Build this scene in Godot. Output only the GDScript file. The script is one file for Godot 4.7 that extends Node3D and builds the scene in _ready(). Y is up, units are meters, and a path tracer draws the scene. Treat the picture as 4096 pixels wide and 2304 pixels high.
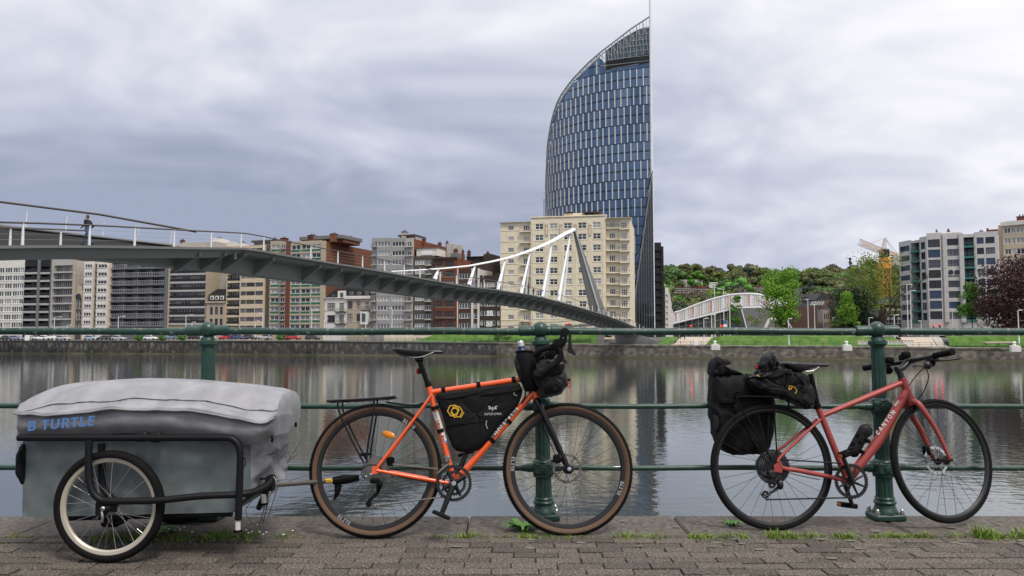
extends Node3D

# ---------------------------------------------------------------- mesh collecting
class MB:
	var v := PackedVector3Array()
	var n := PackedVector3Array()
	var uv := PackedVector2Array()
	var col := PackedColorArray()
	var ix := PackedInt32Array()
	var tint := Color(1, 1, 1)
	var has_tint := false

	func paint(c: Color) -> MB:
		tint = c
		has_tint = true
		return self

	func vert(p: Vector3, nn: Vector3, t := Vector2.ZERO) -> int:
		v.push_back(p)
		n.push_back(nn)
		uv.push_back(t)
		col.push_back(tint)
		return v.size() - 1

	# corners given counter-clockwise as seen from outside
	func tri(a: Vector3, b: Vector3, c: Vector3) -> void:
		var nn := (b - a).cross(c - a).normalized()
		var i := vert(a, nn)
		vert(b, nn)
		vert(c, nn)
		ix.append_array([i, i + 2, i + 1])

	func quad(a: Vector3, b: Vector3, c: Vector3, d: Vector3) -> void:
		var nn := (c - a).cross(d - b).normalized()
		var i := vert(a, nn, Vector2(0, 0))
		vert(b, nn, Vector2(1, 0))
		vert(c, nn, Vector2(1, 1))
		vert(d, nn, Vector2(0, 1))
		ix.append_array([i, i + 2, i + 1, i, i + 3, i + 2])

	# a box between two corners, in its own turned axes
	func box(lo: Vector3, hi: Vector3, t := Transform3D()) -> MB:
		var p := []
		for k in 8:
			p.append(t * Vector3(hi.x if k & 1 else lo.x, hi.y if k & 2 else lo.y, hi.z if k & 4 else lo.z))
		quad(p[4], p[5], p[7], p[6])
		quad(p[1], p[0], p[2], p[3])
		quad(p[5], p[1], p[3], p[7])
		quad(p[0], p[4], p[6], p[2])
		quad(p[6], p[7], p[3], p[2])
		quad(p[0], p[1], p[5], p[4])
		return self

	func cbox(c: Vector3, s: Vector3, t := Transform3D()) -> MB:
		return box(c - s / 2, c + s / 2, t)

	# a box with its edges cut at the given width
	func bevel_box(c: Vector3, s: Vector3, e: float, t := Transform3D()) -> MB:
		var h := s / 2
		var poly := PackedVector2Array([Vector2(-h.x + e, -h.y), Vector2(h.x - e, -h.y), Vector2(h.x, -h.y + e), Vector2(h.x, h.y - e), Vector2(h.x - e, h.y), Vector2(-h.x + e, h.y), Vector2(-h.x, h.y - e), Vector2(-h.x, -h.y + e)])
		var inner := PackedVector2Array()
		for p in poly:
			inner.append(Vector2(signf(p.x) * maxf(absf(p.x) - e, 0), signf(p.y) * maxf(absf(p.y) - e, 0)))
		var rings := [[inner, -h.z], [poly, -h.z + e], [poly, h.z - e], [inner, h.z]]
		for k in 3:
			for i in 8:
				var j := (i + 1) % 8
				quad(t * (c + Vector3(rings[k][0][i].x, rings[k][0][i].y, rings[k][1])), t * (c + Vector3(rings[k][0][j].x, rings[k][0][j].y, rings[k][1])), t * (c + Vector3(rings[k + 1][0][j].x, rings[k + 1][0][j].y, rings[k + 1][1])), t * (c + Vector3(rings[k + 1][0][i].x, rings[k + 1][0][i].y, rings[k + 1][1])))
		for i in range(1, 7):
			for z in [-h.z, h.z]:
				var q := [inner[0], inner[i], inner[i + 1]] if z > 0 else [inner[0], inner[i + 1], inner[i]]
				tri(t * (c + Vector3(q[0].x, q[0].y, z)), t * (c + Vector3(q[1].x, q[1].y, z)), t * (c + Vector3(q[2].x, q[2].y, z)))
		return self

	# a smooth skin over rows of points; open or closed round
	func skin(rows: Array, closed := true, caps := true) -> MB:
		var m: int = rows[0].size()
		var w := m if closed else m - 1
		var base := v.size()
		for i in rows.size():
			for j in m:
				var a: Vector3 = rows[i][(j + 1) % m] if closed or j < m - 1 else rows[i][j]
				var b: Vector3 = rows[i][(j + m - 1) % m] if closed or j > 0 else rows[i][j]
				var c: Vector3 = rows[mini(i + 1, rows.size() - 1)][j]
				var d: Vector3 = rows[maxi(i - 1, 0)][j]
				var nn := (a - b).cross(c - d)
				if nn.length_squared() < 1e-16:
					nn = (a - b).cross(rows[mini(i + 1, rows.size() - 1)][(j + 1) % m] - rows[maxi(i - 1, 0)][j])
				vert(rows[i][j], nn.normalized() if nn.length_squared() > 1e-20 else Vector3.UP, Vector2(float(j) / w, float(i) / maxi(rows.size() - 1, 1)))
		for i in rows.size() - 1:
			for j in w:
				var k := (j + 1) % m
				var a := base + i * m + j
				var b := base + i * m + k
				var c := base + (i + 1) * m + k
				var d := base + (i + 1) * m + j
				ix.append_array([a, c, b, a, d, c])
		if closed and caps:
			fan(rows[0], true)
			fan(rows[-1], false)
		return self

	func fan(ring: Array, flip: bool) -> void:
		var c := Vector3.ZERO
		for p in ring:
			c += p
		c /= ring.size()
		for j in ring.size():
			var k := (j + 1) % ring.size()
			if flip:
				tri(c, ring[k], ring[j])
			else:
				tri(c, ring[j], ring[k])

	# a tube along points; r is one radius or one for each point; flat squeezes it across its second axis
	func tube(path: Array, r, sides := 8, closed := false, caps := true, flat := 1.0, up := Vector3.ZERO) -> MB:
		var rows := []
		var side := Vector3.ZERO
		for i in path.size():
			var a: Vector3 = path[(i + path.size() - 1) % path.size()] if closed or i > 0 else path[0]
			var b: Vector3 = path[(i + 1) % path.size()] if closed or i < path.size() - 1 else path[-1]
			var t := (b - a).normalized()
			if up != Vector3.ZERO:
				side = up.cross(t).normalized()
			elif side == Vector3.ZERO:
				side = t.cross(Vector3(0.31, 0.92, 0.22)).normalized()
			else:
				side = (side - t * side.dot(t)).normalized()
			var up2 := t.cross(side)
			var ring := []
			var rr: float = r[i] if r is Array or r is PackedFloat32Array else r
			for j in sides:
				var an := TAU * j / sides
				ring.append(path[i] + side * cos(an) * rr + up2 * sin(an) * rr * flat)
			rows.append(ring)
		if closed:
			rows.append(rows[0])
		return skin(rows, true, caps and not closed)

	# profile of (radius, height) turned round the y axis of t
	func lathe(profile: Array, sides := 16, t := Transform3D(), caps := true) -> MB:
		var rows := []
		for p in profile:
			var ring := []
			for j in sides:
				var an := -TAU * j / sides
				ring.append(t * Vector3(cos(an) * p.x, p.y, sin(an) * p.x))
			rows.append(ring)
		for i in rows.size() - 1:
			skin([rows[i], rows[i + 1]], true, false)
		if caps:
			fan(rows[0], true)
			fan(rows[-1], false)
		return self

	# a flat outline (counter-clockwise) given a thickness from z0 to z1
	func prism(poly: PackedVector2Array, z0: float, z1: float, t := Transform3D()) -> MB:
		if Geometry2D.is_polygon_clockwise(poly):
			poly = poly.duplicate()
			poly.reverse()
		var ts := Geometry2D.triangulate_polygon(poly)
		for i in range(0, ts.size(), 3):
			var a := poly[ts[i]]
			var b := poly[ts[i + 1]]
			var c := poly[ts[i + 2]]
			if (b - a).cross(c - a) < 0:
				var s := b
				b = c
				c = s
			tri(t * Vector3(a.x, a.y, z1), t * Vector3(b.x, b.y, z1), t * Vector3(c.x, c.y, z1))
			tri(t * Vector3(a.x, a.y, z0), t * Vector3(c.x, c.y, z0), t * Vector3(b.x, b.y, z0))
		for i in poly.size():
			var a := poly[i]
			var b := poly[(i + 1) % poly.size()]
			quad(t * Vector3(a.x, a.y, z0), t * Vector3(b.x, b.y, z0), t * Vector3(b.x, b.y, z1), t * Vector3(a.x, a.y, z1))
		return self

	# a flat ring with teeth or without: outer and inner outlines with the same number of points
	func ring(outer: PackedVector2Array, inner: PackedVector2Array, z0: float, z1: float, t := Transform3D()) -> MB:
		var m := outer.size()
		for i in m:
			var j := (i + 1) % m
			var a := outer[i]
			var b := outer[j]
			var c := inner[j]
			var d := inner[i]
			quad(t * Vector3(d.x, d.y, z1), t * Vector3(a.x, a.y, z1), t * Vector3(b.x, b.y, z1), t * Vector3(c.x, c.y, z1))
			quad(t * Vector3(a.x, a.y, z0), t * Vector3(d.x, d.y, z0), t * Vector3(c.x, c.y, z0), t * Vector3(b.x, b.y, z0))
			quad(t * Vector3(a.x, a.y, z0), t * Vector3(b.x, b.y, z0), t * Vector3(b.x, b.y, z1), t * Vector3(a.x, a.y, z1))
			quad(t * Vector3(c.x, c.y, z0), t * Vector3(d.x, d.y, z0), t * Vector3(d.x, d.y, z1), t * Vector3(c.x, c.y, z1))
		return self

	func quad_slab(a: Vector3, b: Vector3, w: float, th: float) -> MB:
		var s := (b - a).cross(Vector3.UP).normalized() * -w
		if s.z > 0:
			s = -s
		var d := Vector3(0, -th, 0)
		quad(a, b, b + s, a + s)
		quad(a + d, b + d, b, a)
		quad(a + s + d, b + s + d, b + d, a + d)
		quad(b + s + d, a + s + d, a + s, b + s)
		return self

	func ball(c: Vector3, r: Vector3, sides := 10, rows_n := 6) -> MB:
		var rows := []
		for i in rows_n + 1:
			var la := lerpf(-PI / 2, PI / 2, float(i) / rows_n) * 0.999
			var rg := []
			for j in sides:
				var an := -TAU * j / sides
				rg.append(c + Vector3(cos(an) * cos(la) * r.x, sin(la) * r.y, sin(an) * cos(la) * r.z))
			rows.append(rg)
		return skin(rows, true, false)

	func mesh() -> ArrayMesh:
		var a := []
		a.resize(Mesh.ARRAY_MAX)
		a[Mesh.ARRAY_VERTEX] = v
		a[Mesh.ARRAY_NORMAL] = n
		a[Mesh.ARRAY_TEX_UV] = uv
		if has_tint:
			a[Mesh.ARRAY_COLOR] = col
		a[Mesh.ARRAY_INDEX] = ix
		var m := ArrayMesh.new()
		m.add_surface_from_arrays(Mesh.PRIMITIVE_TRIANGLES, a)
		return m


static func V(x: float, y: float, z: float) -> Vector3:
	return Vector3(x, y, z)

# points from a flat list of numbers
static func _v(a: Array) -> Array:
	var o := []
	for i in range(0, a.size(), 3):
		o.append(Vector3(a[i], a[i + 1], a[i + 2]))
	return o

static func _u(a: Array) -> Array:
	var o := []
	for i in range(0, a.size(), 2):
		o.append(Vector2(a[i], a[i + 1]))
	return o

# ---------------------------------------------------------------- scene tree
var counts := {}
var base_of := {}
var M := {}
var rng := RandomNumberGenerator.new()

func _at(p: Vector3) -> Transform3D:
	return Transform3D(Basis(), p)

# turned so that its y axis looks at the viewer's side (+z)
func _face(p: Vector3) -> Transform3D:
	return Transform3D(Basis(Vector3.RIGHT, PI / 2), p)

func numbered(called: String) -> String:
	counts[called] = counts.get(called, 0) + 1
	return called if counts[called] == 1 else "%s_%03d" % [called, counts[called] - 1]

# a thing: a node at its base whose children are its parts; shapes are given in the frame of t and moved by -base
func thing(called: String, label: String, category: String, t := Transform3D(), base := Vector3.ZERO, group := "") -> Node3D:
	var o := Node3D.new()
	o.name = numbered(called)
	add_child(o)
	o.transform = t * Transform3D(Basis(), base)
	base_of[o] = base
	o.set_meta("label", label)
	o.set_meta("category", category)
	if group:
		o.set_meta("group", group)
	return o

func obj(called: String, mb, m: Material, parent: Node = self, label := "") -> MeshInstance3D:
	var o := MeshInstance3D.new()
	o.mesh = mb.mesh() if mb is MB else mb
	o.material_override = m
	o.name = called if parent != self else numbered(called)
	parent.add_child(o, true)
	if base_of.has(parent):
		o.position = -base_of[parent]
	if label:
		o.set_meta("label", label)
	return o

func tag(o: Node, label: String, category: String, group := "") -> void:
	o.set_meta("label", label)
	o.set_meta("category", category)
	if group:
		o.set_meta("group", group)

func struct(called: String, mb, m: Material, parent: Node = self) -> MeshInstance3D:
	var o := obj(called, mb, m, parent)
	if parent == self:
		o.set_meta("kind", "structure")
	return o

func dup(root: Node3D, t: Transform3D, label := "", group := "") -> Node3D:
	var r: Node3D = root.duplicate()
	r.name = numbered(String(root.name).trim_suffix("_000"))
	add_child(r)
	r.transform = t
	if label:
		r.set_meta("label", label)
	if group:
		r.set_meta("group", group)
	return r

# ---------------------------------------------------------------- materials (base colours are linear)
func lin(r: float, g: float, b: float) -> Color:
	return Color(r, g, b).linear_to_srgb()

func mat(called: String, c: Color, rough := 0.7, metal := 0.0) -> StandardMaterial3D:
	var m := StandardMaterial3D.new()
	m.resource_name = called
	m.albedo_color = c
	m.roughness = rough
	m.metallic = metal
	M[called] = m
	return m

func noise(freq: float, octaves := 4, seed_ := 1, type := FastNoiseLite.TYPE_SIMPLEX_SMOOTH) -> FastNoiseLite:
	var f := FastNoiseLite.new()
	f.noise_type = type
	f.frequency = freq
	f.fractal_octaves = octaves
	f.seed = seed_
	return f

func noise_tex(f: FastNoiseLite, stops: Array, size := 512, normal := 0.0) -> NoiseTexture2D:
	var t := NoiseTexture2D.new()
	t.width = size
	t.height = size
	t.seamless = true
	t.noise = f
	if normal > 0:
		t.as_normal_map = true
		t.bump_strength = normal
	elif stops:
		var g := Gradient.new()
		var offs := PackedFloat32Array()
		var cols := PackedColorArray()
		for s in stops:
			offs.append(s[0])
			cols.append(s[1])
		g.offsets = offs
		g.colors = cols
		t.color_ramp = g
	return t

func grey(x: float) -> Color:
	return Color(x, x, x)

# mottled colour: noise between two tones over the thing's own axes (or the world's), with fine relief
func mottle(m: StandardMaterial3D, tex: Texture2D, metres: float, world := true, bump: Texture2D = null, cm := 0.0) -> StandardMaterial3D:
	m.albedo_texture = tex
	m.uv1_triplanar = true
	m.uv1_world_triplanar = world
	m.uv1_scale = Vector3.ONE / metres
	if bump:
		m.heightmap_enabled = true
		m.heightmap_texture = bump
		m.heightmap_scale = cm
	return m

func _environment() -> void:
	var cam := Camera3D.new()
	cam.name = "camera"
	cam.fov = 41.05
	cam.near = 0.05
	cam.far = 6000.0
	add_child(cam)
	cam.position = V(0, 1.07, 0)
	cam.rotation_degrees = V(3.506, 0, 0)
	cam.current = true
	var e := Environment.new()
	e.tonemap_mode = Environment.TONE_MAPPER_LINEAR
	e.tonemap_exposure = 1.58
	e.background_mode = Environment.BG_SKY
	e.sdfgi_enabled = true
	e.ssao_enabled = true
	e.ssil_enabled = true
	var sky := Sky.new()
	var sm := PanoramaSkyMaterial.new()
	sm.panorama = ImageTexture.create_from_image(_cloud_panorama())
	sky.sky_material = sm
	e.sky = sky
	var we := WorldEnvironment.new()
	we.name = "world_environment"
	we.environment = e
	add_child(we)
	var sun := DirectionalLight3D.new()
	sun.name = "sun"
	sun.light_energy = 0.5
	sun.light_color = Color(1.0, 0.965, 0.91)
	sun.light_angular_distance = 14.0
	sun.shadow_enabled = true
	add_child(sun)
	sun.look_at_from_position(Vector3.ZERO, V(-0.3, -0.9, -0.5))

# broken overcast: a grey-lavender deck in long flat bands, thicker and bluer to the left, thinner and brighter to the right
func _cloud_panorama() -> Image:
	var w := 2048
	var h := 1024
	var im := Image.create(w, h, false, Image.FORMAT_RGBF)
	var a := noise(0.5, 4, 11)
	var b := noise(1.15, 6, 23)
	var c := noise(0.8, 3, 5)
	var f := noise(4.0, 5, 51)
	for y in h:
		var el := PI / 2 - PI * (y + 0.5) / h
		if el < -0.06:
			for x in w:
				im.set_pixel(x, y, Color(0.16, 0.16, 0.16))
			continue
		var up := maxf(sin(el), 0.0)
		var k := 1.0 / (up + 0.30)
		var low := exp(-pow((el - 0.10) / 0.13, 2.0))
		for x in w:
			# the first column lies straight ahead (-z)
			var az := TAU * (x + 0.5) / w
			var d := V(sin(az) * cos(el), sin(el), -cos(az) * cos(el))
			var px := d.x * k
			var pz := d.z * k
			var wx := c.get_noise_2d(px * 0.8, pz) * 0.2
			var n1 := a.get_noise_2d(px * 0.8 + wx, pz * 1.05 + wx)
			var n2 := b.get_noise_2d(px * 0.95 + wx + pz * 0.3, pz * 1.35 - px * 0.2)
			var n3 := f.get_noise_2d(px + wx * 2.0, pz * 1.4)
			var side := sin(az - 0.05)
			var bright := 0.40 + 0.55 * up * up + 0.08 * up + 0.065 * side
			bright -= low * (0.07 - 0.14 * clampf(side * 1.5, -0.55, 0.9))
			bright += (0.19 * n1 + 0.16 * n2 * absf(n2 + 0.6) + 0.09 * n3) * (0.55 + 0.35 * bright)
			if bright < 0.33:
				bright = 0.235 + 0.095 * exp((bright - 0.33) / 0.095)
			var blue := clampf((0.50 - bright) * 1.5, -0.10, 0.40)
			im.set_pixel(x, y, Color(bright * (0.96 - 0.60 * blue), bright * (0.985 - 0.36 * blue), bright * (1.10 + 0.18 * blue)))
	return im

func _materials() -> void:
	var grain := noise_tex(noise(0.03, 5, 3), [[0.0, grey(0.0)], [1.0, grey(1.0)]], 512)
	var fine := noise_tex(noise(0.12, 4, 9), [[0.0, grey(0.0)], [1.0, grey(1.0)]], 512)
	M["grain_tex"] = grain
	M["fine_tex"] = fine
	# ground
	var pave := noise_tex(noise(0.035, 5, 21), [[0.25, lin(0.048, 0.039, 0.031)], [0.48, lin(0.096, 0.080, 0.064)], [0.64, lin(0.135, 0.114, 0.092)], [0.76, lin(0.25, 0.225, 0.195)]], 1024)
	for k in 4:
		var m := mat("paver_%d" % k, grey([1.0, 0.90, 0.82, 0.95][k]), 0.92)
		mottle(m, pave, 0.55, true, fine, 0.25)
		m.uv1_offset = V(k * 0.37, 0.2 * k, k * 0.61)
	mottle(mat("joint_sand", lin(0.055, 0.05, 0.042), 1.0), noise_tex(noise(0.05, 4, 31), [[0.3, grey(0.5)], [0.7, grey(1.0)]]), 0.3)
	var cope := noise_tex(noise(0.03, 6, 77), [[0.2, lin(0.060, 0.050, 0.041)], [0.5, lin(0.092, 0.078, 0.065)], [0.8, lin(0.135, 0.118, 0.10)]], 1024)
	mottle(mat("coping_stone", grey(1), 0.9), cope, 1.4, true, grain, 0.5)
	mottle(mat("asphalt", grey(1), 0.95), noise_tex(noise(0.03, 5, 8), [[0.2, lin(0.06, 0.06, 0.058)], [0.8, lin(0.11, 0.108, 0.10)]]), 6.0)
	mottle(mat("path_gravel", grey(1), 0.95), noise_tex(noise(0.03, 5, 18), [[0.2, lin(0.36, 0.30, 0.24)], [0.8, lin(0.52, 0.44, 0.36)]]), 9.0)
	mottle(mat("promenade", grey(1), 0.95), noise_tex(noise(0.03, 5, 28), [[0.2, lin(0.33, 0.30, 0.26)], [0.8, lin(0.46, 0.42, 0.37)]]), 9.0)
	mottle(mat("lawn", grey(1), 1.0), noise_tex(noise(0.025, 6, 4), [[0.2, lin(0.035, 0.085, 0.012)], [0.5, lin(0.065, 0.15, 0.018)], [0.72, lin(0.10, 0.19, 0.03)], [0.85, lin(0.14, 0.15, 0.05)]], 1024), 60.0)
	mottle(mat("hillside", grey(1), 1.0), noise_tex(noise(0.025, 6, 41), [[0.2, lin(0.02, 0.035, 0.012)], [0.8, lin(0.05, 0.075, 0.022)]]), 60.0)
	# far quay wall: dark courses on the one side, browner blocks on the other; streaks run down the stone
	var streak := noise(0.018, 6, 61)
	var wt := noise_tex(streak, [[0.25, lin(0.035, 0.034, 0.034)], [0.5, lin(0.062, 0.058, 0.056)], [0.70, lin(0.09, 0.084, 0.078)], [0.8, lin(0.20, 0.185, 0.17)]], 1024)
	var m1 := mottle(mat("quay_stone_dark", grey(1), 0.95), wt, 7.0, true, fine, 6.0)
	m1.uv1_scale = V(1 / 26.0, 1 / 60.0, 1 / 26.0)
	var wt2 := noise_tex(noise(0.018, 6, 62), [[0.2, lin(0.07, 0.06, 0.05)], [0.42, lin(0.115, 0.10, 0.085)], [0.6, lin(0.155, 0.137, 0.117)], [0.8, lin(0.25, 0.225, 0.19)]], 1024)
	var m2 := mottle(mat("quay_stone_brown", grey(1), 0.95), wt2, 7.0, true, fine, 6.0)
	m2.uv1_scale = V(1 / 34.0, 1 / 26.0, 1 / 34.0)
	mottle(mat("algae_stone", grey(1), 0.9), noise_tex(noise(0.05, 4, 66), [[0.2, lin(0.07, 0.07, 0.035)], [0.8, lin(0.18, 0.165, 0.10)]]), 5.0)
	# water
	var wm := mat("water", lin(0.012, 0.022, 0.016), 0.03, 0.8)
	wm.albedo_color = lin(0.13, 0.155, 0.145)
	wm.metallic_specular = 1.0
	var f := noise(0.0105, 5, 3)
	f.fractal_gain = 0.5
	wm.normal_enabled = true
	wm.normal_texture = noise_tex(f, [], 1024, 8.0)
	wm.normal_scale = 0.08
	wm.uv1_scale = V(1, 1, 1)
	# architecture
	var ren := noise_tex(noise(0.02, 5, 71), [[0.2, grey(0.93)], [0.8, grey(1.0)]], 512)
	M["render_tex"] = ren
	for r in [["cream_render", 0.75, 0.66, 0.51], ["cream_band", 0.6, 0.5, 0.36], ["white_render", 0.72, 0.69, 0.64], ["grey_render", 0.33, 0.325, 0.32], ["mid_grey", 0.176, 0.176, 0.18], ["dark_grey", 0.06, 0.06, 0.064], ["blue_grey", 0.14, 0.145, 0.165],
			["light_concrete", 0.44, 0.42, 0.39], ["beige_concrete", 0.46, 0.39, 0.29], ["stone_grey", 0.56, 0.545, 0.535], ["dark_slate", 0.0224, 0.0224, 0.0256], ["zinc", 0.16, 0.168, 0.184], ["black_panel", 0.0128, 0.0136, 0.0176], ["pale_slab", 0.42, 0.41, 0.41],
			["green_panel", 0.028, 0.136, 0.08], ["teal_metal", 0.048, 0.208, 0.176], ["maroon_render", 0.152, 0.048, 0.032], ["umber_render", 0.08, 0.07, 0.064], ["ochre_stone", 0.44, 0.37, 0.29], ["soot_stone", 0.08, 0.068, 0.056], ["white_concrete", 0.62, 0.6, 0.58]]:
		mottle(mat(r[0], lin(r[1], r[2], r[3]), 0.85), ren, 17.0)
	var bt := noise_tex(noise(0.06, 5, 81), [[0.2, grey(0.6)], [0.8, grey(1.0)]], 512)
	for r in [["red_brick", 0.24, 0.068, 0.0336], ["orange_brick", 0.288, 0.112, 0.0576], ["brown_brick", 0.104, 0.0496, 0.036], ["dark_brick", 0.068, 0.044, 0.036], ["pink_brick", 0.216, 0.12, 0.092]]:
		mottle(mat(r[0], lin(r[1], r[2], r[3]), 0.9), bt, 6.0)
	mat("white_frame", lin(0.76, 0.75, 0.73), 0.5)
	mat("dark_frame", lin(0.03, 0.03, 0.034), 0.5)
	mat("brown_frame", lin(0.09, 0.06, 0.045), 0.5)
	mat("pale_rail", lin(0.62, 0.62, 0.60), 0.5)
	mat("black_rail", lin(0.012, 0.012, 0.014), 0.5)
	var gl := [["pane_dark", 0.018, 0.021, 0.026], ["pane_mid", 0.07, 0.075, 0.09], ["pane_curtain", 0.33, 0.32, 0.31], ["pane_green", 0.06, 0.08, 0.06], ["pane_lilac", 0.17, 0.16, 0.20]]
	for g in gl:
		var m := mat(g[0], lin(g[1], g[2], g[3]), 0.06)
		m.metallic_specular = 0.6
	for g in [["tower_glass", 0.095, 0.16, 0.265], ["tower_glass_deep", 0.068, 0.12, 0.205], ["tower_glass_pale", 0.135, 0.205, 0.31], ["spandrel_glass", 0.016, 0.03, 0.055]]:
		var m := mat(g[0], lin(g[1], g[2], g[3]), 0.07, 0.55)
		m.metallic_specular = 0.7
	var dg := mat("wedge_glass", lin(0.012, 0.018, 0.024), 0.05)
	dg.metallic_specular = 0.6
	mat("crown_glass", lin(0.05, 0.085, 0.11), 0.08).metallic_specular = 0.6
	mat("white_steel", lin(0.70, 0.71, 0.73), 0.4)
	mat("grey_steel", lin(0.20, 0.205, 0.21), 0.5)
	mat("bridge_steel", lin(0.15, 0.15, 0.152), 0.5)
	mottle(mat("handrail_wood", grey(1), 0.6), noise_tex(noise(0.05, 4, 90), [[0.3, lin(0.045, 0.036, 0.030)], [0.7, lin(0.085, 0.068, 0.055)]]), 2.0)
	mat("lattice_steel", lin(0.34, 0.36, 0.38), 0.5)
	mat("crane_orange", lin(0.62, 0.27, 0.035), 0.5)
	mat("crane_pale", lin(0.52, 0.34, 0.20), 0.5)
	# railing: thick green gloss paint, chipped in places
	var chip := noise(0.011, 6, 104)
	var g1 := mat("railing_green", grey(1), 0.38)
	mottle(g1, noise_tex(noise(0.02, 5, 101), [[0.0, lin(0.0077, 0.0319, 0.0231)], [0.6, lin(0.0132, 0.0484, 0.0352)], [1.0, lin(0.0198, 0.0633, 0.0468)]], 512), 0.9, false, fine, 0.12)
	var g2 := mat("railing_green_chipped", grey(1), 0.42)
	mottle(g2, noise_tex(chip, [[0.0, lin(0.0077, 0.0319, 0.0231)], [0.70, lin(0.0165, 0.0539, 0.0396)], [0.70, lin(0.0187, 0.0578, 0.0429)], [0.75, lin(0.16, 0.16, 0.15)], [0.80, lin(0.24, 0.235, 0.225)], [0.83, lin(0.26, 0.13, 0.10)], [1.0, lin(0.2, 0.1, 0.08)]], 1024), 0.8, false, fine, 0.12)
	mat("steel_bolt", lin(0.55, 0.54, 0.52), 0.3, 0.9)

var BANK: Array = _v([-462.99, -.5, -276.91, -154.71, -.52, -233.21, -103.32, -.55, -225.93, -51.87, -.58, -214.33, -3.91, -.93, -199.74, 33.41, -1.38, -187.01, 71.97, -1.42, -172.18, 106.39, -1.73, -160.48, 278.48, -1.75, -101.98])

func _bank_out(i: int) -> Vector3:
	var a: Vector3 = BANK[maxi(i - 1, 0)]
	var b: Vector3 = BANK[mini(i + 1, BANK.size() - 1)]
	var d := b - a
	return V(d.z, 0, -d.x).normalized() if d.x > 0 else V(-d.z, 0, d.x).normalized()

func _sheet(called: String, rows: Array, m: Material) -> void:
	var s := MB.new()
	for i in range(rows.size() - 1):
		for j in rows[i].size() - 1:
			s.quad(rows[i][j], rows[i][j + 1], rows[i + 1][j + 1], rows[i + 1][j])
	var lo := 0.0
	# the sheet has a little thickness at its edges
	for r in [rows[0], rows[-1]]:
		for j in r.size() - 1:
			s.quad(r[j] + V(0, -0.4, 0), r[j + 1] + V(0, -0.4, 0), r[j + 1], r[j])
	struct(called, s, m)

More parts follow.
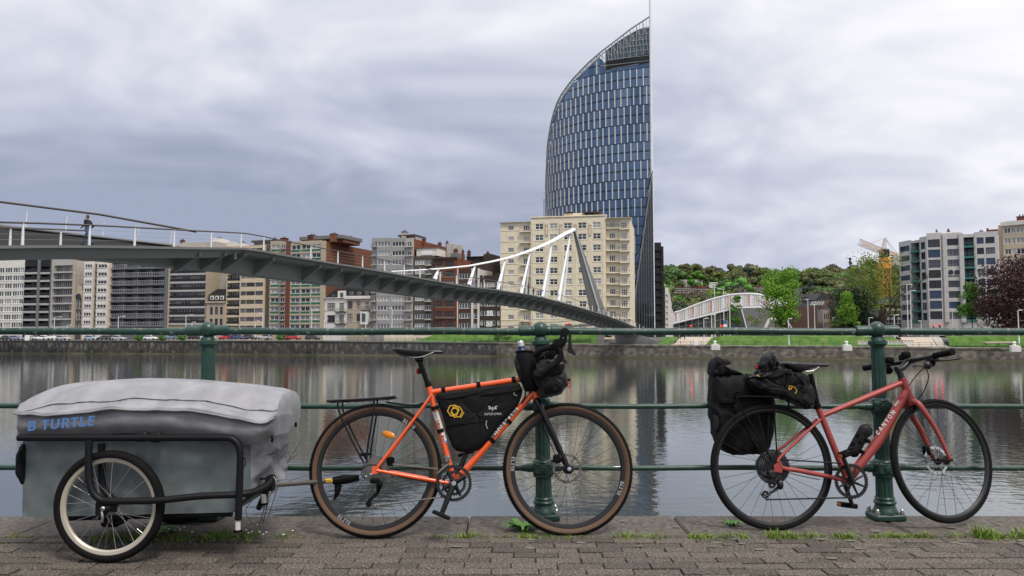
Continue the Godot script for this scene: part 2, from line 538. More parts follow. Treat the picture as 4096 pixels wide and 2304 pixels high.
func _land() -> void:
	# the far side: one sheet from the quay edge to the horizon
	var rows := []
	for o in [[0.0, 0.0], [7.0, 0.0], [16.0, 0.45], [24.0, 0.75], [120.0, 1.0], [600.0, 1.0], [2600.0, 1.0]]:
		var r := []
		for i in BANK.size():
			var p: Vector3 = BANK[i]
			var level: float = 0.35 if p.y < -0.7 else p.y
			var q := p + _bank_out(i) * float(o[0])
			if o[0] > 500.0:
				q = V(p.x * (1.0 + o[0] / 300.0), 0, p.z - o[0])
			q.y = lerpf(p.y, level, o[1])
			r.append(q)
		rows.append(r)
	var g := MB.new()
	for i in rows.size() - 1:
		for j in BANK.size() - 1:
			g.quad(rows[i][j], rows[i][j + 1], rows[i + 1][j + 1], rows[i + 1][j])
	struct("ground", g, M.asphalt)
	# the strip of pale promenade along the edge
	var pr := MB.new()
	for j in BANK.size() - 1:
		pr.quad(BANK[j] + V(0, 0.05, 0), BANK[j + 1] + V(0, 0.05, 0), BANK[j + 1] + _bank_out(j + 1) * 5.5 + V(0, 0.05, 0), BANK[j] + _bank_out(j) * 5.5 + V(0, 0.05, 0))
	struct("promenade", pr, M.promenade)
	# quay wall of the far bank, dark stone upstream and browner stone downstream
	for part in [["quay_stone_dark", 0, 4, "long dark grey stone river wall below the row of parked cars"], ["quay_stone_brown", 4, BANK.size() - 1, "brownish stone river wall below the lawns and the pale promenade"]]:
		var wall := MB.new()
		var cop := MB.new()
		var alg := MB.new()
		for j in range(part[1], part[2]):
			var a: Vector3 = BANK[j]
			var b: Vector3 = BANK[j + 1]
			var oa := _bank_out(j)
			var ob := _bank_out(j + 1)
			var al := V(a.x, -5.2, a.z)
			var bl := V(b.x, -5.2, b.z)
			var ta := a - V(0, 0.32, 0)
			var tb := b - V(0, 0.32, 0)
			wall.quad(al, bl, tb, ta)
			wall.quad(bl + ob * 1.2, al + oa * 1.2, ta + oa * 1.2, tb + ob * 1.2)
			cop.quad(ta - oa * 0.12, tb - ob * 0.12, b - ob * 0.12 + V(0, 0.06, 0), a - oa * 0.12 + V(0, 0.06, 0))
			cop.quad(a - oa * 0.12 + V(0, 0.06, 0), b - ob * 0.12 + V(0, 0.06, 0), b + ob * 0.7 + V(0, 0.06, 0), a + oa * 0.7 + V(0, 0.06, 0))
			cop.quad(ta + oa * 0.3, tb + ob * 0.3, tb - ob * 0.12, ta - oa * 0.12)
			var da := -oa * 0.06
			var db := -ob * 0.06
			alg.quad(V(a.x, -5.2, a.z) + da, V(b.x, -5.2, b.z) + db, V(b.x, -4.12, b.z) + db, V(a.x, -4.12, a.z) + da)
			alg.quad(V(a.x, -4.12, a.z) + da, V(b.x, -4.12, b.z) + db, V(b.x, -4.12, b.z) + ob * 0.2, V(a.x, -4.12, a.z) + oa * 0.2)
		var w := obj("river_wall", wall, M[part[0]])
		tag(w, part[3], "wall")
		obj("coping", cop, M.quay_stone_brown if part[1] else M.dark_grey, w)
		obj("waterline_band", alg, M.algae_stone, w)
	# water between the two quays, with a small swell modelled near the quay
	var wa := MB.new()
	var zs := [-4.0, -12.0, -30.0, -70.0, -150.0, -420.0]
	for i in zs.size() - 1:
		for j in 16:
			var x0 := -640.0 + j * 80.0
			var c := [V(x0, -4.5, zs[i]), V(x0 + 80, -4.5, zs[i]), V(x0 + 80, -4.5, zs[i + 1]), V(x0, -4.5, zs[i + 1])]
			var k := wa.v.size()
			for p in c:
				wa.vert(p, Vector3.UP, Vector2(p.x / 15.0, p.z / 8.0))
			wa.ix.append_array([k, k + 2, k + 1, k, k + 3, k + 2])
	struct("water", wa, M.water)
	# grass banks and paths on the far side
	_sheet("lawn", [_v([-31.12, -.66, -213.24, -26.31, -.7, -211.78, -21.57, -.73, -210.34, -16.89, -.76, -208.91, -12.28, -.8, -207.51, -7.73, -.83, -206.12, -3.24, -.86, -204.76, 1.35, -.91, -203.23, 5.71, -.97, -201.74, 10.01, -1.02, -200.27, 14.25, -1.07, -198.83, 18.42, -1.12, -197.4, 22.53, -1.17, -196]), _v([-26.18, -.3, -214.87, -21.76, -.33, -213.53, -17.4, -.36, -212.2, -13.09, -.4, -210.89, -8.83, -.43, -209.6, -4.63, -.46, -208.32, -.23, -.49, -206.94, 3.86, -.54, -205.54, 7.9, -.59, -204.16, 11.88, -.64, -202.8, 15.81, -.69, -201.47, 19.68, -.73, -200.14, 23.5, -.78, -198.84]), _v([-21.29, 1.3, -216.52, -17.25, 1.3, -215.29, -13.25, 1.3, -214.08, -9.31, 1.3, -212.88, -5.41, 1.3, -211.69, -1.56, 1.3, -210.52, 2.6, 1.3, -209.14, 6.37, 1.3, -207.85, 10.08, 1.3, -206.59, 13.74, 1.3, -205.34, 17.36, 1.3, -204.1, 20.94, 1.3, -202.88, 24.47, 1.3, -201.68]), _v([-16.44, 1, -218.18, -12.77, 1, -217.07, -9.15, 1, -215.96, -5.56, 1, -214.87, -2.01, 1, -213.79, 1.95, 1, -212.53, 5.43, 1, -211.34, 8.86, 1, -210.17, 12.25, 1, -209.02, 15.61, 1, -207.87, 18.92, 1, -206.74, 22.2, 1, -205.62, 25.44, 1, -204.52]), _v([-11.06, .9, -221.77, -7.76, .9, -220.77, -4.49, .9, -219.77, -1.25, .9, -218.79, 2.57, .9, -217.6, 5.74, .9, -216.52, 8.89, .9, -215.45, 11.99, .9, -214.39, 15.07, .9, -213.34, 18.11, .9, -212.3, 21.12, .9, -211.27, 24.1, .9, -210.26, 27.05, .9, -209.25])], M.lawn)
	_sheet("lawn", [_v([34.63, -1.31, -191.88, 36.07, -1.32, -191.34, 37.33, -1.32, -190.86, 38.58, -1.32, -190.38]), _v([36.85, -1.08, -195.33, 38.09, -1.08, -194.85, 39.32, -1.08, -194.38, 40.55, -1.08, -193.91]), _v([39.24, .55, -199.76, 40.46, .55, -199.3, 41.67, .55, -198.83, 42.87, .55, -198.37]), _v([41.64, .6, -204.2, 42.83, .6, -203.74, 44.02, .6, -203.29, 45.2, .6, -202.83])], M.lawn)
	_sheet("lawn", [_v([46.97, -1.33, -187.15, 50.68, -1.34, -185.72, 54.34, -1.34, -184.32, 57.93, -1.35, -182.94, 61.47, -1.35, -181.58, 64.96, -1.35, -180.24, 68.39, -1.36, -178.92, 71.78, -1.36, -177.62, 74.95, -1.38, -176.45, 78.29, -1.41, -175.32, 81.59, -1.44, -174.2, 84.84, -1.47, -173.09, 88.06, -1.49, -172]), _v([49.21, .6, -189.51, 52.61, .6, -188.2, 55.97, .6, -186.91, 59.27, .6, -185.64, 62.54, .6, -184.38, 65.75, .6, -183.15, 68.92, .6, -181.93, 72.05, .6, -180.73, 74.84, .6, -179.66, 77.94, .6, -178.61, 80.99, .6, -177.57, 84.01, .6, -176.54, 87, .6, -175.53]), _v([51.44, .6, -191.86, 54.54, .6, -190.67, 57.6, .6, -189.49, 60.62, .6, -188.33, 63.6, .6, -187.19, 66.54, .6, -186.06, 69.45, .6, -184.94, 72.32, .6, -183.84, 75.15, .6, -182.75, 77.57, .6, -181.9, 80.39, .6, -180.94, 83.17, .6, -180, 85.92, .6, -179.06]), _v([53.66, 1, -194.22, 56.46, 1, -193.15, 59.23, 1, -192.08, 61.96, 1, -191.03, 64.66, 1, -189.99, 67.33, 1, -188.97, 69.97, 1, -187.95, 72.58, 1, -186.95, 75.16, 1, -185.96, 77.21, 1, -185.19, 79.77, 1, -184.32, 82.31, 1, -183.46, 84.82, 1, -182.6]), _v([56.59, .9, -198.45, 59.1, .9, -197.49, 61.57, .9, -196.54, 64.02, .9, -195.6, 66.44, .9, -194.67, 68.84, .9, -193.74, 71.21, .9, -192.83, 73.56, .9, -191.93, 75.89, .9, -191.03, 78.19, .9, -190.15, 79.79, .9, -189.59, 82.08, .9, -188.81, 84.36, .9, -188.04])], M.lawn)
	_sheet("lawn", [_v([97, -1.18, -171.07, 100.47, -1.21, -169.89, 103.9, -1.24, -168.72, 107.28, -1.27, -167.57, 110.61, -1.28, -166.44, 113.89, -1.28, -165.33, 117.13, -1.28, -164.22, 120.33, -1.28, -163.14, 123.48, -1.28, -162.07]), _v([97.76, .62, -172.92, 101.22, .62, -171.74, 104.63, .62, -170.59, 108, .62, -169.44, 111.31, .62, -168.32, 114.58, .62, -167.2, 117.81, .62, -166.11, 120.99, .62, -165.03, 124.12, .62, -163.96]), _v([98.85, .75, -175.72, 102.3, .75, -174.55, 105.69, .75, -173.4, 109.04, .75, -172.26, 112.34, .75, -171.14, 115.59, .75, -170.03, 118.8, .75, -168.94, 121.97, .75, -167.86, 125.09, .75, -166.8]), _v([99.94, .95, -178.52, 103.37, .95, -177.35, 106.75, .95, -176.2, 110.08, .95, -175.07, 113.36, .95, -173.96, 116.6, .95, -172.86, 119.79, .95, -171.77, 122.95, .95, -170.7, 126.05, .95, -169.64]), _v([101.68, .9, -183.21, 105.09, .9, -182.05, 108.45, .9, -180.91, 111.76, .9, -179.78, 115.03, .9, -178.67, 118.25, .9, -177.57, 121.43, .9, -176.49, 124.57, .9, -175.43, 127.66, .9, -174.38])], M.lawn)
	_sheet("path", [_v([38.93, -1.29, -190.24, 40.84, -1.3, -189.51, 42.73, -1.3, -188.78, 44.6, -1.3, -188.06, 46.46, -1.3, -187.35]), _v([40.9, -1.03, -193.77, 42.94, -1.04, -192.98, 44.97, -1.04, -192.21, 46.98, -1.04, -191.43, 48.97, -1.04, -190.67]), _v([43.23, .5, -198.23, 45.41, .5, -197.39, 47.57, .5, -196.56, 49.71, .5, -195.74, 51.83, .5, -194.93]), _v([45.55, .62, -202.7, 47.87, .62, -201.8, 50.17, .62, -200.92, 52.44, .62, -200.05, 54.69, .62, -199.18]), _v([50.03, .5, -212.76, 52.48, .5, -211.82, 54.91, .5, -210.88, 57.32, .5, -209.96, 59.7, .5, -209.04])], M.path_gravel)
	_sheet("path", [_v([88.42, -1.47, -171.87, 89.94, -1.48, -171.36, 91.45, -1.49, -170.84, 92.94, -1.51, -170.34, 94.43, -1.52, -169.83]), _v([89.53, -1.21, -175.72, 91.06, -1.22, -175.2, 92.59, -1.23, -174.68, 94.1, -1.25, -174.17, 95.61, -1.26, -173.65]), _v([90.95, .5, -180.52, 92.51, .5, -179.99, 94.05, .5, -179.46, 95.59, .5, -178.94, 97.11, .5, -178.42]), _v([92.38, .6, -185.31, 93.95, .6, -184.78, 95.52, .6, -184.25, 97.07, .6, -183.72, 98.61, .6, -183.19]), _v([95.74, .5, -195.79, 97.33, .5, -195.25, 98.91, .5, -194.71, 100.48, .5, -194.18, 102.05, .5, -193.65])], M.path_gravel)
	_sheet("ramp", [_v([94.57, -1.51, -169.78, 95.39, -1.52, -169.5, 96.21, -1.53, -169.22]), _v([95.75, -1.25, -173.6, 96.57, -1.26, -173.33, 97.37, -1.27, -173.05]), _v([97.26, .51, -178.38, 98.06, .51, -178.1, 98.86, .51, -177.83]), _v([98.76, .61, -183.15, 99.55, .61, -182.88, 100.34, .61, -182.61]), _v([102.19, .5, -193.6, 102.98, .5, -193.33, 103.76, .5, -193.06])], M.promenade)

# the near quay: brick pavers laid in a running bond, a stone coping, the wall below it
func _quay() -> void:
	var base := MB.new()
	base.box(V(-60, -0.4, -4.14), V(60, -0.014, 45))
	var pav := struct("pavement", base, M.joint_sand)
	rng.seed = 5
	var shapes := []
	for k in 6:
		var b := MB.new()
		b.bevel_box(Vector3.ZERO, V(0.2095 + rng.randf_range(-0.003, 0.002), 0.06, 0.0812 + rng.randf_range(-0.0025, 0.001)), 0.0025)
		shapes.append(b.mesh())
	var far: Array[Transform3D] = []
	var n := 0
	for r in 70:
		var z := -4.14 + 0.046 + r * 0.0885
		var reach := 0.72 * -z + 0.4 if r < 10 else 4.0
		var off := (r % 2) * 0.108 + rng.randf_range(-0.02, 0.02)
		var x := -ceilf(reach / 0.216) * 0.216 + off
		while x < reach:
			var t := Transform3D(Basis.from_euler(V(rng.randf_range(-0.012, 0.012), rng.randf_range(-0.008, 0.008), rng.randf_range(-0.009, 0.009))), V(x, -0.03 + rng.randf_range(-0.0045, 0.0025), z + rng.randf_range(-0.0015, 0.0015)))
			if n < 300 and r < 10:
				var o := MeshInstance3D.new()
				o.mesh = shapes[rng.randi() % 6]
				o.material_override = M["paver_%d" % (rng.randi() % 4)]
				o.name = "brick"
				pav.add_child(o, true)
				o.transform = t
				n += 1
			else:
				far.append(t)
			x += 0.216
	var mm := MultiMesh.new()
	mm.transform_format = MultiMesh.TRANSFORM_3D
	mm.mesh = shapes[0]
	mm.instance_count = far.size()
	for i in far.size():
		mm.set_instance_transform(i, far[i])
	var mi := MultiMeshInstance3D.new()
	mi.multimesh = mm
	mi.material_override = M.paver_1
	mi.name = "more_bricks"
	mi.set_meta("kind", "stuff")
	pav.add_child(mi)
	# coping slabs with a worn edge over the water
	var core := MB.new()
	core.box(V(-60, -5.4, -4.59), V(60, -0.42, -4.0))
	core.box(V(-60, -0.42, -4.585), V(60, -0.2, -4.1))
	var wall := obj("quay_wall", core, M.quay_stone_brown)
	tag(wall, "stone quay wall under the bicycles, dropping to the river", "wall")
	for k in range(-5, 6):
		var s := MB.new()
		s.bevel_box(V(0, -0.1, 0), V(1.192, 0.21 + rng.randf_range(-0.004, 0.004), 0.478), 0.012)
		var o := obj("coping_slab", s, M.coping_stone, wall)
		o.position = V(k * 1.2 + 0.35, 0.0, -4.382)
		o.rotation = V(rng.randf_range(-0.006, 0.006), 0, rng.randf_range(-0.002, 0.002))

var window_meshes := {}

func _window_mesh(w: float, h: float, sash: int, kind: String) -> ArrayMesh:
	var key := "%.1f %.1f %d %s" % [w, h, sash, kind]
	if window_meshes.has(key):
		return window_meshes[key]
	var b := MB.new()
	var e := 0.13
	b.box(V(0, 0, -0.12), V(w, e, 0.0))
	b.box(V(0, h - e, -0.12), V(w, h, 0.0))
	for k in sash + 1:
		var x := clampf(w * k / sash, e * 0.55, w - e * 0.55)
		b.box(V(x - e * 0.55, e, -0.12), V(x + e * 0.55, h - e, -0.003))
	if kind == "transom":
		b.box(V(e, h * 0.56 - 0.05, -0.1), V(w - e, h * 0.56 + 0.05, -0.006))
	if kind == "grid":
		for q in [0.3, 0.66]:
			b.box(V(e, h * q - 0.05, -0.1), V(w - e, h * q + 0.05, -0.006))
	window_meshes[key] = b.mesh()
	return window_meshes[key]

func _window(parent: Node, at: Vector3, w: float, h: float, sash: int, frame: String, pane: String, kind := "") -> void:
	var f := obj("window", _window_mesh(w, h, sash, kind), M[frame], parent)
	f.position = at
	var key := "pane %.1f %.1f" % [w, h]
	if not window_meshes.has(key):
		window_meshes[key] = MB.new().box(V(0.02, 0.02, -0.11), V(w - 0.02, h - 0.02, -0.07)).mesh()
	obj("pane", window_meshes[key], M[pane], f)

const PANES := ["pane_mid pane_curtain pane_green pane_mid pane_lilac", "pane_dark pane_mid pane_curtain pane_lilac pane_dark", "pane_dark pane_mid pane_curtain", "pane_dark pane_mid", "pane_dark pane_mid pane_lilac", "pane_dark pane_green", "pane_dark pane_lilac pane_mid pane_green", "pane_dark pane_mid pane_curtain pane_green", "pane_dark pane_dark pane_mid", "pane_dark pane_mid pane_green", "pane_dark pane_mid pane_lilac pane_green", "pane_dark pane_mid pane_lilac pane_curtain pane_dark", "pane_dark pane_mid pane_curtain pane_lilac", "pane_dark pane_curtain pane_mid pane_curtain pane_dark", "pane_mid pane_curtain", "pane_mid pane_dark tower_glass_pale pane_mid", "tower_glass_deep pane_mid pane_dark tower_glass_deep pane_lilac", "pane_dark pane_curtain pane_mid"]

func _pick(s: Dictionary) -> String:
	var p: PackedStringArray = (PANES[s.pane] if s.has("pane") else "pane_dark pane_dark pane_mid pane_curtain").split(" ")
	return p[rng.randi() % p.size()]

func _railing(w: float, h: float, kind: String) -> MB:
	var b := MB.new()
	if kind == "solid":
		b.box(V(0, 0, -0.12), V(w, h, 0))
	else:
		b.box(V(0, h - 0.07, -0.07), V(w, h, 0))
		b.box(V(0, 0.1, -0.06), V(w, 0.15, -0.01))
		b.box(V(0, h * 0.55, -0.05), V(w, h * 0.55 + 0.04, -0.02))
		var n := maxi(2, int(w / 0.9))
		for k in n + 1:
			var x := (w - 0.05) * k / n
			b.box(V(x, 0.15, -0.055), V(x + 0.05, h - 0.07, -0.015))
	return b

func _facade(called: String, label: String, cat: String, pos: Vector3, yaw: float, length: float, deep: float, wall: String, strips: Array, side := "", group := "") -> Node3D:
	var t := thing(called, label, cat, Transform3D(Basis(Vector3.UP, yaw), pos), Vector3.ZERO, group)
	var by := -pos.y
	var walls := {}
	var grow := func(m: String) -> MB:
		if not walls.has(m):
			walls[m] = MB.new()
		return walls[m]
	var most := -100.0
	for s in strips:
		var u0: float = s.u[0]
		var u1: float = s.u[1]
		var top: float = s.top + by
		var off: float = s.get("off", 0.0)
		var m: String = s.get("wall", wall)
		most = maxf(most, top)
		var mb: MB = grow.call(m)
		var zb := -0.4
		if off != 0.0:
			zb = minf(zb, off - 0.3)
		if s.k == "s":
			mb.box(V(u0, 0, zb), V(u1, top, off))
		elif s.k == "w":
			var r: Array = s.rows
			var h: float = r[1] - r[0] if r[1] > r[0] else r[0] - r[1]
			var low: float = minf(r[0], r[1]) + by
			var y := top
			var y1 := 0.0
			for i in r[3]:
				var v0: float = low - r[2] * i
				var v1: float = v0 + h
				mb.box(V(u0, v1, zb), V(u1, y, off))
				y = v0
				var x := u0
				for c in s.cols:
					if c[0] > x + 0.01:
						mb.box(V(x, v0, zb), V(c[0], v1, off))
					x = c[1]
					_window(t, V(c[0], v0, off - s.get("recess", 0.12)), c[1] - c[0], h, s.get("sash", 2), s.get("frame", "white_frame"), _pick(s), s.get("style", ""))
					if s.has("sp"):
						var sp: MB = grow.call(s.sp)
						sp.box(V(c[0], v0 - s.sph, off - 0.1), V(c[1], v0 - 0.01, off + 0.035))
				if x < u1 - 0.01:
					mb.box(V(x, v0, zb), V(u1, v1, off))
				if s.has("sill"):
					var sl: MB = grow.call(s.sill)
					sl.box(V(u0 + 0.1, v0 - 0.14, off - 0.1), V(u1 - 0.1, v0 - 0.015, off + 0.09))
				if s.has("slab"):
					var sl2: MB = grow.call(s.slab)
					sl2.box(V(u0, v0 - r[2] + h + 0.05, off - 0.2), V(u1, v0 - s.get("sph", 0.3) - 0.04, off + 0.12))
				if s.has("bal"):
					var q := obj("balcony", MB.new().bevel_box(Vector3((u1 - u0) / 2, -0.16, 0.42), V(u1 - u0 - 0.1, 0.3, 1.0), 0.03), M[s.bal], t)
					q.position = V(u0, v0 - 0.02, off)
					var rl := obj("railing", _railing(u1 - u0 - 0.2, 0.95, s.get("rkind", "bars")), M[s.get("rail", "black_rail")], q)
					rl.position = V(0.1, -0.01, 0.88)
				y1 = v0
			mb.box(V(u0, 0, zb), V(u1, y1, off))
		elif s.k == "b":
			# open balconies: a glazed back wall behind floor slabs with a parapet
			var r: Array = s.rows
			var low: float = minf(r[0], r[1]) + by
			var h: float = absf(r[1] - r[0])
			var back := -1.5
			var bk: MB = grow.call(s.get("back", "dark_grey"))
			bk.box(V(u0, 0, back - 0.2), V(u1, top, back - 0.13))
			for x in [u0, u1]:
				mb.box(V(x - 0.12, 0, back), V(x + 0.12, top, 0.0))
			mb.box(V(u0, low + h, back), V(u1, top, off))
			var prot: float = s.get("prot", 0.0)
			for i in r[3]:
				var v0: float = low - r[2] * i
				var thick: float = r[2] - h
				var q := obj("balcony", MB.new().bevel_box(Vector3((u1 - u0) / 2, -thick / 2, (back + prot) / 2), V(u1 - u0 - 0.02, thick, prot - back), 0.03), M[s.get("slab", wall)], t)
				q.position = V(u0, v0, 0)
				var rl := obj("railing", _railing(u1 - u0 - 0.3, s.get("rh", 1.0), s.get("rkind", "bars")), M[s.get("rail", "pale_rail")], q)
				rl.position = V(0.15, -0.01, prot - 0.05)
				var n: int = s.get("n", 2)
				for k in n:
					var w := (u1 - u0 - 0.3) / n
					_window(t, V(u0 + 0.15 + w * k + 0.08, v0 + 0.05, back), w - 0.16, h - 0.25, s.get("sash", 3), s.get("frame", "pale_rail"), _pick(s))
				if s.has("screens"):
					for k in range(1, s.screens):
						mb.box(V(lerpf(u0, u1, float(k) / s.screens) - 0.08, v0, back), V(lerpf(u0, u1, float(k) / s.screens) + 0.08, v0 + h, prot - 0.3))
			mb.box(V(u0, 0, back), V(u1, low - r[2] * (r[3] - 1) - (r[2] - h), off))
	var core := MB.new()
	for s in strips:
		var g := 0.42
		if s.k == "b":
			g = 1.72
		core.box(V(s.u[0], 0, -deep), V(s.u[1], s.top + by - 0.25, -g))
	obj("wall", core, M[side if side else wall], t)
	for m in walls:
		if walls[m].v.size():
			obj("wall", walls[m], M[m], t)
	return t

# a box on or beside a facade: u0, v0, u1, v1 along and up the facade; z0 to z1 out of it
func _fbox(t: Node3D, called: String, a: Vector2, b: Vector2, z0: float, z1: float, m: String, e := 0.05) -> MeshInstance3D:
	var by := -t.position.y
	var lo := V(minf(a.x, b.x), minf(a.y, b.y) + by, z0)
	var hi := V(maxf(a.x, b.x), maxf(a.y, b.y) + by, z1)
	return obj(called, MB.new().bevel_box((lo + hi) / 2, hi - lo, e), M[m], t)

func _chimney(t: Node3D, a: Vector2, b: Vector2, z: float, m: String) -> void:
	var by := -t.position.y
	var w := absf(b.x - a.x)
	var lo := V(minf(a.x, b.x), minf(a.y, b.y) + by, z - w)
	var hi := V(maxf(a.x, b.x), maxf(a.y, b.y) + by, z)
	var c := obj("chimney", MB.new().bevel_box((lo + hi) / 2, hi - lo, 0.04), M[m], t)
	obj("chimney_cap", MB.new().bevel_box(Vector3((lo.x + hi.x) / 2, hi.y + 0.1, (lo.z + hi.z) / 2), V(w + 0.25, 0.2, w + 0.25), 0.04), M.dark_grey, c)
	for k in 2:
		obj("chimney_pot", MB.new().lathe([Vector2(0.16, 0), Vector2(0.13, 0.5), Vector2(0.16, 0.55)], 8, Transform3D(Basis(), V(lerpf(lo.x, hi.x, 0.3 + 0.4 * k), hi.y + 0.2, (lo.z + hi.z) / 2))), M.maroon_render, c)

func _shape_on(t: Node3D, called: String, poly: Array, z0: float, z1: float, m: String) -> MeshInstance3D:
	var by := -t.position.y
	var p := PackedVector2Array()
	for q in poly:
		p.append(Vector2(q.x, q.y + by))
	return obj(called, MB.new().prism(p, z0, z1), M[m], t)

func _buildings() -> void:
	rng.seed = 41
	var t: Node3D
	t = _facade("apartment_building", "glazed apartment block with white floor slabs and posts, beside the black block", "apartment block", V(-197.17, -1, -280.67), -0.2147, 22.35, 14, "white_render", [{"u": [0, 22.35], "k": "w", "top": 28.96, "rows": [23.54, 25.36, 2.82, 8], "cols": [[.2, 3.3], [3.6, 6.7], [7.1, 10.2], [10.5, 13.6], [13.9, 17], [17.3, 20.4], [19.2, 22.1]], "sash": 3, "pane": 0, "sill": "white_frame"}])
	t = _facade("apartment_building", "black apartment block with dark balcony fronts and a grey strip zigzagging up its middle", "apartment block", V(-175.34, -1, -275.91), -0.2194, 11.52, 14, "black_panel", [{"u": [0, 5.93], "k": "b", "top": 28.16, "rows": [23.6, 25.67, 2.79, 8], "rail": "black_panel", "rkind": "solid", "rh": 1.15, "slab": "pale_slab", "back": "black_panel", "frame": "dark_frame", "n": 2, "sash": 2, "pane": 1, "prot": .3}, {"u": [5.93, 6.87], "k": "s", "top": 28.08, "wall": "mid_grey", "off": .5}, {"u": [6.87, 10.88], "k": "b", "top": 28.03, "rows": [23.49, 25.55, 2.77, 8], "rail": "black_panel", "rkind": "solid", "rh": 1.15, "slab": "pale_slab", "back": "black_panel", "frame": "dark_frame", "n": 2, "sash": 2, "pane": 1, "prot": .3}, {"u": [10.88, 11.52], "k": "s", "top": 27.98, "wall": "blue_grey"}])
	t = _facade("apartment_building", "drab grey block with cluttered glass balconies and a beige pilaster, beside the brick gable", "apartment block", V(-164.09, -1, -273.4), -0.2226, 10.26, 14, "light_concrete", [{"u": [0, .87], "k": "s", "top": 27.96, "wall": "light_concrete"}, {"u": [.87, 9.18], "k": "b", "top": 27.86, "rows": [23.6, 25.84, 2.78, 8], "rail": "mid_grey", "rh": 1.05, "slab": "light_concrete", "back": "umber_render", "frame": "pale_rail", "n": 3, "sash": 3, "pane": 2, "prot": .5}, {"u": [9.18, 10.26], "k": "s", "top": 27.76, "wall": "ochre_stone", "off": .4}])
	t = _facade("brick_building", "windowless reddish brown brick side wall rising behind the narrow gabled house", "building", V(-158.06, -1, -278.14), -0.2200, 4.08, 14, "maroon_render", [{"u": [0, 4.08], "k": "s", "top": 28.39}], "maroon_render")
	t = _facade("town_house", "narrow stone town house with a pointed curved gable, squeezed between tall blocks", "house", V(-154.5, -1, -271.23), -0.2247, 4.06, 9, "soot_stone", [{"u": [0, .77], "k": "s", "top": 14.04, "wall": "ochre_stone", "off": .15}, {"u": [.77, 3.34], "k": "w", "top": 14.02, "rows": [10.37, 13.34, 4.01, 3], "cols": [[1, 2], [2.1, 3.1]], "sash": 1, "frame": "pale_rail", "style": "transom", "pane": 3}, {"u": [3.34, 4.06], "k": "s", "top": 14.01, "wall": "ochre_stone", "off": .15}])
	_shape_on(t, "gable", [Vector2(-.18, 14), Vector2(3.54, 13.96), Vector2(3.37, 15.22), Vector2(2.88, 16.08), Vector2(2.29, 16.7), Vector2(2.14, 17.43), Vector2(1.64, 18.41), Vector2(1.17, 17.44), Vector2(1.08, 16.71), Vector2(.53, 16.11), Vector2(-.01, 15.26)], -1.2, .1, "ochre_stone")
	_shape_on(t, "arch_window", [Vector2(.62, 14.04), Vector2(2.97, 14.01), Vector2(2.93, 14.86), Vector2(2.48, 15.48), Vector2(1.75, 15.73), Vector2(1.05, 15.49), Vector2(.58, 14.89)], .1, .16, "pane_dark")
	t = _facade("apartment_building", "cream and white block with stacked white window bays either side of a dark recess", "apartment block", V(-150.46, -1, -270.31), -0.2271, 11.08, 14, "cream_band", [{"u": [0, .34], "k": "s", "top": 26.93}, {"u": [.34, 3.9], "k": "w", "top": 26.89, "rows": [24.64, 25.86, 2.82, 9], "cols": [[.6, 3.6]], "sash": 3, "off": .9, "wall": "white_render", "sill": "mid_grey", "pane": 4}, {"u": [3.9, 5.74], "k": "b", "top": 26.83, "rows": [24.03, 25.98, 2.82, 9], "rail": "mid_grey", "slab": "mid_grey", "back": "dark_grey", "n": 1, "sash": 2, "pane": 5}, {"u": [5.74, 10.02], "k": "w", "top": 26.76, "rows": [24.53, 25.74, 2.81, 9], "cols": [[6, 9.7]], "sash": 3, "off": .9, "wall": "white_render", "sill": "mid_grey", "pane": 4}, {"u": [10.02, 11.08], "k": "s", "top": 26.71, "off": .2}])
	t = _facade("apartment_building", "wide blue-grey block with long white railed balconies on every floor", "apartment block", V(-139.67, -1, -267.82), -0.2328, 22.9, 14, "blue_grey", [{"u": [0, 21.68], "k": "b", "top": 26.93, "rows": [24.22, 26.64, 2.84, 8], "rail": "pale_rail", "rh": 1.25, "slab": "blue_grey", "back": "blue_grey", "n": 6, "sash": 3, "frame": "blue_grey", "pane": 6, "prot": .9, "screens": 4}, {"u": [21.68, 22.9], "k": "s", "top": 26.68, "off": .6}])
	t = _facade("apartment_building", "block striped by black balcony fronts and grey slabs, with a chimney and white roof rooms", "apartment block", V(-117.95, -1, -262.67), -0.2394, 15.2, 14, "beige_concrete", [{"u": [0, 1.12], "k": "s", "top": 32.46, "off": .3}, {"u": [1.12, 15.04], "k": "b", "top": 30.91, "rows": [24.88, 27.04, 2.82, 8], "rail": "black_panel", "rkind": "solid", "rh": .95, "slab": "pale_slab", "back": "mid_grey", "n": 4, "sash": 3, "pane": 7, "prot": .4}, {"u": [15.04, 15.2], "k": "s", "top": 32.04}])
	_fbox(t, "roof_room", Vector2(2.1, 33.13), Vector2(16.64, 30.6), -9, -3, "light_concrete", .05)
	_chimney(t, Vector2(2.25, 33.72), Vector2(3.47, 32.8), -3, "red_brick")
	t = _facade("side_building", "blank pale party wall rising behind the small ornate house", "building", V(-106.76, -1, -268.06), -0.2368, 8.38, 10, "white_render", [{"u": [0, 4.26], "k": "s", "top": 31.99}, {"u": [4.26, 8.38], "k": "s", "top": 31.88, "wall": "light_concrete"}])
	_fbox(t, "roof_room", Vector2(1.74, 34.87), Vector2(4.55, 31.85), -6, -.5, "white_render", .05)
	_shape_on(t, "gable", [Vector2(4.55, 31.85), Vector2(13.02, 31.62), Vector2(12.99, 32.88), Vector2(4.48, 34.48)], -6, -1, "white_render")
	_chimney(t, Vector2(11.3, 33.23), Vector2(12.83, 32.43), -2, "white_render")
	_chimney(t, Vector2(2.15, 35.01), Vector2(3.63, 34.51), -2, "white_render")
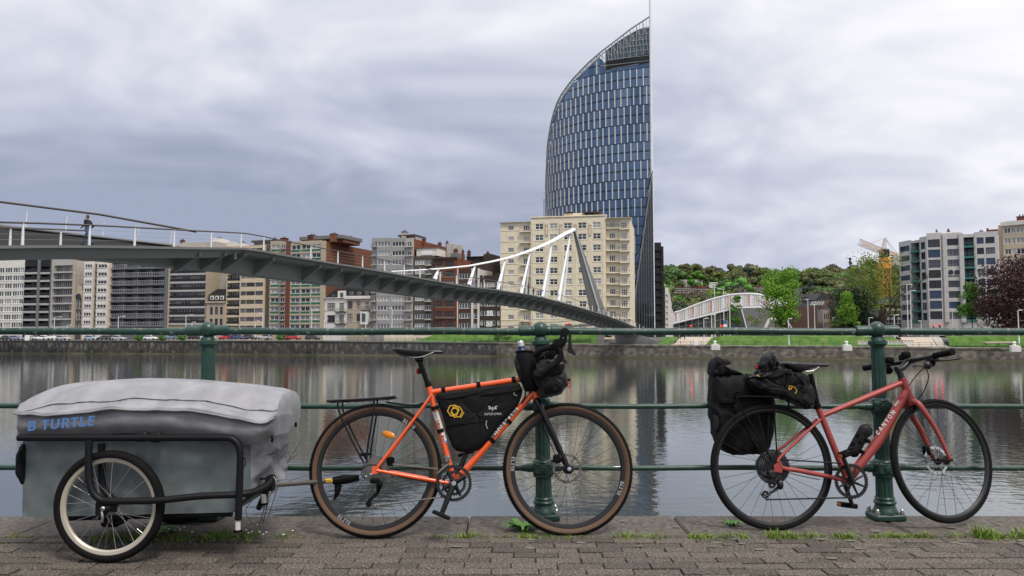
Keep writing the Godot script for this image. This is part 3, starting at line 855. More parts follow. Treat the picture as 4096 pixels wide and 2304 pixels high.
	t = _facade("town_house", "small ornate stone house with a black mansard roof and three arched windows", "house", V(-102.85, -1, -258.98), -0.2439, 7.48, 9, "ochre_stone", [{"u": [0, .99], "k": "s", "top": 12.42, "off": .1}, {"u": [.99, 6.6], "k": "w", "top": 12.38, "rows": [7.89, 10.5, 3.91, 2], "cols": [[1.3, 2.4], [3.2, 4.4], [5.1, 6.2]], "sash": 1, "frame": "soot_stone", "style": "transom", "pane": 8}, {"u": [6.6, 7.48], "k": "s", "top": 12.35, "off": .1}])
	_shape_on(t, "roof", [Vector2(.05, 14.55), Vector2(7.22, 14.46), Vector2(7.01, 16.49), Vector2(3.48, 16.54), Vector2(1.85, 15.6)], -8, -.6, "dark_slate")
	_fbox(t, "attic", Vector2(.46, 12.91), Vector2(7.15, 14.57), -2, -.2, "soot_stone", .05)
	_fbox(t, "cornice", Vector2(-.3, 11.84), Vector2(7.34, 12.34), -.3, .5, "ochre_stone", .05)
	_fbox(t, "dormer_window", Vector2(1.42, 12.96), Vector2(2.65, 14.22), -.2, .1, "white_frame", .05)
	_fbox(t, "pane", Vector2(1.68, 13.13), Vector2(2.39, 13.99), .1, .13, "pane_dark", .01)
	_fbox(t, "dormer_window", Vector2(3.31, 12.94), Vector2(4.53, 14.2), -.2, .1, "white_frame", .05)
	_fbox(t, "pane", Vector2(3.57, 13.11), Vector2(4.27, 13.97), .1, .13, "pane_dark", .01)
	_fbox(t, "dormer_window", Vector2(5.23, 12.92), Vector2(6.44, 14.18), -.2, .1, "white_frame", .05)
	_fbox(t, "pane", Vector2(5.48, 13.09), Vector2(6.18, 13.95), .1, .13, "pane_dark", .01)
	_fbox(t, "balustrade", Vector2(.12, 11.98), Vector2(7.14, 12.61), .1, .3, "soot_stone", .05)
	t = _facade("apartment_building", "block of cream parapet bands with black railed balconies along its narrow left part", "apartment block", V(-95.59, -1, -257.18), -0.3160, 16.91, 16, "cream_band", [{"u": [0, 5.93], "k": "b", "top": 30.98, "rows": [27.78, 29.93, 2.87, 10], "rail": "black_panel", "rkind": "solid", "rh": .85, "slab": "cream_band", "back": "umber_render", "n": 2, "sash": 3, "pane": 9}, {"u": [5.93, 15.35], "k": "w", "top": 30.7, "rows": [28.34, 29.72, 2.84, 10], "cols": [[6.3, 8.4], [8.5, 11.8], [12, 15]], "sash": 2, "frame": "brown_frame", "off": .9, "pane": 10}, {"u": [15.35, 16.91], "k": "s", "top": 30.5, "wall": "umber_render", "off": .1}])
	_fbox(t, "roof_room", Vector2(8.18, 32.56), Vector2(16.98, 30.39), -9, -3, "mid_grey", .05)
	_fbox(t, "roof_slab", Vector2(7.77, 32.75), Vector2(17.21, 32.1), -10, -2, "dark_grey", .05)
	_chimney(t, Vector2(14.92, 33.1), Vector2(15.94, 32.2), -4, "mid_grey")
	_chimney(t, Vector2(17.01, 33.45), Vector2(19.05, 31.66), -5, "red_brick")
	t = _facade("apartment_building", "apartment block with white windows over green panels and a tall red brick flank", "apartment block", V(-79.53, -1, -251.92), -0.3569, 21.31, 30, "beige_concrete", [{"u": [0, 4.07], "k": "w", "top": 31.96, "rows": [29.25, 30.76, 2.91, 10], "cols": [[.4, 3.7]], "sash": 2, "sp": "green_panel", "sph": .75, "slab": "beige_concrete", "pane": 11}, {"u": [4.07, 6.23], "k": "w", "top": 31.83, "rows": [29.13, 30.63, 2.9, 10], "cols": [[4.3, 6]], "sash": 2, "sp": "green_panel", "sph": .75, "slab": "beige_concrete", "pane": 11, "bal": "mid_grey", "rail": "black_rail"}, {"u": [6.23, 8.04], "k": "s", "top": 31.74, "wall": "maroon_render", "off": .06}, {"u": [8.04, 19.79], "k": "w", "top": 31.45, "rows": [28.78, 30.27, 2.86, 10], "cols": [[8.3, 11.8], [12.2, 15.7], [16.2, 19.5]], "sash": 2, "sp": "green_panel", "sph": .75, "slab": "beige_concrete", "pane": 11}, {"u": [19.79, 21.31], "k": "s", "top": 31.16, "off": .3}], "orange_brick")
	_fbox(t, "roof_room", Vector2(9.44, 33.03), Vector2(25.35, 30.93), -14, -4, "maroon_render", .05)
	_fbox(t, "roof_slab", Vector2(9.1, 33.33), Vector2(25.65, 32.16), -15, -3, "mid_grey", .05)
	_chimney(t, Vector2(12.27, 33.6), Vector2(14.52, 31.54), -3, "red_brick")
	_chimney(t, Vector2(21.44, 33.52), Vector2(23.42, 31.02), -2, "orange_brick")
	_chimney(t, Vector2(26.46, 31.3), Vector2(27.28, 30.03), -22, "orange_brick")
	_chimney(t, Vector2(23.71, 33.13), Vector2(25.16, 32.46), -9, "red_brick")
	t = _facade("town_house", "white plastered town house with a dark sloping roof, beside the brick flank", "house", V(-59.56, -1, -244.48), -0.3696, 8.17, 9, "white_render", [{"u": [0, 4.19], "k": "w", "top": 12.85, "rows": [8.88, 11.21, 3.83, 2], "cols": [[1, 3.9]], "sash": 3, "frame": "dark_frame", "style": "transom", "sill": "ochre_stone"}, {"u": [4.19, 8.17], "k": "w", "top": 12.78, "rows": [8.56, 11.23, 3.81, 2], "cols": [[5.5, 7.2]], "sash": 2, "frame": "green_panel", "bal": "soot_stone", "style": "transom", "sill": "ochre_stone"}])
	_shape_on(t, "roof", [Vector2(-.15, 12.97), Vector2(8.04, 12.83), Vector2(8, 15.74), Vector2(4.48, 15.73), Vector2(2.88, 15.16)], -8.5, -.4, "dark_slate")
	_fbox(t, "dormer", Vector2(4.92, 12.34), Vector2(7.69, 15.01), -3, .2, "white_render", .05)
	_fbox(t, "dormer_window", Vector2(5.88, 12.48), Vector2(7, 14.4), .2, .26, "pane_green", .01)
	_fbox(t, "skylight", Vector2(2.59, 13.25), Vector2(3.55, 14.05), -.4, -.3, "pane_mid", .01)
	_fbox(t, "cornice", Vector2(-.25, 12.75), Vector2(8.2, 12.93), -.3, .5, "white_render", .05)
	t = _facade("town_house", "pale brick town house with a black mansard roof, two round dormers and a bow window", "house", V(-52.2, -1, -241.63), -0.3514, 9.01, 10, "ochre_stone", [{"u": [0, 3.3], "k": "w", "top": 13.39, "rows": [9.25, 11.69, 3.91, 2], "cols": [[.7, 2.4]], "sash": 2, "frame": "brown_frame", "style": "transom", "sill": "white_render"}, {"u": [3.3, 5.86], "k": "w", "top": 13.34, "rows": [9.22, 11.65, 3.89, 2], "cols": [[3.9, 5.3]], "sash": 2, "frame": "brown_frame", "style": "transom", "sill": "white_render"}, {"u": [5.86, 9.01], "k": "w", "top": 13.29, "rows": [8.94, 11.61, 3.88, 2], "cols": [[6.8, 8.2]], "sash": 2, "frame": "pale_rail", "style": "transom", "bal": "soot_stone"}])
	_shape_on(t, "roof", [Vector2(-.14, 13.52), Vector2(8.9, 13.36), Vector2(8.59, 15.54), Vector2(8.24, 15.92), Vector2(-.18, 16.1)], -8, -.5, "dark_slate")
	_fbox(t, "cornice", Vector2(-.27, 12.35), Vector2(9.01, 13.23), -.3, .55, "white_render", .05)
	_shape_on(t, "dormer_window", [Vector2(2.61, 14.12), Vector2(2.52, 13.82), Vector2(2.25, 13.61), Vector2(1.87, 13.53), Vector2(1.5, 13.62), Vector2(1.22, 13.84), Vector2(1.12, 14.15), Vector2(1.21, 14.44), Vector2(1.48, 14.66), Vector2(1.86, 14.73), Vector2(2.23, 14.64), Vector2(2.51, 14.42)], -.6, 0, "zinc")
	_shape_on(t, "pane", [Vector2(2.24, 14.12), Vector2(2.19, 13.98), Vector2(2.06, 13.87), Vector2(1.87, 13.83), Vector2(1.68, 13.88), Vector2(1.54, 13.99), Vector2(1.49, 14.14), Vector2(1.54, 14.29), Vector2(1.67, 14.39), Vector2(1.86, 14.43), Vector2(2.05, 14.39), Vector2(2.19, 14.28)], 0, .05, "pane_mid")
	_shape_on(t, "dormer_window", [Vector2(5.38, 14.07), Vector2(5.28, 13.77), Vector2(5.02, 13.56), Vector2(4.65, 13.48), Vector2(4.28, 13.57), Vector2(4, 13.79), Vector2(3.9, 14.09), Vector2(3.99, 14.39), Vector2(4.26, 14.6), Vector2(4.63, 14.68), Vector2(5, 14.59), Vector2(5.28, 14.37)], -.6, 0, "zinc")
	_shape_on(t, "pane", [Vector2(5.01, 14.07), Vector2(4.96, 13.93), Vector2(4.83, 13.82), Vector2(4.64, 13.78), Vector2(4.46, 13.83), Vector2(4.32, 13.94), Vector2(4.27, 14.09), Vector2(4.32, 14.24), Vector2(4.45, 14.34), Vector2(4.64, 14.38), Vector2(4.82, 14.33), Vector2(4.96, 14.22)], 0, .05, "pane_mid")
	_fbox(t, "dormer_window", Vector2(6.81, 13.47), Vector2(8.03, 15.01), -1, 0, "zinc", .05)
	_fbox(t, "pane", Vector2(7.09, 13.64), Vector2(7.75, 14.62), 0, .05, "pane_mid", .01)
	_fbox(t, "bow_window", Vector2(5.8, 4.34), Vector2(8.62, 8.33), 0, 1.1, "pale_rail", .05)
	_fbox(t, "pane", Vector2(6.46, 5.2), Vector2(8.01, 7.85), 1.1, 1.15, "pane_green", .01)
	t = _facade("apartment_building", "grey rendered apartment block with white window rows and a long brick flank", "apartment block", V(-43.66, -1, -238.5), -0.3358, 14.31, 38, "grey_render", [{"u": [0, 1.94], "k": "w", "top": 31.25, "rows": [28.64, 30.08, 2.85, 10], "cols": [[1, 1.7]], "sash": 1, "pane": 12, "bal": "grey_render"}, {"u": [1.94, 6.97], "k": "w", "top": 31.1, "rows": [28.5, 29.94, 2.83, 10], "cols": [[2.2, 6.6]], "sash": 4, "pane": 12, "off": .35}, {"u": [6.97, 11.68], "k": "w", "top": 30.89, "rows": [28.31, 29.74, 2.81, 10], "cols": [[7.2, 11.5]], "sash": 4, "pane": 12, "off": .35}, {"u": [11.68, 14.31], "k": "w", "top": 30.74, "rows": [28.17, 29.59, 2.8, 10], "cols": [[12.3, 13.6]], "sash": 2, "pane": 12, "bal": "light_concrete", "wall": "light_concrete"}], "red_brick")
	_fbox(t, "roof_room", Vector2(7.6, 32.26), Vector2(13.14, 30.7), -10, -4, "light_concrete", .05)
	_fbox(t, "roof_slab", Vector2(7.41, 32.32), Vector2(13.32, 31.82), -11, -3, "dark_grey", .05)
	_chimney(t, Vector2(8.63, 33.13), Vector2(10.15, 30.97), -3, "light_concrete")
	_chimney(t, Vector2(14.27, 30.9), Vector2(15.25, 29.54), -6, "red_brick")
	_chimney(t, Vector2(16.01, 30.46), Vector2(16.99, 29.11), -14, "red_brick")
	_chimney(t, Vector2(17.49, 30.03), Vector2(18.46, 28.68), -22, "red_brick")
	_chimney(t, Vector2(18.82, 29.61), Vector2(19.78, 28.27), -32, "red_brick")
	t = _facade("apartment_building", "dark stone block with white windows under a white boxed attic, beside the red brick house", "apartment block", V(-30.1, -1, -233.76), -0.3450, 7.12, 14, "soot_stone", [{"u": [0, 4.27], "k": "w", "top": 25.07, "rows": [22.38, 23.84, 2.74, 8], "cols": [[.6, 4.2]], "pane": 13, "sash": 4}, {"u": [4.27, 6.33], "k": "w", "top": 24.96, "rows": [22.28, 23.73, 2.73, 8], "cols": [[4.5, 5.9]], "pane": 13, "sash": 2, "bal": "light_concrete"}, {"u": [6.33, 7.12], "k": "s", "top": 24.91, "wall": "umber_render"}])
	_fbox(t, "attic", Vector2(.52, 25.12), Vector2(7.54, 27.46), -12, -1, "white_render", .05)
	_fbox(t, "attic_panel", Vector2(2.18, 25.41), Vector2(5.91, 26.67), -1, -.8, "white_frame", .05)
	_fbox(t, "roof_slab", Vector2(.28, 27.61), Vector2(7.75, 27.57), -12.5, -.6, "pale_slab", .05)
	_fbox(t, "roof_room", Vector2(7.83, 24.2), Vector2(10.42, 29.39), -14, -7, "light_concrete", .05)
	_chimney(t, Vector2(7.1, 29.77), Vector2(7.81, 27.45), -8, "red_brick")
	t = _facade("apartment_building", "red brick house with two bays of dark framed windows under a black cornice", "apartment block", V(-23.4, -1, -231.36), -0.3517, 7.51, 12, "red_brick", [{"u": [0, .47], "k": "s", "top": 24.58}, {"u": [.47, 3.41], "k": "w", "top": 24.52, "rows": [21.57, 23.39, 3.02, 7], "cols": [[.8, 2.9]], "sash": 2, "frame": "brown_frame", "style": "transom", "off": .5, "sill": "ochre_stone"}, {"u": [3.41, 7.18], "k": "w", "top": 24.4, "rows": [21.46, 23.28, 3.01, 7], "cols": [[3.8, 6.7]], "sash": 3, "frame": "brown_frame", "style": "transom", "off": .6, "sill": "ochre_stone"}, {"u": [7.18, 7.51], "k": "s", "top": 24.33}])
	_fbox(t, "cornice", Vector2(-.19, 23.75), Vector2(7.52, 24.32), -.3, .9, "dark_slate", .05)
	_fbox(t, "roof_room", Vector2(3.94, 26), Vector2(6.17, 24.25), -9, -3, "mid_grey", .05)
	_chimney(t, Vector2(3.54, 27.21), Vector2(4.59, 25.86), -6, "red_brick")
	_chimney(t, Vector2(7.59, 26.22), Vector2(8.19, 24.06), -3, "red_brick")
	_fbox(t, "string_course", Vector2(-.01, 5.77), Vector2(7.45, 6), -.2, .85, "umber_render", .05)
	t = _facade("brick_building", "dark brick block with chimneys showing above and behind the lower houses", "building", V(-16.52, -1, -239.55), -0.3463, 11.73, 12, "dark_brick", [{"u": [0, 10.42], "k": "s", "top": 23.87}, {"u": [10.42, 11.73], "k": "s", "top": 22.7}])
	_fbox(t, "roof_room", Vector2(1.21, 24), Vector2(7.74, 25.57), -10, -3, "umber_render", .05)
	_fbox(t, "roof_slab", Vector2(.98, 25.7), Vector2(7.93, 25.71), -11, -2, "dark_grey", .05)
	_fbox(t, "wall", Vector2(7.75, 23.74), Vector2(10.3, 26.21), -9, -1, "dark_brick", .05)
	_chimney(t, Vector2(.98, 26.5), Vector2(1.74, 25.6), -4, "red_brick")
	_chimney(t, Vector2(7.87, 26.62), Vector2(8.67, 26.22), -3, "red_brick")
	_fbox(t, "roof_window", Vector2(2.28, 24.34), Vector2(3.35, 25.3), -3, -2.9, "pane_mid", .01)
	_fbox(t, "roof_window", Vector2(6.16, 24.21), Vector2(6.69, 25.18), -3, -2.9, "pane_dark", .01)
	t = _facade("apartment_building", "cream framed house with brown brick bands and a narrow stair window strip", "apartment block", V(-16.34, -1, -228.77), -0.3588, 7.27, 12, "white_render", [{"u": [0, .36], "k": "s", "top": 20.91, "off": .15}, {"u": [.36, 4.62], "k": "w", "top": 20.84, "rows": [17.72, 19.3, 2.93, 6], "cols": [[.6, 4.2]], "pane": 2, "sash": 4, "wall": "brown_brick"}, {"u": [4.62, 5.31], "k": "s", "top": 20.77, "off": .15}, {"u": [5.31, 6.66], "k": "w", "top": 20.74, "rows": [17.63, 19.21, 2.92, 6], "cols": [[5.4, 6.6]], "pane": 2, "sash": 1, "style": "transom", "wall": "brown_brick"}, {"u": [6.66, 7.27], "k": "s", "top": 20.71, "off": .15}])
	t = _facade("apartment_building", "dark brown brick house with white windows and two white posters, beside the cream block", "apartment block", V(-9.54, -1, -226.22), -0.3659, 6.73, 12, "dark_brick", [{"u": [0, 1.27], "k": "w", "top": 18.64, "rows": [15.14, 16.6, 2.8, 5], "cols": [[.3, 1.1]], "pane": 13, "sash": 1}, {"u": [1.27, 5.36], "k": "w", "top": 18.56, "rows": [15.08, 16.53, 2.79, 5], "cols": [[1.5, 5]], "pane": 13, "sash": 4}, {"u": [5.36, 6.73], "k": "w", "top": 18.48, "rows": [15.02, 16.46, 2.77, 5], "cols": [[5.6, 6.4]], "pane": 13, "sash": 1}])
	_fbox(t, "poster", Vector2(2.34, 8.21), Vector2(4.16, 6.68), .02, .08, "white_frame", .01)
	_fbox(t, "poster_mark", Vector2(2.6, 7.56), Vector2(2.82, 7.25), .08, .1, "tower_glass", .01)
	_fbox(t, "poster_mark", Vector2(3.15, 8.06), Vector2(3.38, 7.76), .08, .1, "tower_glass", .01)
	_fbox(t, "poster_mark", Vector2(3.65, 7.64), Vector2(3.88, 7.33), .08, .1, "tower_glass", .01)
	_fbox(t, "poster_mark", Vector2(3.15, 7.18), Vector2(3.38, 6.87), .08, .1, "tower_glass", .01)
	_fbox(t, "poster", Vector2(2.17, 5.07), Vector2(3.99, 3.56), .02, .08, "white_frame", .01)
	_fbox(t, "poster_mark", Vector2(2.43, 4.42), Vector2(2.65, 4.12), .08, .1, "tower_glass", .01)
	_fbox(t, "poster_mark", Vector2(2.98, 4.93), Vector2(3.21, 4.63), .08, .1, "tower_glass", .01)
	_fbox(t, "poster_mark", Vector2(3.48, 4.51), Vector2(3.71, 4.21), .08, .1, "tower_glass", .01)
	_fbox(t, "poster_mark", Vector2(2.98, 4.05), Vector2(3.21, 3.75), .08, .1, "tower_glass", .01)
	_fbox(t, "roof_room", Vector2(2.7, 18.46), Vector2(6.59, 19.63), -11, -5, "umber_render", .05)
	t = _facade("apartment_building", "large cream rendered apartment block with carved panels, balconies and a rounded corner bay", "apartment block", V(-3.36, -1, -223.85), -0.2128, 37.54, 22, "cream_render", [{"u": [0, 5.75], "k": "w", "top": 34.06, "rows": [31.62, 32.99, 3.26, 10], "cols": [[2.2, 4]], "sash": 3, "sill": "cream_render"}, {"u": [5.75, 9.18], "k": "w", "top": 34.05, "rows": [31.27, 33.04, 3.25, 10], "cols": [[6.8, 8.5]], "sash": 3, "bal": "cream_render", "rail": "black_rail"}, {"u": [9.18, 30.77], "k": "w", "top": 35.22, "rows": [31.49, 33.17, 3.21, 10], "cols": [[10.5, 12.9], [14.7, 17], [18.8, 21.1], [22.9, 25.3], [27.1, 29.4]], "sash": 2, "style": "transom", "off": .9, "sill": "cream_render"}, {"u": [30.77, 34.64], "k": "w", "top": 34.27, "rows": [31.47, 33.2, 3.17, 10], "cols": [[31.7, 33.4]], "sash": 3, "bal": "cream_render", "rail": "black_rail", "style": "transom"}, {"u": [34.64, 37.54], "k": "w", "top": 34.16, "rows": [31.1, 32.93, 3.16, 10], "cols": [[35, 36.7]], "sash": 3, "style": "grid", "off": .5, "pane": 14, "bal": "cream_render"}])
	_fbox(t, "carved_panel", Vector2(13.33, 29.34), Vector2(14.27, 32.92), .85, 1.05, "ochre_stone", .05)
	_fbox(t, "carved_figure", Vector2(13.6, 29.87), Vector2(13.99, 32.16), 1.05, 1.15, "cream_render", .05)
	_fbox(t, "carved_panel", Vector2(17.54, 29.22), Vector2(18.48, 32.79), .85, 1.05, "ochre_stone", .05)
	_fbox(t, "carved_figure", Vector2(17.82, 29.76), Vector2(18.2, 32.04), 1.05, 1.15, "cream_render", .05)
	_fbox(t, "carved_panel", Vector2(21.7, 29.11), Vector2(22.63, 32.66), .85, 1.05, "ochre_stone", .05)
	_fbox(t, "carved_figure", Vector2(21.97, 29.64), Vector2(22.35, 31.92), 1.05, 1.15, "cream_render", .05)
	_fbox(t, "carved_panel", Vector2(25.87, 29), Vector2(26.8, 32.53), .85, 1.05, "ochre_stone", .05)
	_fbox(t, "carved_figure", Vector2(26.14, 29.53), Vector2(26.53, 31.79), 1.05, 1.15, "cream_render", .05)
	_fbox(t, "pilaster", Vector2(9.64, 3.65), Vector2(10.13, 33.78), .85, 1, "cream_render", .05)
	_fbox(t, "pilaster", Vector2(13.18, 3.65), Vector2(13.7, 33.67), .85, 1, "cream_render", .05)
	_fbox(t, "pilaster", Vector2(13.86, 3.64), Vector2(14.38, 33.64), .85, 1, "cream_render", .05)
	_fbox(t, "pilaster", Vector2(17.36, 3.64), Vector2(17.91, 33.53), .85, 1, "cream_render", .05)
	_fbox(t, "pilaster", Vector2(18.04, 3.63), Vector2(18.59, 33.51), .85, 1, "cream_render", .05)
	_fbox(t, "pilaster", Vector2(21.38, 3.63), Vector2(21.96, 33.41), .85, 1, "cream_render", .05)
	_fbox(t, "pilaster", Vector2(22.05, 3.62), Vector2(22.63, 33.39), .85, 1, "cream_render", .05)
	_fbox(t, "pilaster", Vector2(25.63, 3.62), Vector2(26.24, 33.27), .85, 1, "cream_render", .05)
	_fbox(t, "pilaster", Vector2(26.3, 3.61), Vector2(26.91, 33.25), .85, 1, "cream_render", .05)
	_fbox(t, "pilaster", Vector2(29.77, 3.61), Vector2(30.41, 33.15), .85, 1, "cream_render", .05)
	_fbox(t, "cornice", Vector2(30.81, 34.07), Vector2(38.03, 34.15), -.3, 1.6, "cream_render", .05)
	_fbox(t, "cornice", Vector2(-.42, 33.91), Vector2(9.22, 33.94), -.3, .7, "cream_render", .05)
	_fbox(t, "cornice", Vector2(9.09, 35.17), Vector2(31.11, 34.86), -.3, 1.15, "cream_render", .05)
	_fbox(t, "roof_room", Vector2(18.43, 35.22), Vector2(24.31, 36.37), -8, -2, "cream_render", .05)
	_fbox(t, "pergola_roof", Vector2(23.91, 36.31), Vector2(29.24, 36.53), -9, -1, "dark_grey", .05)
	_fbox(t, "pergola_back", Vector2(24.17, 35.09), Vector2(28.97, 36.13), -8.6, -8, "dark_slate", .05)
	_fbox(t, "pergola_post", Vector2(24.01, 35.04), Vector2(24.18, 36.3), -1.4, -1.2, "dark_frame", .02)
	_fbox(t, "pergola_post", Vector2(25.69, 34.98), Vector2(25.86, 36.24), -1.4, -1.2, "dark_frame", .02)
	_fbox(t, "pergola_post", Vector2(27.42, 34.93), Vector2(27.59, 36.18), -1.4, -1.2, "dark_frame", .02)
	_fbox(t, "pergola_post", Vector2(28.91, 34.88), Vector2(29.08, 36.13), -1.4, -1.2, "dark_frame", .02)
	_fbox(t, "roof_slab", Vector2(18.25, 36.58), Vector2(21.22, 36.7), -8.5, -1.5, "dark_grey", .05)
	t = _facade("office_block", "slim black office block with lit glass bays, right of the leaning glass wedge", "office block", V(55.23, -1, -300), -0.0000, 3.22, 6, "black_panel", [{"u": [0, 3.22], "k": "w", "top": 37.34, "rows": [32.14, 34.14, 3.01, 11], "cols": [[.2, 3]], "frame": "dark_frame", "pane": 15, "sash": 4, "recess": .5}])
	_fbox(t, "side_wall", Vector2(3.59, 36.08), Vector2(4.54, 2.61), -22, -2, "black_panel", .05)
	t = _facade("white_building", "white building with a slanting stepped edge, beside the black office block", "building", V(63.79, -1, -320), 0.4268, 4.83, 16, "white_concrete", [{"u": [0, 1.75], "k": "w", "top": 20.99, "rows": [16.29, 17.9, 2.42, 6], "cols": [[.2, 1.2]], "sash": 1, "frame": "dark_frame", "recess": .5}, {"u": [1.75, 3.21], "k": "s", "top": 13.6}, {"u": [3.21, 4.83], "k": "s", "top": 9.23}])
	_shape_on(t, "wall", [Vector2(1.98, 20.55), Vector2(1.87, 13.43), Vector2(3.38, 13.46)], -10, -.1, "white_concrete")
	_shape_on(t, "wall", [Vector2(3.36, 12.4), Vector2(3.31, 9.07), Vector2(4.89, 9.08)], -10, -.1, "white_concrete")
	_fbox(t, "roof_box", Vector2(.23, 20.87), Vector2(1.99, 21.28), -3, 0, "orange_brick", .05)
	t = _facade("apartment_building", "turned end wing of the grey stone block, with teal balconies, nearest the crane", "apartment block", V(114.23, -1, -226), -1.4797, 13.05, 12, "stone_grey", [{"u": [0, 5.73], "k": "w", "top": 28.45, "rows": [25.4, 26.95, 2.85, 8], "cols": [[.5, 5.1]], "frame": "dark_frame", "pane": 16, "sash": 4}, {"u": [5.73, 9.87], "k": "b", "top": 28.05, "rows": [24.99, 27.36, 2.84, 8], "rail": "teal_metal", "rh": 1.05, "slab": "teal_metal", "back": "dark_grey", "frame": "dark_frame", "prot": .3, "pane": 8, "n": 2, "sash": 2}, {"u": [9.87, 13.05], "k": "w", "top": 28.61, "rows": [25.12, 27.12, 2.84, 8], "cols": [[10.4, 12.3]], "frame": "dark_frame", "pane": 16, "sash": 2}])
	t = _facade("apartment_building", "modern grey stone block with a rounded glass bay, twin portholes and teal balconies", "apartment block", V(114.87, -1, -212), -0.4956, 16.82, 16, "stone_grey", [{"u": [0, 3.42], "k": "w", "top": 29.13, "rows": [25.14, 27.34, 2.82, 8], "cols": [[.3, 3.2]], "frame": "dark_frame", "pane": 16, "sash": 5, "style": "grid", "off": 1.1}, {"u": [3.42, 7.94], "k": "w", "top": 28.95, "rows": [25.56, 27.38, 2.87, 8], "cols": [[4, 7.6]], "frame": "dark_frame", "pane": 16, "sash": 4, "style": "transom"}, {"u": [7.94, 11.34], "k": "b", "top": 28.41, "rows": [25.15, 27.57, 2.85, 8], "rail": "teal_metal", "rh": 1.05, "slab": "teal_metal", "back": "dark_grey", "frame": "dark_frame", "prot": .3, "pane": 8, "n": 2, "sash": 2}, {"u": [11.34, 16.82], "k": "w", "top": 28.83, "rows": [25.62, 27.34, 2.82, 8], "cols": [[11.9, 13.5], [13.9, 16]], "frame": "dark_frame", "pane": 16, "sash": 3}])
	_shape_on(t, "porthole", [Vector2(6.19, 18.19), Vector2(6.14, 17.95), Vector2(6, 17.75), Vector2(5.79, 17.62), Vector2(5.56, 17.58), Vector2(5.32, 17.64), Vector2(5.13, 17.78), Vector2(5, 17.99), Vector2(4.96, 18.24), Vector2(5.02, 18.48), Vector2(5.16, 18.68), Vector2(5.36, 18.81), Vector2(5.6, 18.85), Vector2(5.83, 18.79), Vector2(6.02, 18.65), Vector2(6.15, 18.44)], 0, .25, "pane_dark")
	_shape_on(t, "porthole", [Vector2(7.65, 18.13), Vector2(7.6, 17.89), Vector2(7.46, 17.69), Vector2(7.26, 17.56), Vector2(7.03, 17.52), Vector2(6.79, 17.58), Vector2(6.6, 17.73), Vector2(6.47, 17.94), Vector2(6.43, 18.18), Vector2(6.49, 18.42), Vector2(6.63, 18.62), Vector2(6.83, 18.75), Vector2(7.06, 18.79), Vector2(7.3, 18.74), Vector2(7.49, 18.59), Vector2(7.62, 18.38)], 0, .25, "pane_dark")
	_fbox(t, "wall", Vector2(4.65, 17.23), Vector2(7.97, 19.23), -.2, .06, "stone_grey", .02)
	_fbox(t, "pilaster", Vector2(3.85, 4.51), Vector2(4.9, 28.97), -.2, .5, "stone_grey", .05)
	_fbox(t, "pilaster", Vector2(7.76, 4.48), Vector2(8.83, 28.72), -.2, .5, "stone_grey", .05)
	_fbox(t, "roof_room", Vector2(.21, 29.2), Vector2(8.5, 29.62), -12, -3, "white_render", .05)
	_fbox(t, "roof_room", Vector2(1.47, 29.07), Vector2(4.19, 29.5), -3, -1.2, "white_render", .05)
	_chimney(t, Vector2(2.44, 30.16), Vector2(2.74, 29.71), -6, "red_brick")
	_chimney(t, Vector2(5.2, 30.26), Vector2(5.84, 29.75), -7, "dark_grey")
	_chimney(t, Vector2(12.91, 29.52), Vector2(13.98, 28.87), -7, "red_brick")
	_chimney(t, Vector2(14.71, 29.87), Vector2(15.16, 28.79), -7, "red_brick")
	_fbox(t, "roof_room", Vector2(15.26, 28.71), Vector2(17.46, 30.26), -13, -8, "red_brick", .05)
	t = _facade("apartment_building", "tall cream block with white windows and a brick chimney, behind the copper tree", "apartment block", V(130.31, -1, -205), -0.7414, 13.33, 16, "cream_band", [{"u": [0, 1.04], "k": "s", "top": 30.66, "wall": "light_concrete", "off": -1.2}, {"u": [1.04, 6.13], "k": "w", "top": 30.93, "rows": [28.11, 29.62, 2.84, 9], "cols": [[1.4, 2.9], [3.1, 3.9], [4.1, 5.9]], "frame": "white_frame", "pane": 13, "sash": 2}, {"u": [6.13, 13.33], "k": "w", "top": 30.31, "rows": [27.56, 29.03, 2.78, 9], "cols": [[6.7, 8.6], [9.3, 11.2]], "frame": "white_frame", "pane": 13, "sash": 2}])
	_fbox(t, "roof_room", Vector2(1.07, 31.16), Vector2(5.77, 31.72), -9, -3, "maroon_render", .05)
	_chimney(t, Vector2(3.87, 32.61), Vector2(5.75, 31.38), -3, "red_brick")
	_fbox(t, "roof_slab", Vector2(.78, 31.19), Vector2(14.46, 30.09), -14, .6, "white_render", .05)
	t = _facade("row_house", "grey panelled house with a skylit slate roof, behind the bright green tree", "house", V(88.85, -1, -246), -0.7517, 8.79, 12, "mid_grey", [{"u": [0, 8.79], "k": "w", "top": 9.34, "rows": [7.21, 8.77, 2.6, 2], "cols": [[.6, 1.3], [1.6, 2.3], [2.6, 3.3], [3.5, 4.2], [4.5, 5.2], [5.5, 6.2], [6.5, 7.1], [7.4, 8.1]], "sash": 1, "frame": "dark_frame", "pane": 17}])
	_shape_on(t, "roof", [Vector2(.12, 9.44), Vector2(8.99, 9.23), Vector2(11.06, 12.05), Vector2(1.63, 11.61)], -1.2, -.5, "zinc")
	_shape_on(t, "skylight", [Vector2(6.35, 10.51), Vector2(6.83, 10.49), Vector2(7.65, 11.6), Vector2(7.17, 11.61)], -.5, -.38, "white_frame")
	_shape_on(t, "skylight", [Vector2(7.2, 10.49), Vector2(7.68, 10.47), Vector2(8.49, 11.57), Vector2(8.01, 11.59)], -.5, -.38, "white_frame")
	_shape_on(t, "skylight", [Vector2(8.04, 10.46), Vector2(8.52, 10.45), Vector2(9.33, 11.55), Vector2(8.85, 11.56)], -.5, -.38, "white_frame")
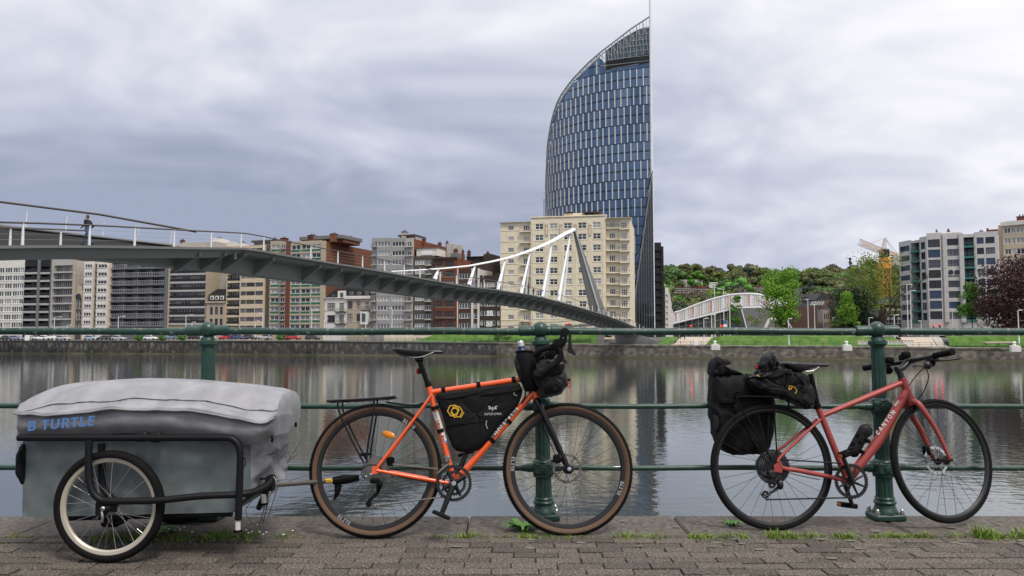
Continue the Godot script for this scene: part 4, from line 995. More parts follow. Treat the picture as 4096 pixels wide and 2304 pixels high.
	_shape_on(t, "skylight", [Vector2(8.88, 10.44), Vector2(9.36, 10.43), Vector2(10.16, 11.52), Vector2(9.69, 11.54)], -.5, -.38, "white_frame")
	_shape_on(t, "skylight", [Vector2(9.72, 10.42), Vector2(10.19, 10.41), Vector2(10.99, 11.5), Vector2(10.52, 11.51)], -.5, -.38, "white_frame")
	t = _facade("brick_house", "brick gable house with a dark hipped roof, beside the skylit slate roof", "house", V(95.27, -1, -240), 0.8503, 21.29, 10, "pink_brick", [{"u": [0, 8.17], "k": "s", "top": 10.35}, {"u": [8.17, 21.29], "k": "s", "top": 12.53}])
	_shape_on(t, "gable", [Vector2(.35, 9.39), Vector2(.59, 9.53), Vector2(6.15, 12.28), Vector2(8.75, 12.37), Vector2(8.55, 9.6)], -8, 0, "pink_brick")
	_shape_on(t, "roof", [Vector2(1.94, 12.19), Vector2(6.45, 14.35), Vector2(14.31, 14.73), Vector2(19.31, 12.85)], -9, -1, "dark_slate")
	_chimney(t, Vector2(-.35, 12.87), Vector2(1.37, 11.95), -3, "zinc")
	t = _facade("brick_house", "small brick house with tall narrow windows and a white sign, left of the ivy bush", "house", V(94.55, -1, -234), -0.5752, 3.68, 9, "pink_brick", [{"u": [0, 1.97], "k": "w", "top": 8.74, "rows": [5.94, 7.52, 2.58, 2], "cols": [[.3, .6], [.9, 1.2], [1.5, 1.8]], "sash": 1, "frame": "dark_frame", "wall": "ochre_stone"}, {"u": [1.97, 3.68], "k": "s", "top": 8.71}])
	_shape_on(t, "roof", [Vector2(.03, 8.76), Vector2(4, 9.09), Vector2(4.8, 10.84), Vector2(1.99, 10.36)], -6, -.5, "zinc")
	_fbox(t, "sign", Vector2(2.69, 5.11), Vector2(3.76, 6.45), 0, .3, "white_frame", .05)
	_fbox(t, "sign_text", Vector2(2.86, 5.86), Vector2(3.6, 6.23), .3, .32, "dark_frame", .01)
	_chimney(t, Vector2(1.49, 10.78), Vector2(2.44, 9.94), -4, "red_brick")
	t = _facade("brick_shed", "long low brick shed with a pale roof, behind the thin yellow tree", "shed", V(108.75, -1, -236), -0.3945, 5.2, 9, "brown_brick", [{"u": [0, 5.2], "k": "s", "top": 6.19}])
	_shape_on(t, "roof", [Vector2(.05, 6.21), Vector2(5.26, 6.17), Vector2(4.99, 9.86), Vector2(.77, 9.64)], -7, -.4, "zinc")
	_fbox(t, "roof_light", Vector2(.94, 6.62), Vector2(4.84, 8.77), -.4, -.3, "pane_curtain", .05)
	t = _facade("brick_house", "ornate dark brick house with white arched window heads, left of the grey stone block", "house", V(110.51, -1, -228), -0.2030, 4.96, 10, "brown_brick", [{"u": [0, 4.96], "k": "w", "top": 10.14, "rows": [7.09, 8.28, 2.6, 2], "cols": [[.4, 1.1], [1.8, 2.4], [3.3, 3.9], [4.2, 4.8]], "sash": 1, "sill": "white_frame"}])
	_fbox(t, "cornice", Vector2(.04, 10.03), Vector2(5.22, 10.36), -.2, .6, "ochre_stone", .05)
	_shape_on(t, "window_arch", [Vector2(.41, 8.24), Vector2(.42, 8.56), Vector2(.58, 8.93), Vector2(.9, 9.09), Vector2(1.22, 8.93), Vector2(1.41, 8.55), Vector2(1.4, 8.24)], 0, .12, "white_frame")
	_shape_on(t, "window_arch", [Vector2(.34, 5.64), Vector2(.35, 5.96), Vector2(.51, 6.33), Vector2(.83, 6.49), Vector2(1.15, 6.32), Vector2(1.33, 5.95), Vector2(1.32, 5.63)], 0, .12, "white_frame")
	_shape_on(t, "window_arch", [Vector2(1.74, 8.23), Vector2(1.75, 8.55), Vector2(1.91, 8.92), Vector2(2.23, 9.08), Vector2(2.55, 8.92), Vector2(2.73, 8.55), Vector2(2.73, 8.23)], 0, .12, "white_frame")
	_shape_on(t, "window_arch", [Vector2(1.67, 5.63), Vector2(1.68, 5.95), Vector2(1.84, 6.32), Vector2(2.16, 6.48), Vector2(2.48, 6.32), Vector2(2.66, 5.95), Vector2(2.65, 5.63)], 0, .12, "white_frame")
	_shape_on(t, "window_arch", [Vector2(3.27, 8.22), Vector2(3.28, 8.54), Vector2(3.43, 8.91), Vector2(3.76, 9.07), Vector2(4.07, 8.91), Vector2(4.26, 8.54), Vector2(4.25, 8.22)], 0, .12, "white_frame")
	_shape_on(t, "window_arch", [Vector2(3.19, 5.63), Vector2(3.2, 5.94), Vector2(3.36, 6.31), Vector2(3.68, 6.47), Vector2(4, 6.31), Vector2(4.18, 5.94), Vector2(4.17, 5.62)], 0, .12, "white_frame")
	_shape_on(t, "window_arch", [Vector2(4.2, 8.22), Vector2(4.21, 8.54), Vector2(4.37, 8.91), Vector2(4.69, 9.06), Vector2(5, 8.9), Vector2(5.19, 8.53), Vector2(5.18, 8.21)], 0, .12, "white_frame")
	_shape_on(t, "window_arch", [Vector2(4.12, 5.62), Vector2(4.13, 5.94), Vector2(4.29, 6.31), Vector2(4.61, 6.47), Vector2(4.93, 6.31), Vector2(5.11, 5.94), Vector2(5.1, 5.62)], 0, .12, "white_frame")
	_shape_on(t, "roof", [Vector2(.05, 10.4), Vector2(5.14, 10.36), Vector2(4.42, 12.38), Vector2(.72, 12.42)], -8, -.5, "zinc")
	_fbox(t, "dormer", Vector2(.42, 10.29), Vector2(1.07, 11.48), -2, 0, "white_frame", .05)
	t = _facade("terraced_building", "long brown terraced building stepped into the wooded hill, under two white villas", "building", V(130.47, -1, -640), 0.3899, 52.62, 22, "brown_brick", [{"u": [0, 52.62], "k": "w", "top": 41.47, "rows": [39.81, 40.67, 1.6, 4], "cols": [[.3, 1.9], [2.3, 4], [4.4, 6.1], [6.5, 8.1], [8.6, 10.2], [10.7, 12.3], [12.7, 14.4], [14.8, 16.5], [16.9, 18.6], [19, 20.7], [21.2, 22.8], [23.3, 25], [25.4, 27.1], [27.5, 29.2], [29.6, 31.3], [31.8, 33.5], [33.9, 35.6], [36.1, 37.8], [38.2, 39.9], [40.4, 42.1], [42.6, 44.3], [44.7, 46.4], [46.9, 48.6], [49.1, 50.8]], "frame": "white_frame", "pane": 2, "sash": 2, "wall": "brown_brick", "sill": "pale_slab"}])
	_fbox(t, "roof_room", Vector2(4.75, 40.96), Vector2(14.14, 42.52), -12, -3, "maroon_render", .05)
	_fbox(t, "roof_room", Vector2(31.7, 41.59), Vector2(41.4, 43.31), -12, -3, "maroon_render", .05)
	t = _facade("terraced_building", "brown terraced building on the hill behind the bright green tree", "building", V(199.73, -1, -640), 0.3389, 60.16, 22, "brown_brick", [{"u": [0, 60.16], "k": "w", "top": 41.78, "rows": [40.18, 41.04, 1.6, 7], "cols": [[.3, 1.9], [2.4, 4], [4.5, 6.1], [6.6, 8.2], [8.6, 10.3], [10.8, 12.4], [12.9, 14.5], [15, 16.6], [17.1, 18.8], [19.2, 20.9], [21.3, 23], [23.5, 25.1], [25.6, 27.3], [27.7, 29.4], [29.9, 31.6], [32, 33.7], [34.2, 35.9], [36.3, 38], [38.5, 40.2], [40.7, 42.4], [42.8, 44.6], [45, 46.7], [47.2, 48.9], [49.4, 51.1], [51.6, 53.3], [53.8, 55.5], [56, 57.7], [58.2, 59.9]], "frame": "white_frame", "pane": 2, "sash": 2, "wall": "brown_brick", "sill": "pale_slab"}])
	_fbox(t, "roof_room", Vector2(5.05, 41.25), Vector2(14.54, 42.79), -12, -3, "maroon_render", .05)
	_fbox(t, "roof_room", Vector2(32.2, 41.82), Vector2(41.96, 43.51), -12, -3, "maroon_render", .05)
	t = _facade("hillside_villa", "white villa with long balcony bands, topmost left on the wooded hill", "villa", V(149.95, -1, -690), -0.0000, 21.43, 16, "white_render", [{"u": [0, 21.43], "k": "w", "top": 50.81, "rows": [48.85, 49.89, 1.83, 3], "cols": [[.3, 2], [2.5, 4.2], [4.7, 6.4], [6.9, 8.6], [9.2, 10.8], [11.4, 13.1], [13.6, 15.3], [15.8, 17.5], [18, 19.7]], "frame": "white_frame", "pane": 2, "sash": 2, "sill": "white_frame"}])
	t = _facade("hillside_villa", "low white villa with square windows beside the banded villa on the hill", "villa", V(177.54, -1, -690), -0.0000, 20.13, 16, "white_render", [{"u": [0, 20.13], "k": "w", "top": 48.46, "rows": [46.5, 47.54, 1.83, 2], "cols": [[.3, 2], [2.5, 4.2], [4.7, 6.4], [6.9, 8.6], [9.2, 10.8], [11.4, 13.1], [13.6, 15.3], [15.8, 17.5], [18, 19.7]], "frame": "white_frame", "pane": 2, "sash": 2, "sill": "white_frame"}])
	t = _facade("hillside_villa", "small pale villa among trees, right of the bright green tree on the hill", "villa", V(262.6, -1, -690), -0.0000, 12.66, 16, "white_render", [{"u": [0, 12.66], "k": "w", "top": 47.41, "rows": [45.45, 46.5, 1.83, 2], "cols": [[.3, 2], [2.5, 4.2], [4.7, 6.4], [6.9, 8.6], [9.2, 10.8]], "frame": "white_frame", "pane": 2, "sash": 2, "sill": "white_frame"}])

const TOWER := [[54.8, -300, 127.9, 109.7, 123.5], [52.33, -300.8, 126.5, 109.5, 123.4], [49.88, -301.7, 125.2, 109.3, 122.8], [47.45, -302.6, 123.8, 109.2, 121.6], [45.05, -303.7, 122.2, 109.1, 120.5], [42.72, -304.8, 120.7, 109, 119.3], [40.41, -305.9, 119.2, 109, 117.8], [38.11, -307.2, 117.8, 109, 116.3], [35.9, -308.5, 116.4, 114.7, 114.7], [33.74, -309.9, 114.9, 113.1, 113.1], [31.62, -311.5, 113.5, 111.5, 111.5], [29.57, -313.1, 111.8, 109.9, 109.9], [27.61, -314.8, 110.1, 108.2, 108.2], [25.72, -316.6, 108.6, 106.6, 106.6], [23.95, -318.5, 106.8, 104.7, 104.7], [22.28, -320.5, 104.9, 102.7, 102.7], [20.76, -322.5, 103.1, 100.4, 100.4], [19.36, -324.7, 100.6, 97.9, 97.9], [18.12, -327, 97.5, 94.8, 94.8], [17.06, -329.4, 93.7, 90.6, 90.6], [16.2, -331.8, 88.8, 83.3, 83.3], [15.55, -334.4, 84.3, 75.2, 75.2], [15.13, -336.9, 73.3, 59.2, 59.2], [14.94, -339.5, 66.2, 47.4, 47.4]]

func _tower() -> void:
	var t := thing("glass_tower", "tall curved blue glass tower with white fins and a mast on its sharp edge", "skyscraper")
	rng.seed = 77
	var n := TOWER.size()
	var top := 107.4
	var band := 7.45
	var fin := MB.new().box(V(-0.17, 0.15, -0.2), V(0.17, band - 0.15, 0.4)).mesh()
	var core := MB.new()
	var lines := MB.new()
	for j in n - 1:
		var a: Array = TOWER[j]
		var b: Array = TOWER[j + 1]
		var pa := V(a[0], 0, a[1])
		var pb := V(b[0], 0, b[1])
		var dir := (pa - pb).normalized()
		var out := dir.cross(Vector3.UP) * -1.0
		if out.z < 0:
			out = -out
		var turn := Basis(dir, Vector3.UP, dir.cross(Vector3.UP))
		if turn.z.dot(out) < 0:
			turn = Basis(dir, Vector3.UP, -dir.cross(Vector3.UP))
		var w := pa.distance_to(pb)
		var lim: float = minf(a[3], b[3])
		var ha: float = a[3]
		var hb: float = b[3]
		# dark structure behind the glass
		var ia := pa - out * 0.9
		var ib := pb - out * 0.9
		core.quad(ib, ia, V(ia.x, ha - 0.5, ia.z), V(ib.x, hb - 0.5, ib.z))
		core.quad(V(ia.x, ha - 0.5, ia.z), V(54.0, ha - 0.5, -344.0), V(54.0, hb - 0.5, -344.0), V(ib.x, hb - 0.5, ib.z))
		for k in range(-5, 14):
			var y1 := top - band * k
			var y0 := y1 - band
			if y0 > maxf(ha, hb) - 0.3 or y1 < 0.5:
				continue
			var ya := minf(y1, ha)
			var yb := minf(y1, hb)
			if ya - y0 < 0.2 and yb - y0 < 0.2:
				continue
			ya = maxf(ya, y0 + 0.05)
			yb = maxf(yb, y0 + 0.05)
			var g := MB.new()
			var tilt := out * rng.randf_range(-0.035, 0.035)
			var tilt2 := out * rng.randf_range(-0.03, 0.03)
			g.quad(pb + V(0, y0 + 0.12, 0) + tilt, pa + V(0, y0 + 0.12, 0) - tilt2, pa + V(0, ya - 0.12, 0) - tilt, pb + V(0, yb - 0.12, 0) + tilt2)
			obj("glass_panel", g, M[["tower_glass", "tower_glass", "tower_glass_deep", "tower_glass", "tower_glass_pale"][rng.randi() % 5]], t)
			if lim > y0 + band * 0.5:
				lines.quad(pb + out * 0.05 + V(0, y0 + band * 0.46, 0), pa + out * 0.05 + V(0, y0 + band * 0.46, 0), pa + out * 0.05 + V(0, y0 + band * 0.535, 0), pb + out * 0.05 + V(0, y0 + band * 0.535, 0))
			lines.quad(pb + out * 0.04 + V(0, y0 - 0.1, 0), pa + out * 0.04 + V(0, y0 - 0.1, 0), pa + out * 0.04 + V(0, y0 + 0.28, 0), pb + out * 0.04 + V(0, y0 + 0.28, 0))
			if y1 <= lim + 1.0 or y0 + band * 0.6 < lim:
				var f := obj("fin", fin, M.pale_rail, t)
				var at := pa.lerp(pb, 0.5 if posmod(k, 2) else 0.0)
				var sc := minf(1.0, (lim - y0) / band)
				f.transform = Transform3D(turn * Basis.from_scale(V(1, sc, 1)), at + V(0, y0, 0))
	core.quad(V(54.8, 0, -300), V(54.8, 0, -345), V(54.8, 118, -345), V(54.8, 118, -300))
	core.quad(V(54.8, 0, -345), V(30, 0, -345), V(30, 60, -345), V(54.8, 100, -345))
	obj("core", core, M.black_panel, t)
	obj("spandrel_lines", lines, M.spandrel_glass, t).set_meta("kind", "stuff")
	# glazed crown above the office floors
	var cg := MB.new()
	var cl := MB.new()
	for j in n - 1:
		var a: Array = TOWER[j]
		var b: Array = TOWER[j + 1]
		if b[4] > b[3] + 1.0:
			cg.quad(V(b[0], b[3], b[1]), V(a[0], a[3], a[1]), V(a[0], a[4], a[1]), V(b[0], b[4], b[1]))
			cl.quad(V(b[0], b[3] - 0.2, b[1] + 0.4), V(a[0], a[3] - 0.2, a[1] + 0.4), V(a[0], a[3] + 3.2, a[1] + 0.4), V(b[0], b[3] + 3.2, b[1] + 0.4))
	obj("crown_glass", cg, M.crown_glass, t)
	obj("crown_band", cl, M.black_panel, t)
	# open steel lattice that carries the outline past the glass
	var lat := MB.new()
	var rim := []
	var low := []
	for j in n:
		var a: Array = TOWER[j]
		rim.append(V(a[0], a[2], a[1] + 0.2))
		low.append(V(a[0], maxf(a[3], a[4]) + 0.2, a[1] + 0.2))
	lat.tube(rim, 0.34, 5)
	lat.tube(low, 0.2, 5)
	for j in n:
		var lo: Vector3 = low[j]
		var hi: Vector3 = rim[j]
		if TOWER[j][4] > TOWER[j][3] + 1.0:
			lo.y = TOWER[j][3]
		lat.tube([lo, hi], 0.16, 4)
		if j < n - 1:
			var hn: Vector3 = rim[j + 1]
			var ln: Vector3 = low[j + 1]
			lat.tube([(lo + ln) / 2, (hi + hn) / 2], 0.12, 4)
			lat.tube([lo.lerp(hi, 0.5), ln.lerp(hn, 0.5)], 0.12, 4)
			lat.tube([lo, hn], 0.1, 4)
	# the lattice runs down the curved edge as well
	var last: Array = TOWER[n - 1]
	for e in 3:
		lat.tube([V(last[0] - 0.6 * e + 0.6, 0, last[1] - e * 1.5), V(last[0] - 0.6 * e + 0.6, last[2] + (1 - e) * 4.0, last[1] - e * 1.5)], 0.16, 5)
	var y := 2.0
	while y < last[2]:
		lat.tube([V(last[0] + 0.6, y, last[1]), V(last[0] - 0.6, y, last[1] - 3.0)], 0.1, 4)
		y += 3.7
	for k in 26:
		var h := 110.0 + k * 0.55
		if k % 4 == 0:
			lat.tube([V(54.8, h, -299.6), V(lerpf(54.8, 36.0, clampf((26 - k) / 26.0, 0, 1)), h, lerpf(-299.6, -306.0, clampf((26 - k) / 26.0, 0, 1)))], 0.1, 4)
	obj("crown_lattice", lat, M.lattice_steel, t)
	obj("mast", MB.new().tube([V(55.1, 0, -299.4), V(55.1, 118, -299.4), V(55.1, 160, -299.4)], [0.62, 0.55, 0.22], 8), M.white_steel, t)
	# leaning wedge of dark glass at its foot
	var w := thing("glass_wedge", "leaning triangular wedge of dark reflecting glass at the foot of the blue tower", "office block")
	var a: Vector3 = V(53.93, 63.73, -292)
	var l: Vector3 = V(44.51, 4.47, -292)
	var r: Vector3 = V(53.98, 4.47, -292)
	l.y = 0
	r.y = 0
	var pr := MB.new()
	var back := V(0, 0, -6)
	pr.tri(l, r, a)
	pr.tri(r + back, l + back, a + back)
	pr.quad(l + back, l, a, a + back)
	pr.quad(r, r + back, a + back, a)
	obj("glass", pr, M.wedge_glass, w)
	obj("edge_trim", MB.new().tube([l + V(-0.1, 0, 0.1), a + V(0, 0.3, 0.1)], 0.22, 5), M.grey_steel, w)
	for k in range(1, 10):
		var foot := l.lerp(r, k / 10.0)
		var up := foot.lerp(a, 0.0)
		var hit := l.lerp(a, k / 10.0)
		hit = V(lerpf(foot.x, hit.x, 0.96), hit.y, hit.z)
		obj("mullion", MB.new().tube([foot + V(0, 0, 0.12), hit + V(0, 0, 0.12)], 0.07, 4), M.grey_steel, w)
	for k in range(1, 13):
		var h := k * 4.1
		if h < a.y - 2:
			var q := h / a.y
			obj("floor_line", MB.new().tube([l.lerp(a, q) + V(0.1, 0, 0.05), r.lerp(a, q) + V(0, 0, 0.05)], 0.05, 4), M.black_panel, w)

var DECK: Array = _v([-26.41, 5.2, -35.35, -26.06, 5.43, -37.21, -25.71, 5.64, -39.03, -25.33, 5.89, -41.01, -24.9, 6.15, -43.26, -24.41, 6.44, -45.84, -23.96, 6.68, -48.15, -23.44, 6.96, -50.88, -22.96, 7.22, -53.39, -22.44, 7.5, -56.11, -21.93, 7.8, -58.8, -21.6, 8.14, -61.97, -20.82, 8.15, -63.85, -20.04, 8.09, -65.75, -18.6, 8.04, -69.2, -16.92, 7.98, -73.28, -15.19, 7.95, -77.48, -13.16, 7.85, -82.4, -11.2, 7.74, -87.15, -9.77, 7.68, -90.63, -7.81, 7.58, -95.39, -5.63, 7.5, -100.68, -3.1, 7.56, -106.85, -.18, 7.55, -113.96, 3.03, 7.49, -121.76, 5.41, 7.3, -127.58, 8.2, 7, -134.38, 13.67, 6.26, -147.72, 19.97, 5.28, -163.12, 25.14, 4.24, -175.76, 30.04, 3.14, -187.76, 37.34, 1.18, -205.62])

# along the bridge: k counts the deck points, s runs across from the near edge (0) to the far one (1)
func _deck_at(k: float, across: float) -> Vector3:
	var i := clampi(int(k), 0, DECK.size() - 2)
	var a: Vector3 = DECK[i]
	var b: Vector3 = DECK[i + 1]
	var d := b - a
	return a.lerp(b, k - i) + _deck_side(k) * across

func _deck_side(k: float) -> Vector3:
	var i := clampi(roundi(k), 1, DECK.size() - 2)
	var d: Vector3 = DECK[i + 1] - DECK[i - 1]
	return V(d.z, 0, -d.x).normalized()

func _bridge() -> void:
	var t := thing("footbridge", "long grey steel footbridge sweeping over the river with ribs under its deck", "footbridge")
	var n := DECK.size()
	var width := 5.6
	var kink := 11
	var fas := MB.new()
	var top := MB.new()
	var soff := MB.new()
	var girder := MB.new()
	var drip := MB.new()
	for i in n - 1:
		var a: Vector3 = DECK[i]
		var b: Vector3 = DECK[i + 1]
		var sa := _deck_side(i)
		var sb := _deck_side(i + 1)
		var fa := a + sa * width
		var fb := b + sb * width
		top.quad(a, b, fb, fa)
		var h := V(0, -0.16, 0)
		# edge strip
		fas.quad(a + h, b + h, b, a)
		fas.quad(fb + h, fa + h, fa, fb)
		# dark gap with the side plate behind it
		var ga := a + sa * 0.5
		var gb := b + sb * 0.5
		var h2 := V(0, -0.30, 0)
		drip.quad(ga + h2, gb + h2, gb + h, ga + h)
		drip.quad(a + h, ga + h, gb + h, b + h)
		var pl := -0.78 if i < kink - 1 else (-0.78 if i == kink - 1 else -0.46)
		var pl2 := -0.78 if i + 1 < kink - 1 else (-0.78 if i + 1 == kink - 1 else -0.46)
		var h3a := V(0, pl, 0)
		var h3b := V(0, pl2, 0)
		fas.quad(ga + sa * 0.25 + h3a, gb + sb * 0.25 + h3b, gb + h2, ga + h2)
		# soffit slopes from the side plate down to the box girder
		var dep := V(0, -0.78 - 1.02 * clampf((i - 6) / 5.0, 0, 1), 0)
		var dep2 := V(0, -0.78 - 1.02 * clampf((i - 5) / 5.0, 0, 1), 0)
		var ca := a + sa * (width * 0.42) + V(0, -0.55, 0)
		var cb := b + sb * (width * 0.42) + V(0, -0.55, 0)
		soff.quad(ca, cb, gb + sb * 0.25 + h3b, ga + sa * 0.25 + h3a)
		var la := a + sa * (width * 0.45) + dep
		var lb := b + sb * (width * 0.45) + dep2
		girder.quad(la, lb, cb, ca)
		var ra := a + sa * (width * 0.75) + dep
		var rb := b + sb * (width * 0.75) + dep2
		girder.quad(ra, rb, lb, la)
		girder.quad(fa + h, fb + h, rb, ra)
	obj("deck", top, M.handrail_wood, t)
	obj("edge_strip", fas, M.bridge_steel, t)
	obj("shadow_gap", drip, M.bridge_steel, t)
	obj("soffit", soff, M.bridge_steel, t)
	obj("box_girder", girder, M.bridge_steel, t)
	# brackets under the deck
	var k := float(kink) - 2.0
	while k < n - 1.2:
		var s := _deck_side(k)
		var a := _deck_at(k, 0.45)
		var c := _deck_at(k, width * 0.44)
		var fwd := Vector3.UP.cross(s).normalized() * 0.12
		var rib := MB.new()
		var q := [a + V(0, -0.36, 0), c + V(0, -0.36, 0), c + V(0, -1.8, 0), a + V(0, -0.62, 0)]
		rib.quad(q[3] - fwd, q[2] - fwd, q[1] - fwd, q[0] - fwd)
		rib.quad(q[0] + fwd, q[1] + fwd, q[2] + fwd, q[3] + fwd)
		rib.quad(q[3] + fwd, q[2] + fwd, q[2] - fwd, q[3] - fwd)
		rib.quad(q[0] - fwd, q[0] + fwd, q[3] + fwd, q[3] - fwd)
		obj("rib", rib, M.bridge_steel, t)
		k += 3.4 / maxf(1.0, DECK[clampi(int(k), 0, n - 2)].distance_to(DECK[clampi(int(k), 0, n - 2) + 1]))
	obj("stiffener", MB.new().cbox(_deck_at(kink - 0.35, 0.32) + V(0, -0.62, 0), V(0.14, 0.62, 0.25)), M.bridge_steel, t)
	# railings on both edges
	for side in [0.0, 1.0]:
		var rail := []
		for i in n:
			var p := _deck_at(minf(i, n - 1.001), 0.12 + side * (width - 0.24))
			rail.append(p + V(0, 1.18, 0))
		if side > 0:
			rail = rail.slice(0, 8) if true else rail
		obj("handrail", MB.new().tube(rail, 0.065, 6, false, true, 0.8), M.handrail_wood, t)
		if side == 0.0:
			for w in [0.25, 0.5, 0.75, 0.98]:
				var wire := []
				for i in n:
					wire.append(rail[i] - V(0, 1.18 * (1.0 - w), 0))
				obj("wire", MB.new().tube(wire, 0.009, 3), M.grey_steel, t)
		var kk := 0.3
		while kk < (n - 1.3 if side == 0.0 else 7.0):
			var p := _deck_at(kk, 0.1 + side * (width - 0.2))
			obj("post", MB.new().tube([p, p + V(0, 0.55, 0), p + V(0, 1.17, 0)], [0.085, 0.075, 0.05], 5), M.white_steel, t)
			var i := clampi(int(kk), 0, n - 2)
			kk += 4.2 / maxf(1.0, DECK[i].distance_to(DECK[i + 1]))
	# pylon of folded steel plates and the white band hung with tapered hangers
	var apex: Vector3 = V(11.78, 21, -144.55)
	var bl: Vector3 = V(16, 5.53, -157.18)
	var bm: Vector3 = V(18.45, 5.32, -161.56)
	var brt: Vector3 = V(21.32, 4.86, -170.6)
	var py := MB.new()
	var al := apex + V(-0.35, 0, 0.3)
	var ar := apex + V(0.25, 0, 0)
	py.quad(bl, bm, apex + V(0.05, 0, 0.4), al)
	py.quad(bm, brt, ar, apex + V(0.05, 0, 0.4))
	py.quad(brt, bl, al, ar)
	py.tri(al, apex + V(0.05, 0, 0.4), ar)
	obj("pylon", py, M.bridge_steel, t)
	obj("pylon_edge", MB.new().tube([bm + V(0, 0, 0.1), apex + V(0.05, 0, 0.5)], [0.3, 0.12], 5), M.white_steel, t)
	var band: Array = _v([11.82, 21.09, -144.95, 9.58, 19.48, -139.62, 7.25, 17.62, -134.05, 4.94, 16, -128.56, 2.89, 14.69, -123.67, .74, 13.42, -118.55, -1.01, 12.48, -114.39, -3.17, 11.48, -109.25, -5.77, 10.37, -103.08, -8.43, 9.49, -96.8, -11.15, 8.72, -90.39, -13.38, 8.12, -85.18])
	obj("band", MB.new().tube(band, [0.5, 0.46, 0.42, 0.38, 0.34, 0.3, 0.27, 0.24, 0.21, 0.18, 0.15, 0.12], 6, false, true, 0.42), M.white_steel, t)
	for h in [_v([-.98, 12.46, -114.46, -2.02, 7.59, -109.69, -1.5, 7.9, -115.9]), _v([2.99, 14.62, -123.91, 1.41, 7.5, -118.01, 2.26, 7.8, -124.67]), _v([7.01, 17.2, -133.48, 5.06, 7.43, -126.89, 5.89, 7.54, -133.21]), _v([10.92, 20.12, -142.81, 8.13, 7.11, -134.38, 9.45, 7.21, -141.6]), _v([-5.05, 10.57, -104.79, -5.64, 7.69, -100.88, -5.37, 8.04, -106.93]), _v([-9.13, 9.2, -95.16, -9.26, 7.79, -92.11, -9.41, 8.14, -97.67])]:
		for q in 2:
			var foot: Vector3 = h[1 + q]
			var head: Vector3 = h[0]
			obj("hanger", MB.new().tube([head, head.lerp(foot, 0.5), foot], [0.12, 0.21, 0.3], 5, false, true, 0.35), M.white_steel, t)
	# pier and dark abutment on the far bank
	var pc: Vector3 = V(22.56, -1.23, -195.46)
	obj("pier", MB.new().bevel_box(V(pc.x, 0.6, pc.z), V(1.7, 5.2, 1.0), 0.08), M.bridge_steel, t)
	var e1: Vector3 = V(27.1, -1.28, -195.5)
	var e2: Vector3 = V(35.46, -1.38, -193.71)
	var ab := MB.new()
	ab.prism(PackedVector2Array([Vector2(0, -1.8), Vector2(9.5, -1.8), Vector2(9.5, 1.0), Vector2(5, 2.4), Vector2(-1.5, 3.2)]), -6, 0, Transform3D(Basis(Vector3.UP, -atan2(e2.z - e1.z, e2.x - e1.x)), e1))
	obj("abutment", ab, M.mid_grey, t)
	# upper ramp that climbs off the deck at the left end
	var u := thing("upper_ramp", "ramp with its bottom coloured dark as shade, rising beside the near end of the footbridge", "ramp")
	var tip: Vector3 = V(-25.79, 7.87, -58)
	var far: Vector3 = V(-35.68, 8.28, -47)
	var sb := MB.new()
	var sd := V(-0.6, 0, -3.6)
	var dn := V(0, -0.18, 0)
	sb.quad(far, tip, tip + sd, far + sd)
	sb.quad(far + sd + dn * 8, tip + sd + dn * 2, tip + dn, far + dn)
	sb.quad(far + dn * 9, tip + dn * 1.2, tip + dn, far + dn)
	obj("deck", sb, M.dark_grey, u)  # darker than the bridge steel: underside shade put into the ramp colour
	obj("edge_strip", MB.new().tube([far, tip], 0.1, 4), M.bridge_steel, u)
	for r in [[V(-39, 10.66, -52), V(-30.27, 9.91, -56), V(-25.19, 9.3, -61)]]:
		obj("handrail", MB.new().tube(r, 0.085, 6), M.handrail_wood, u)
	for q in 6:
		var p := far.lerp(tip, 0.08 + 0.17 * q) + sd * 0.9
		obj("post", MB.new().tube([p, p + V(0.1, 1.5, 0)], [0.06, 0.03], 5), M.white_steel, u)
	# second ramp behind the pylon, low over the bank
	var v := thing("lower_ramp", "thin railed ramp running low behind the footbridge pylon, before the cream block", "ramp")
	var l0: Vector3 = V(-11.48, 1.5, -206)
	var l1: Vector3 = V(21.45, 4.1, -196)
	obj("deck", MB.new().quad_slab(l0, l1, 3.0, 0.5), M.bridge_steel, v)
	for hgt in [1.15]:
		obj("handrail", MB.new().tube([l0 + V(0, hgt, 0), l1 + V(0, hgt, 0)], 0.07, 5), M.handrail_wood, v)
	for q in 14:
		var p := l0.lerp(l1, q / 13.0)
		obj("post", MB.new().tube([p, p + V(0, 1.15, 0)], 0.05, 4), M.white_steel, v)

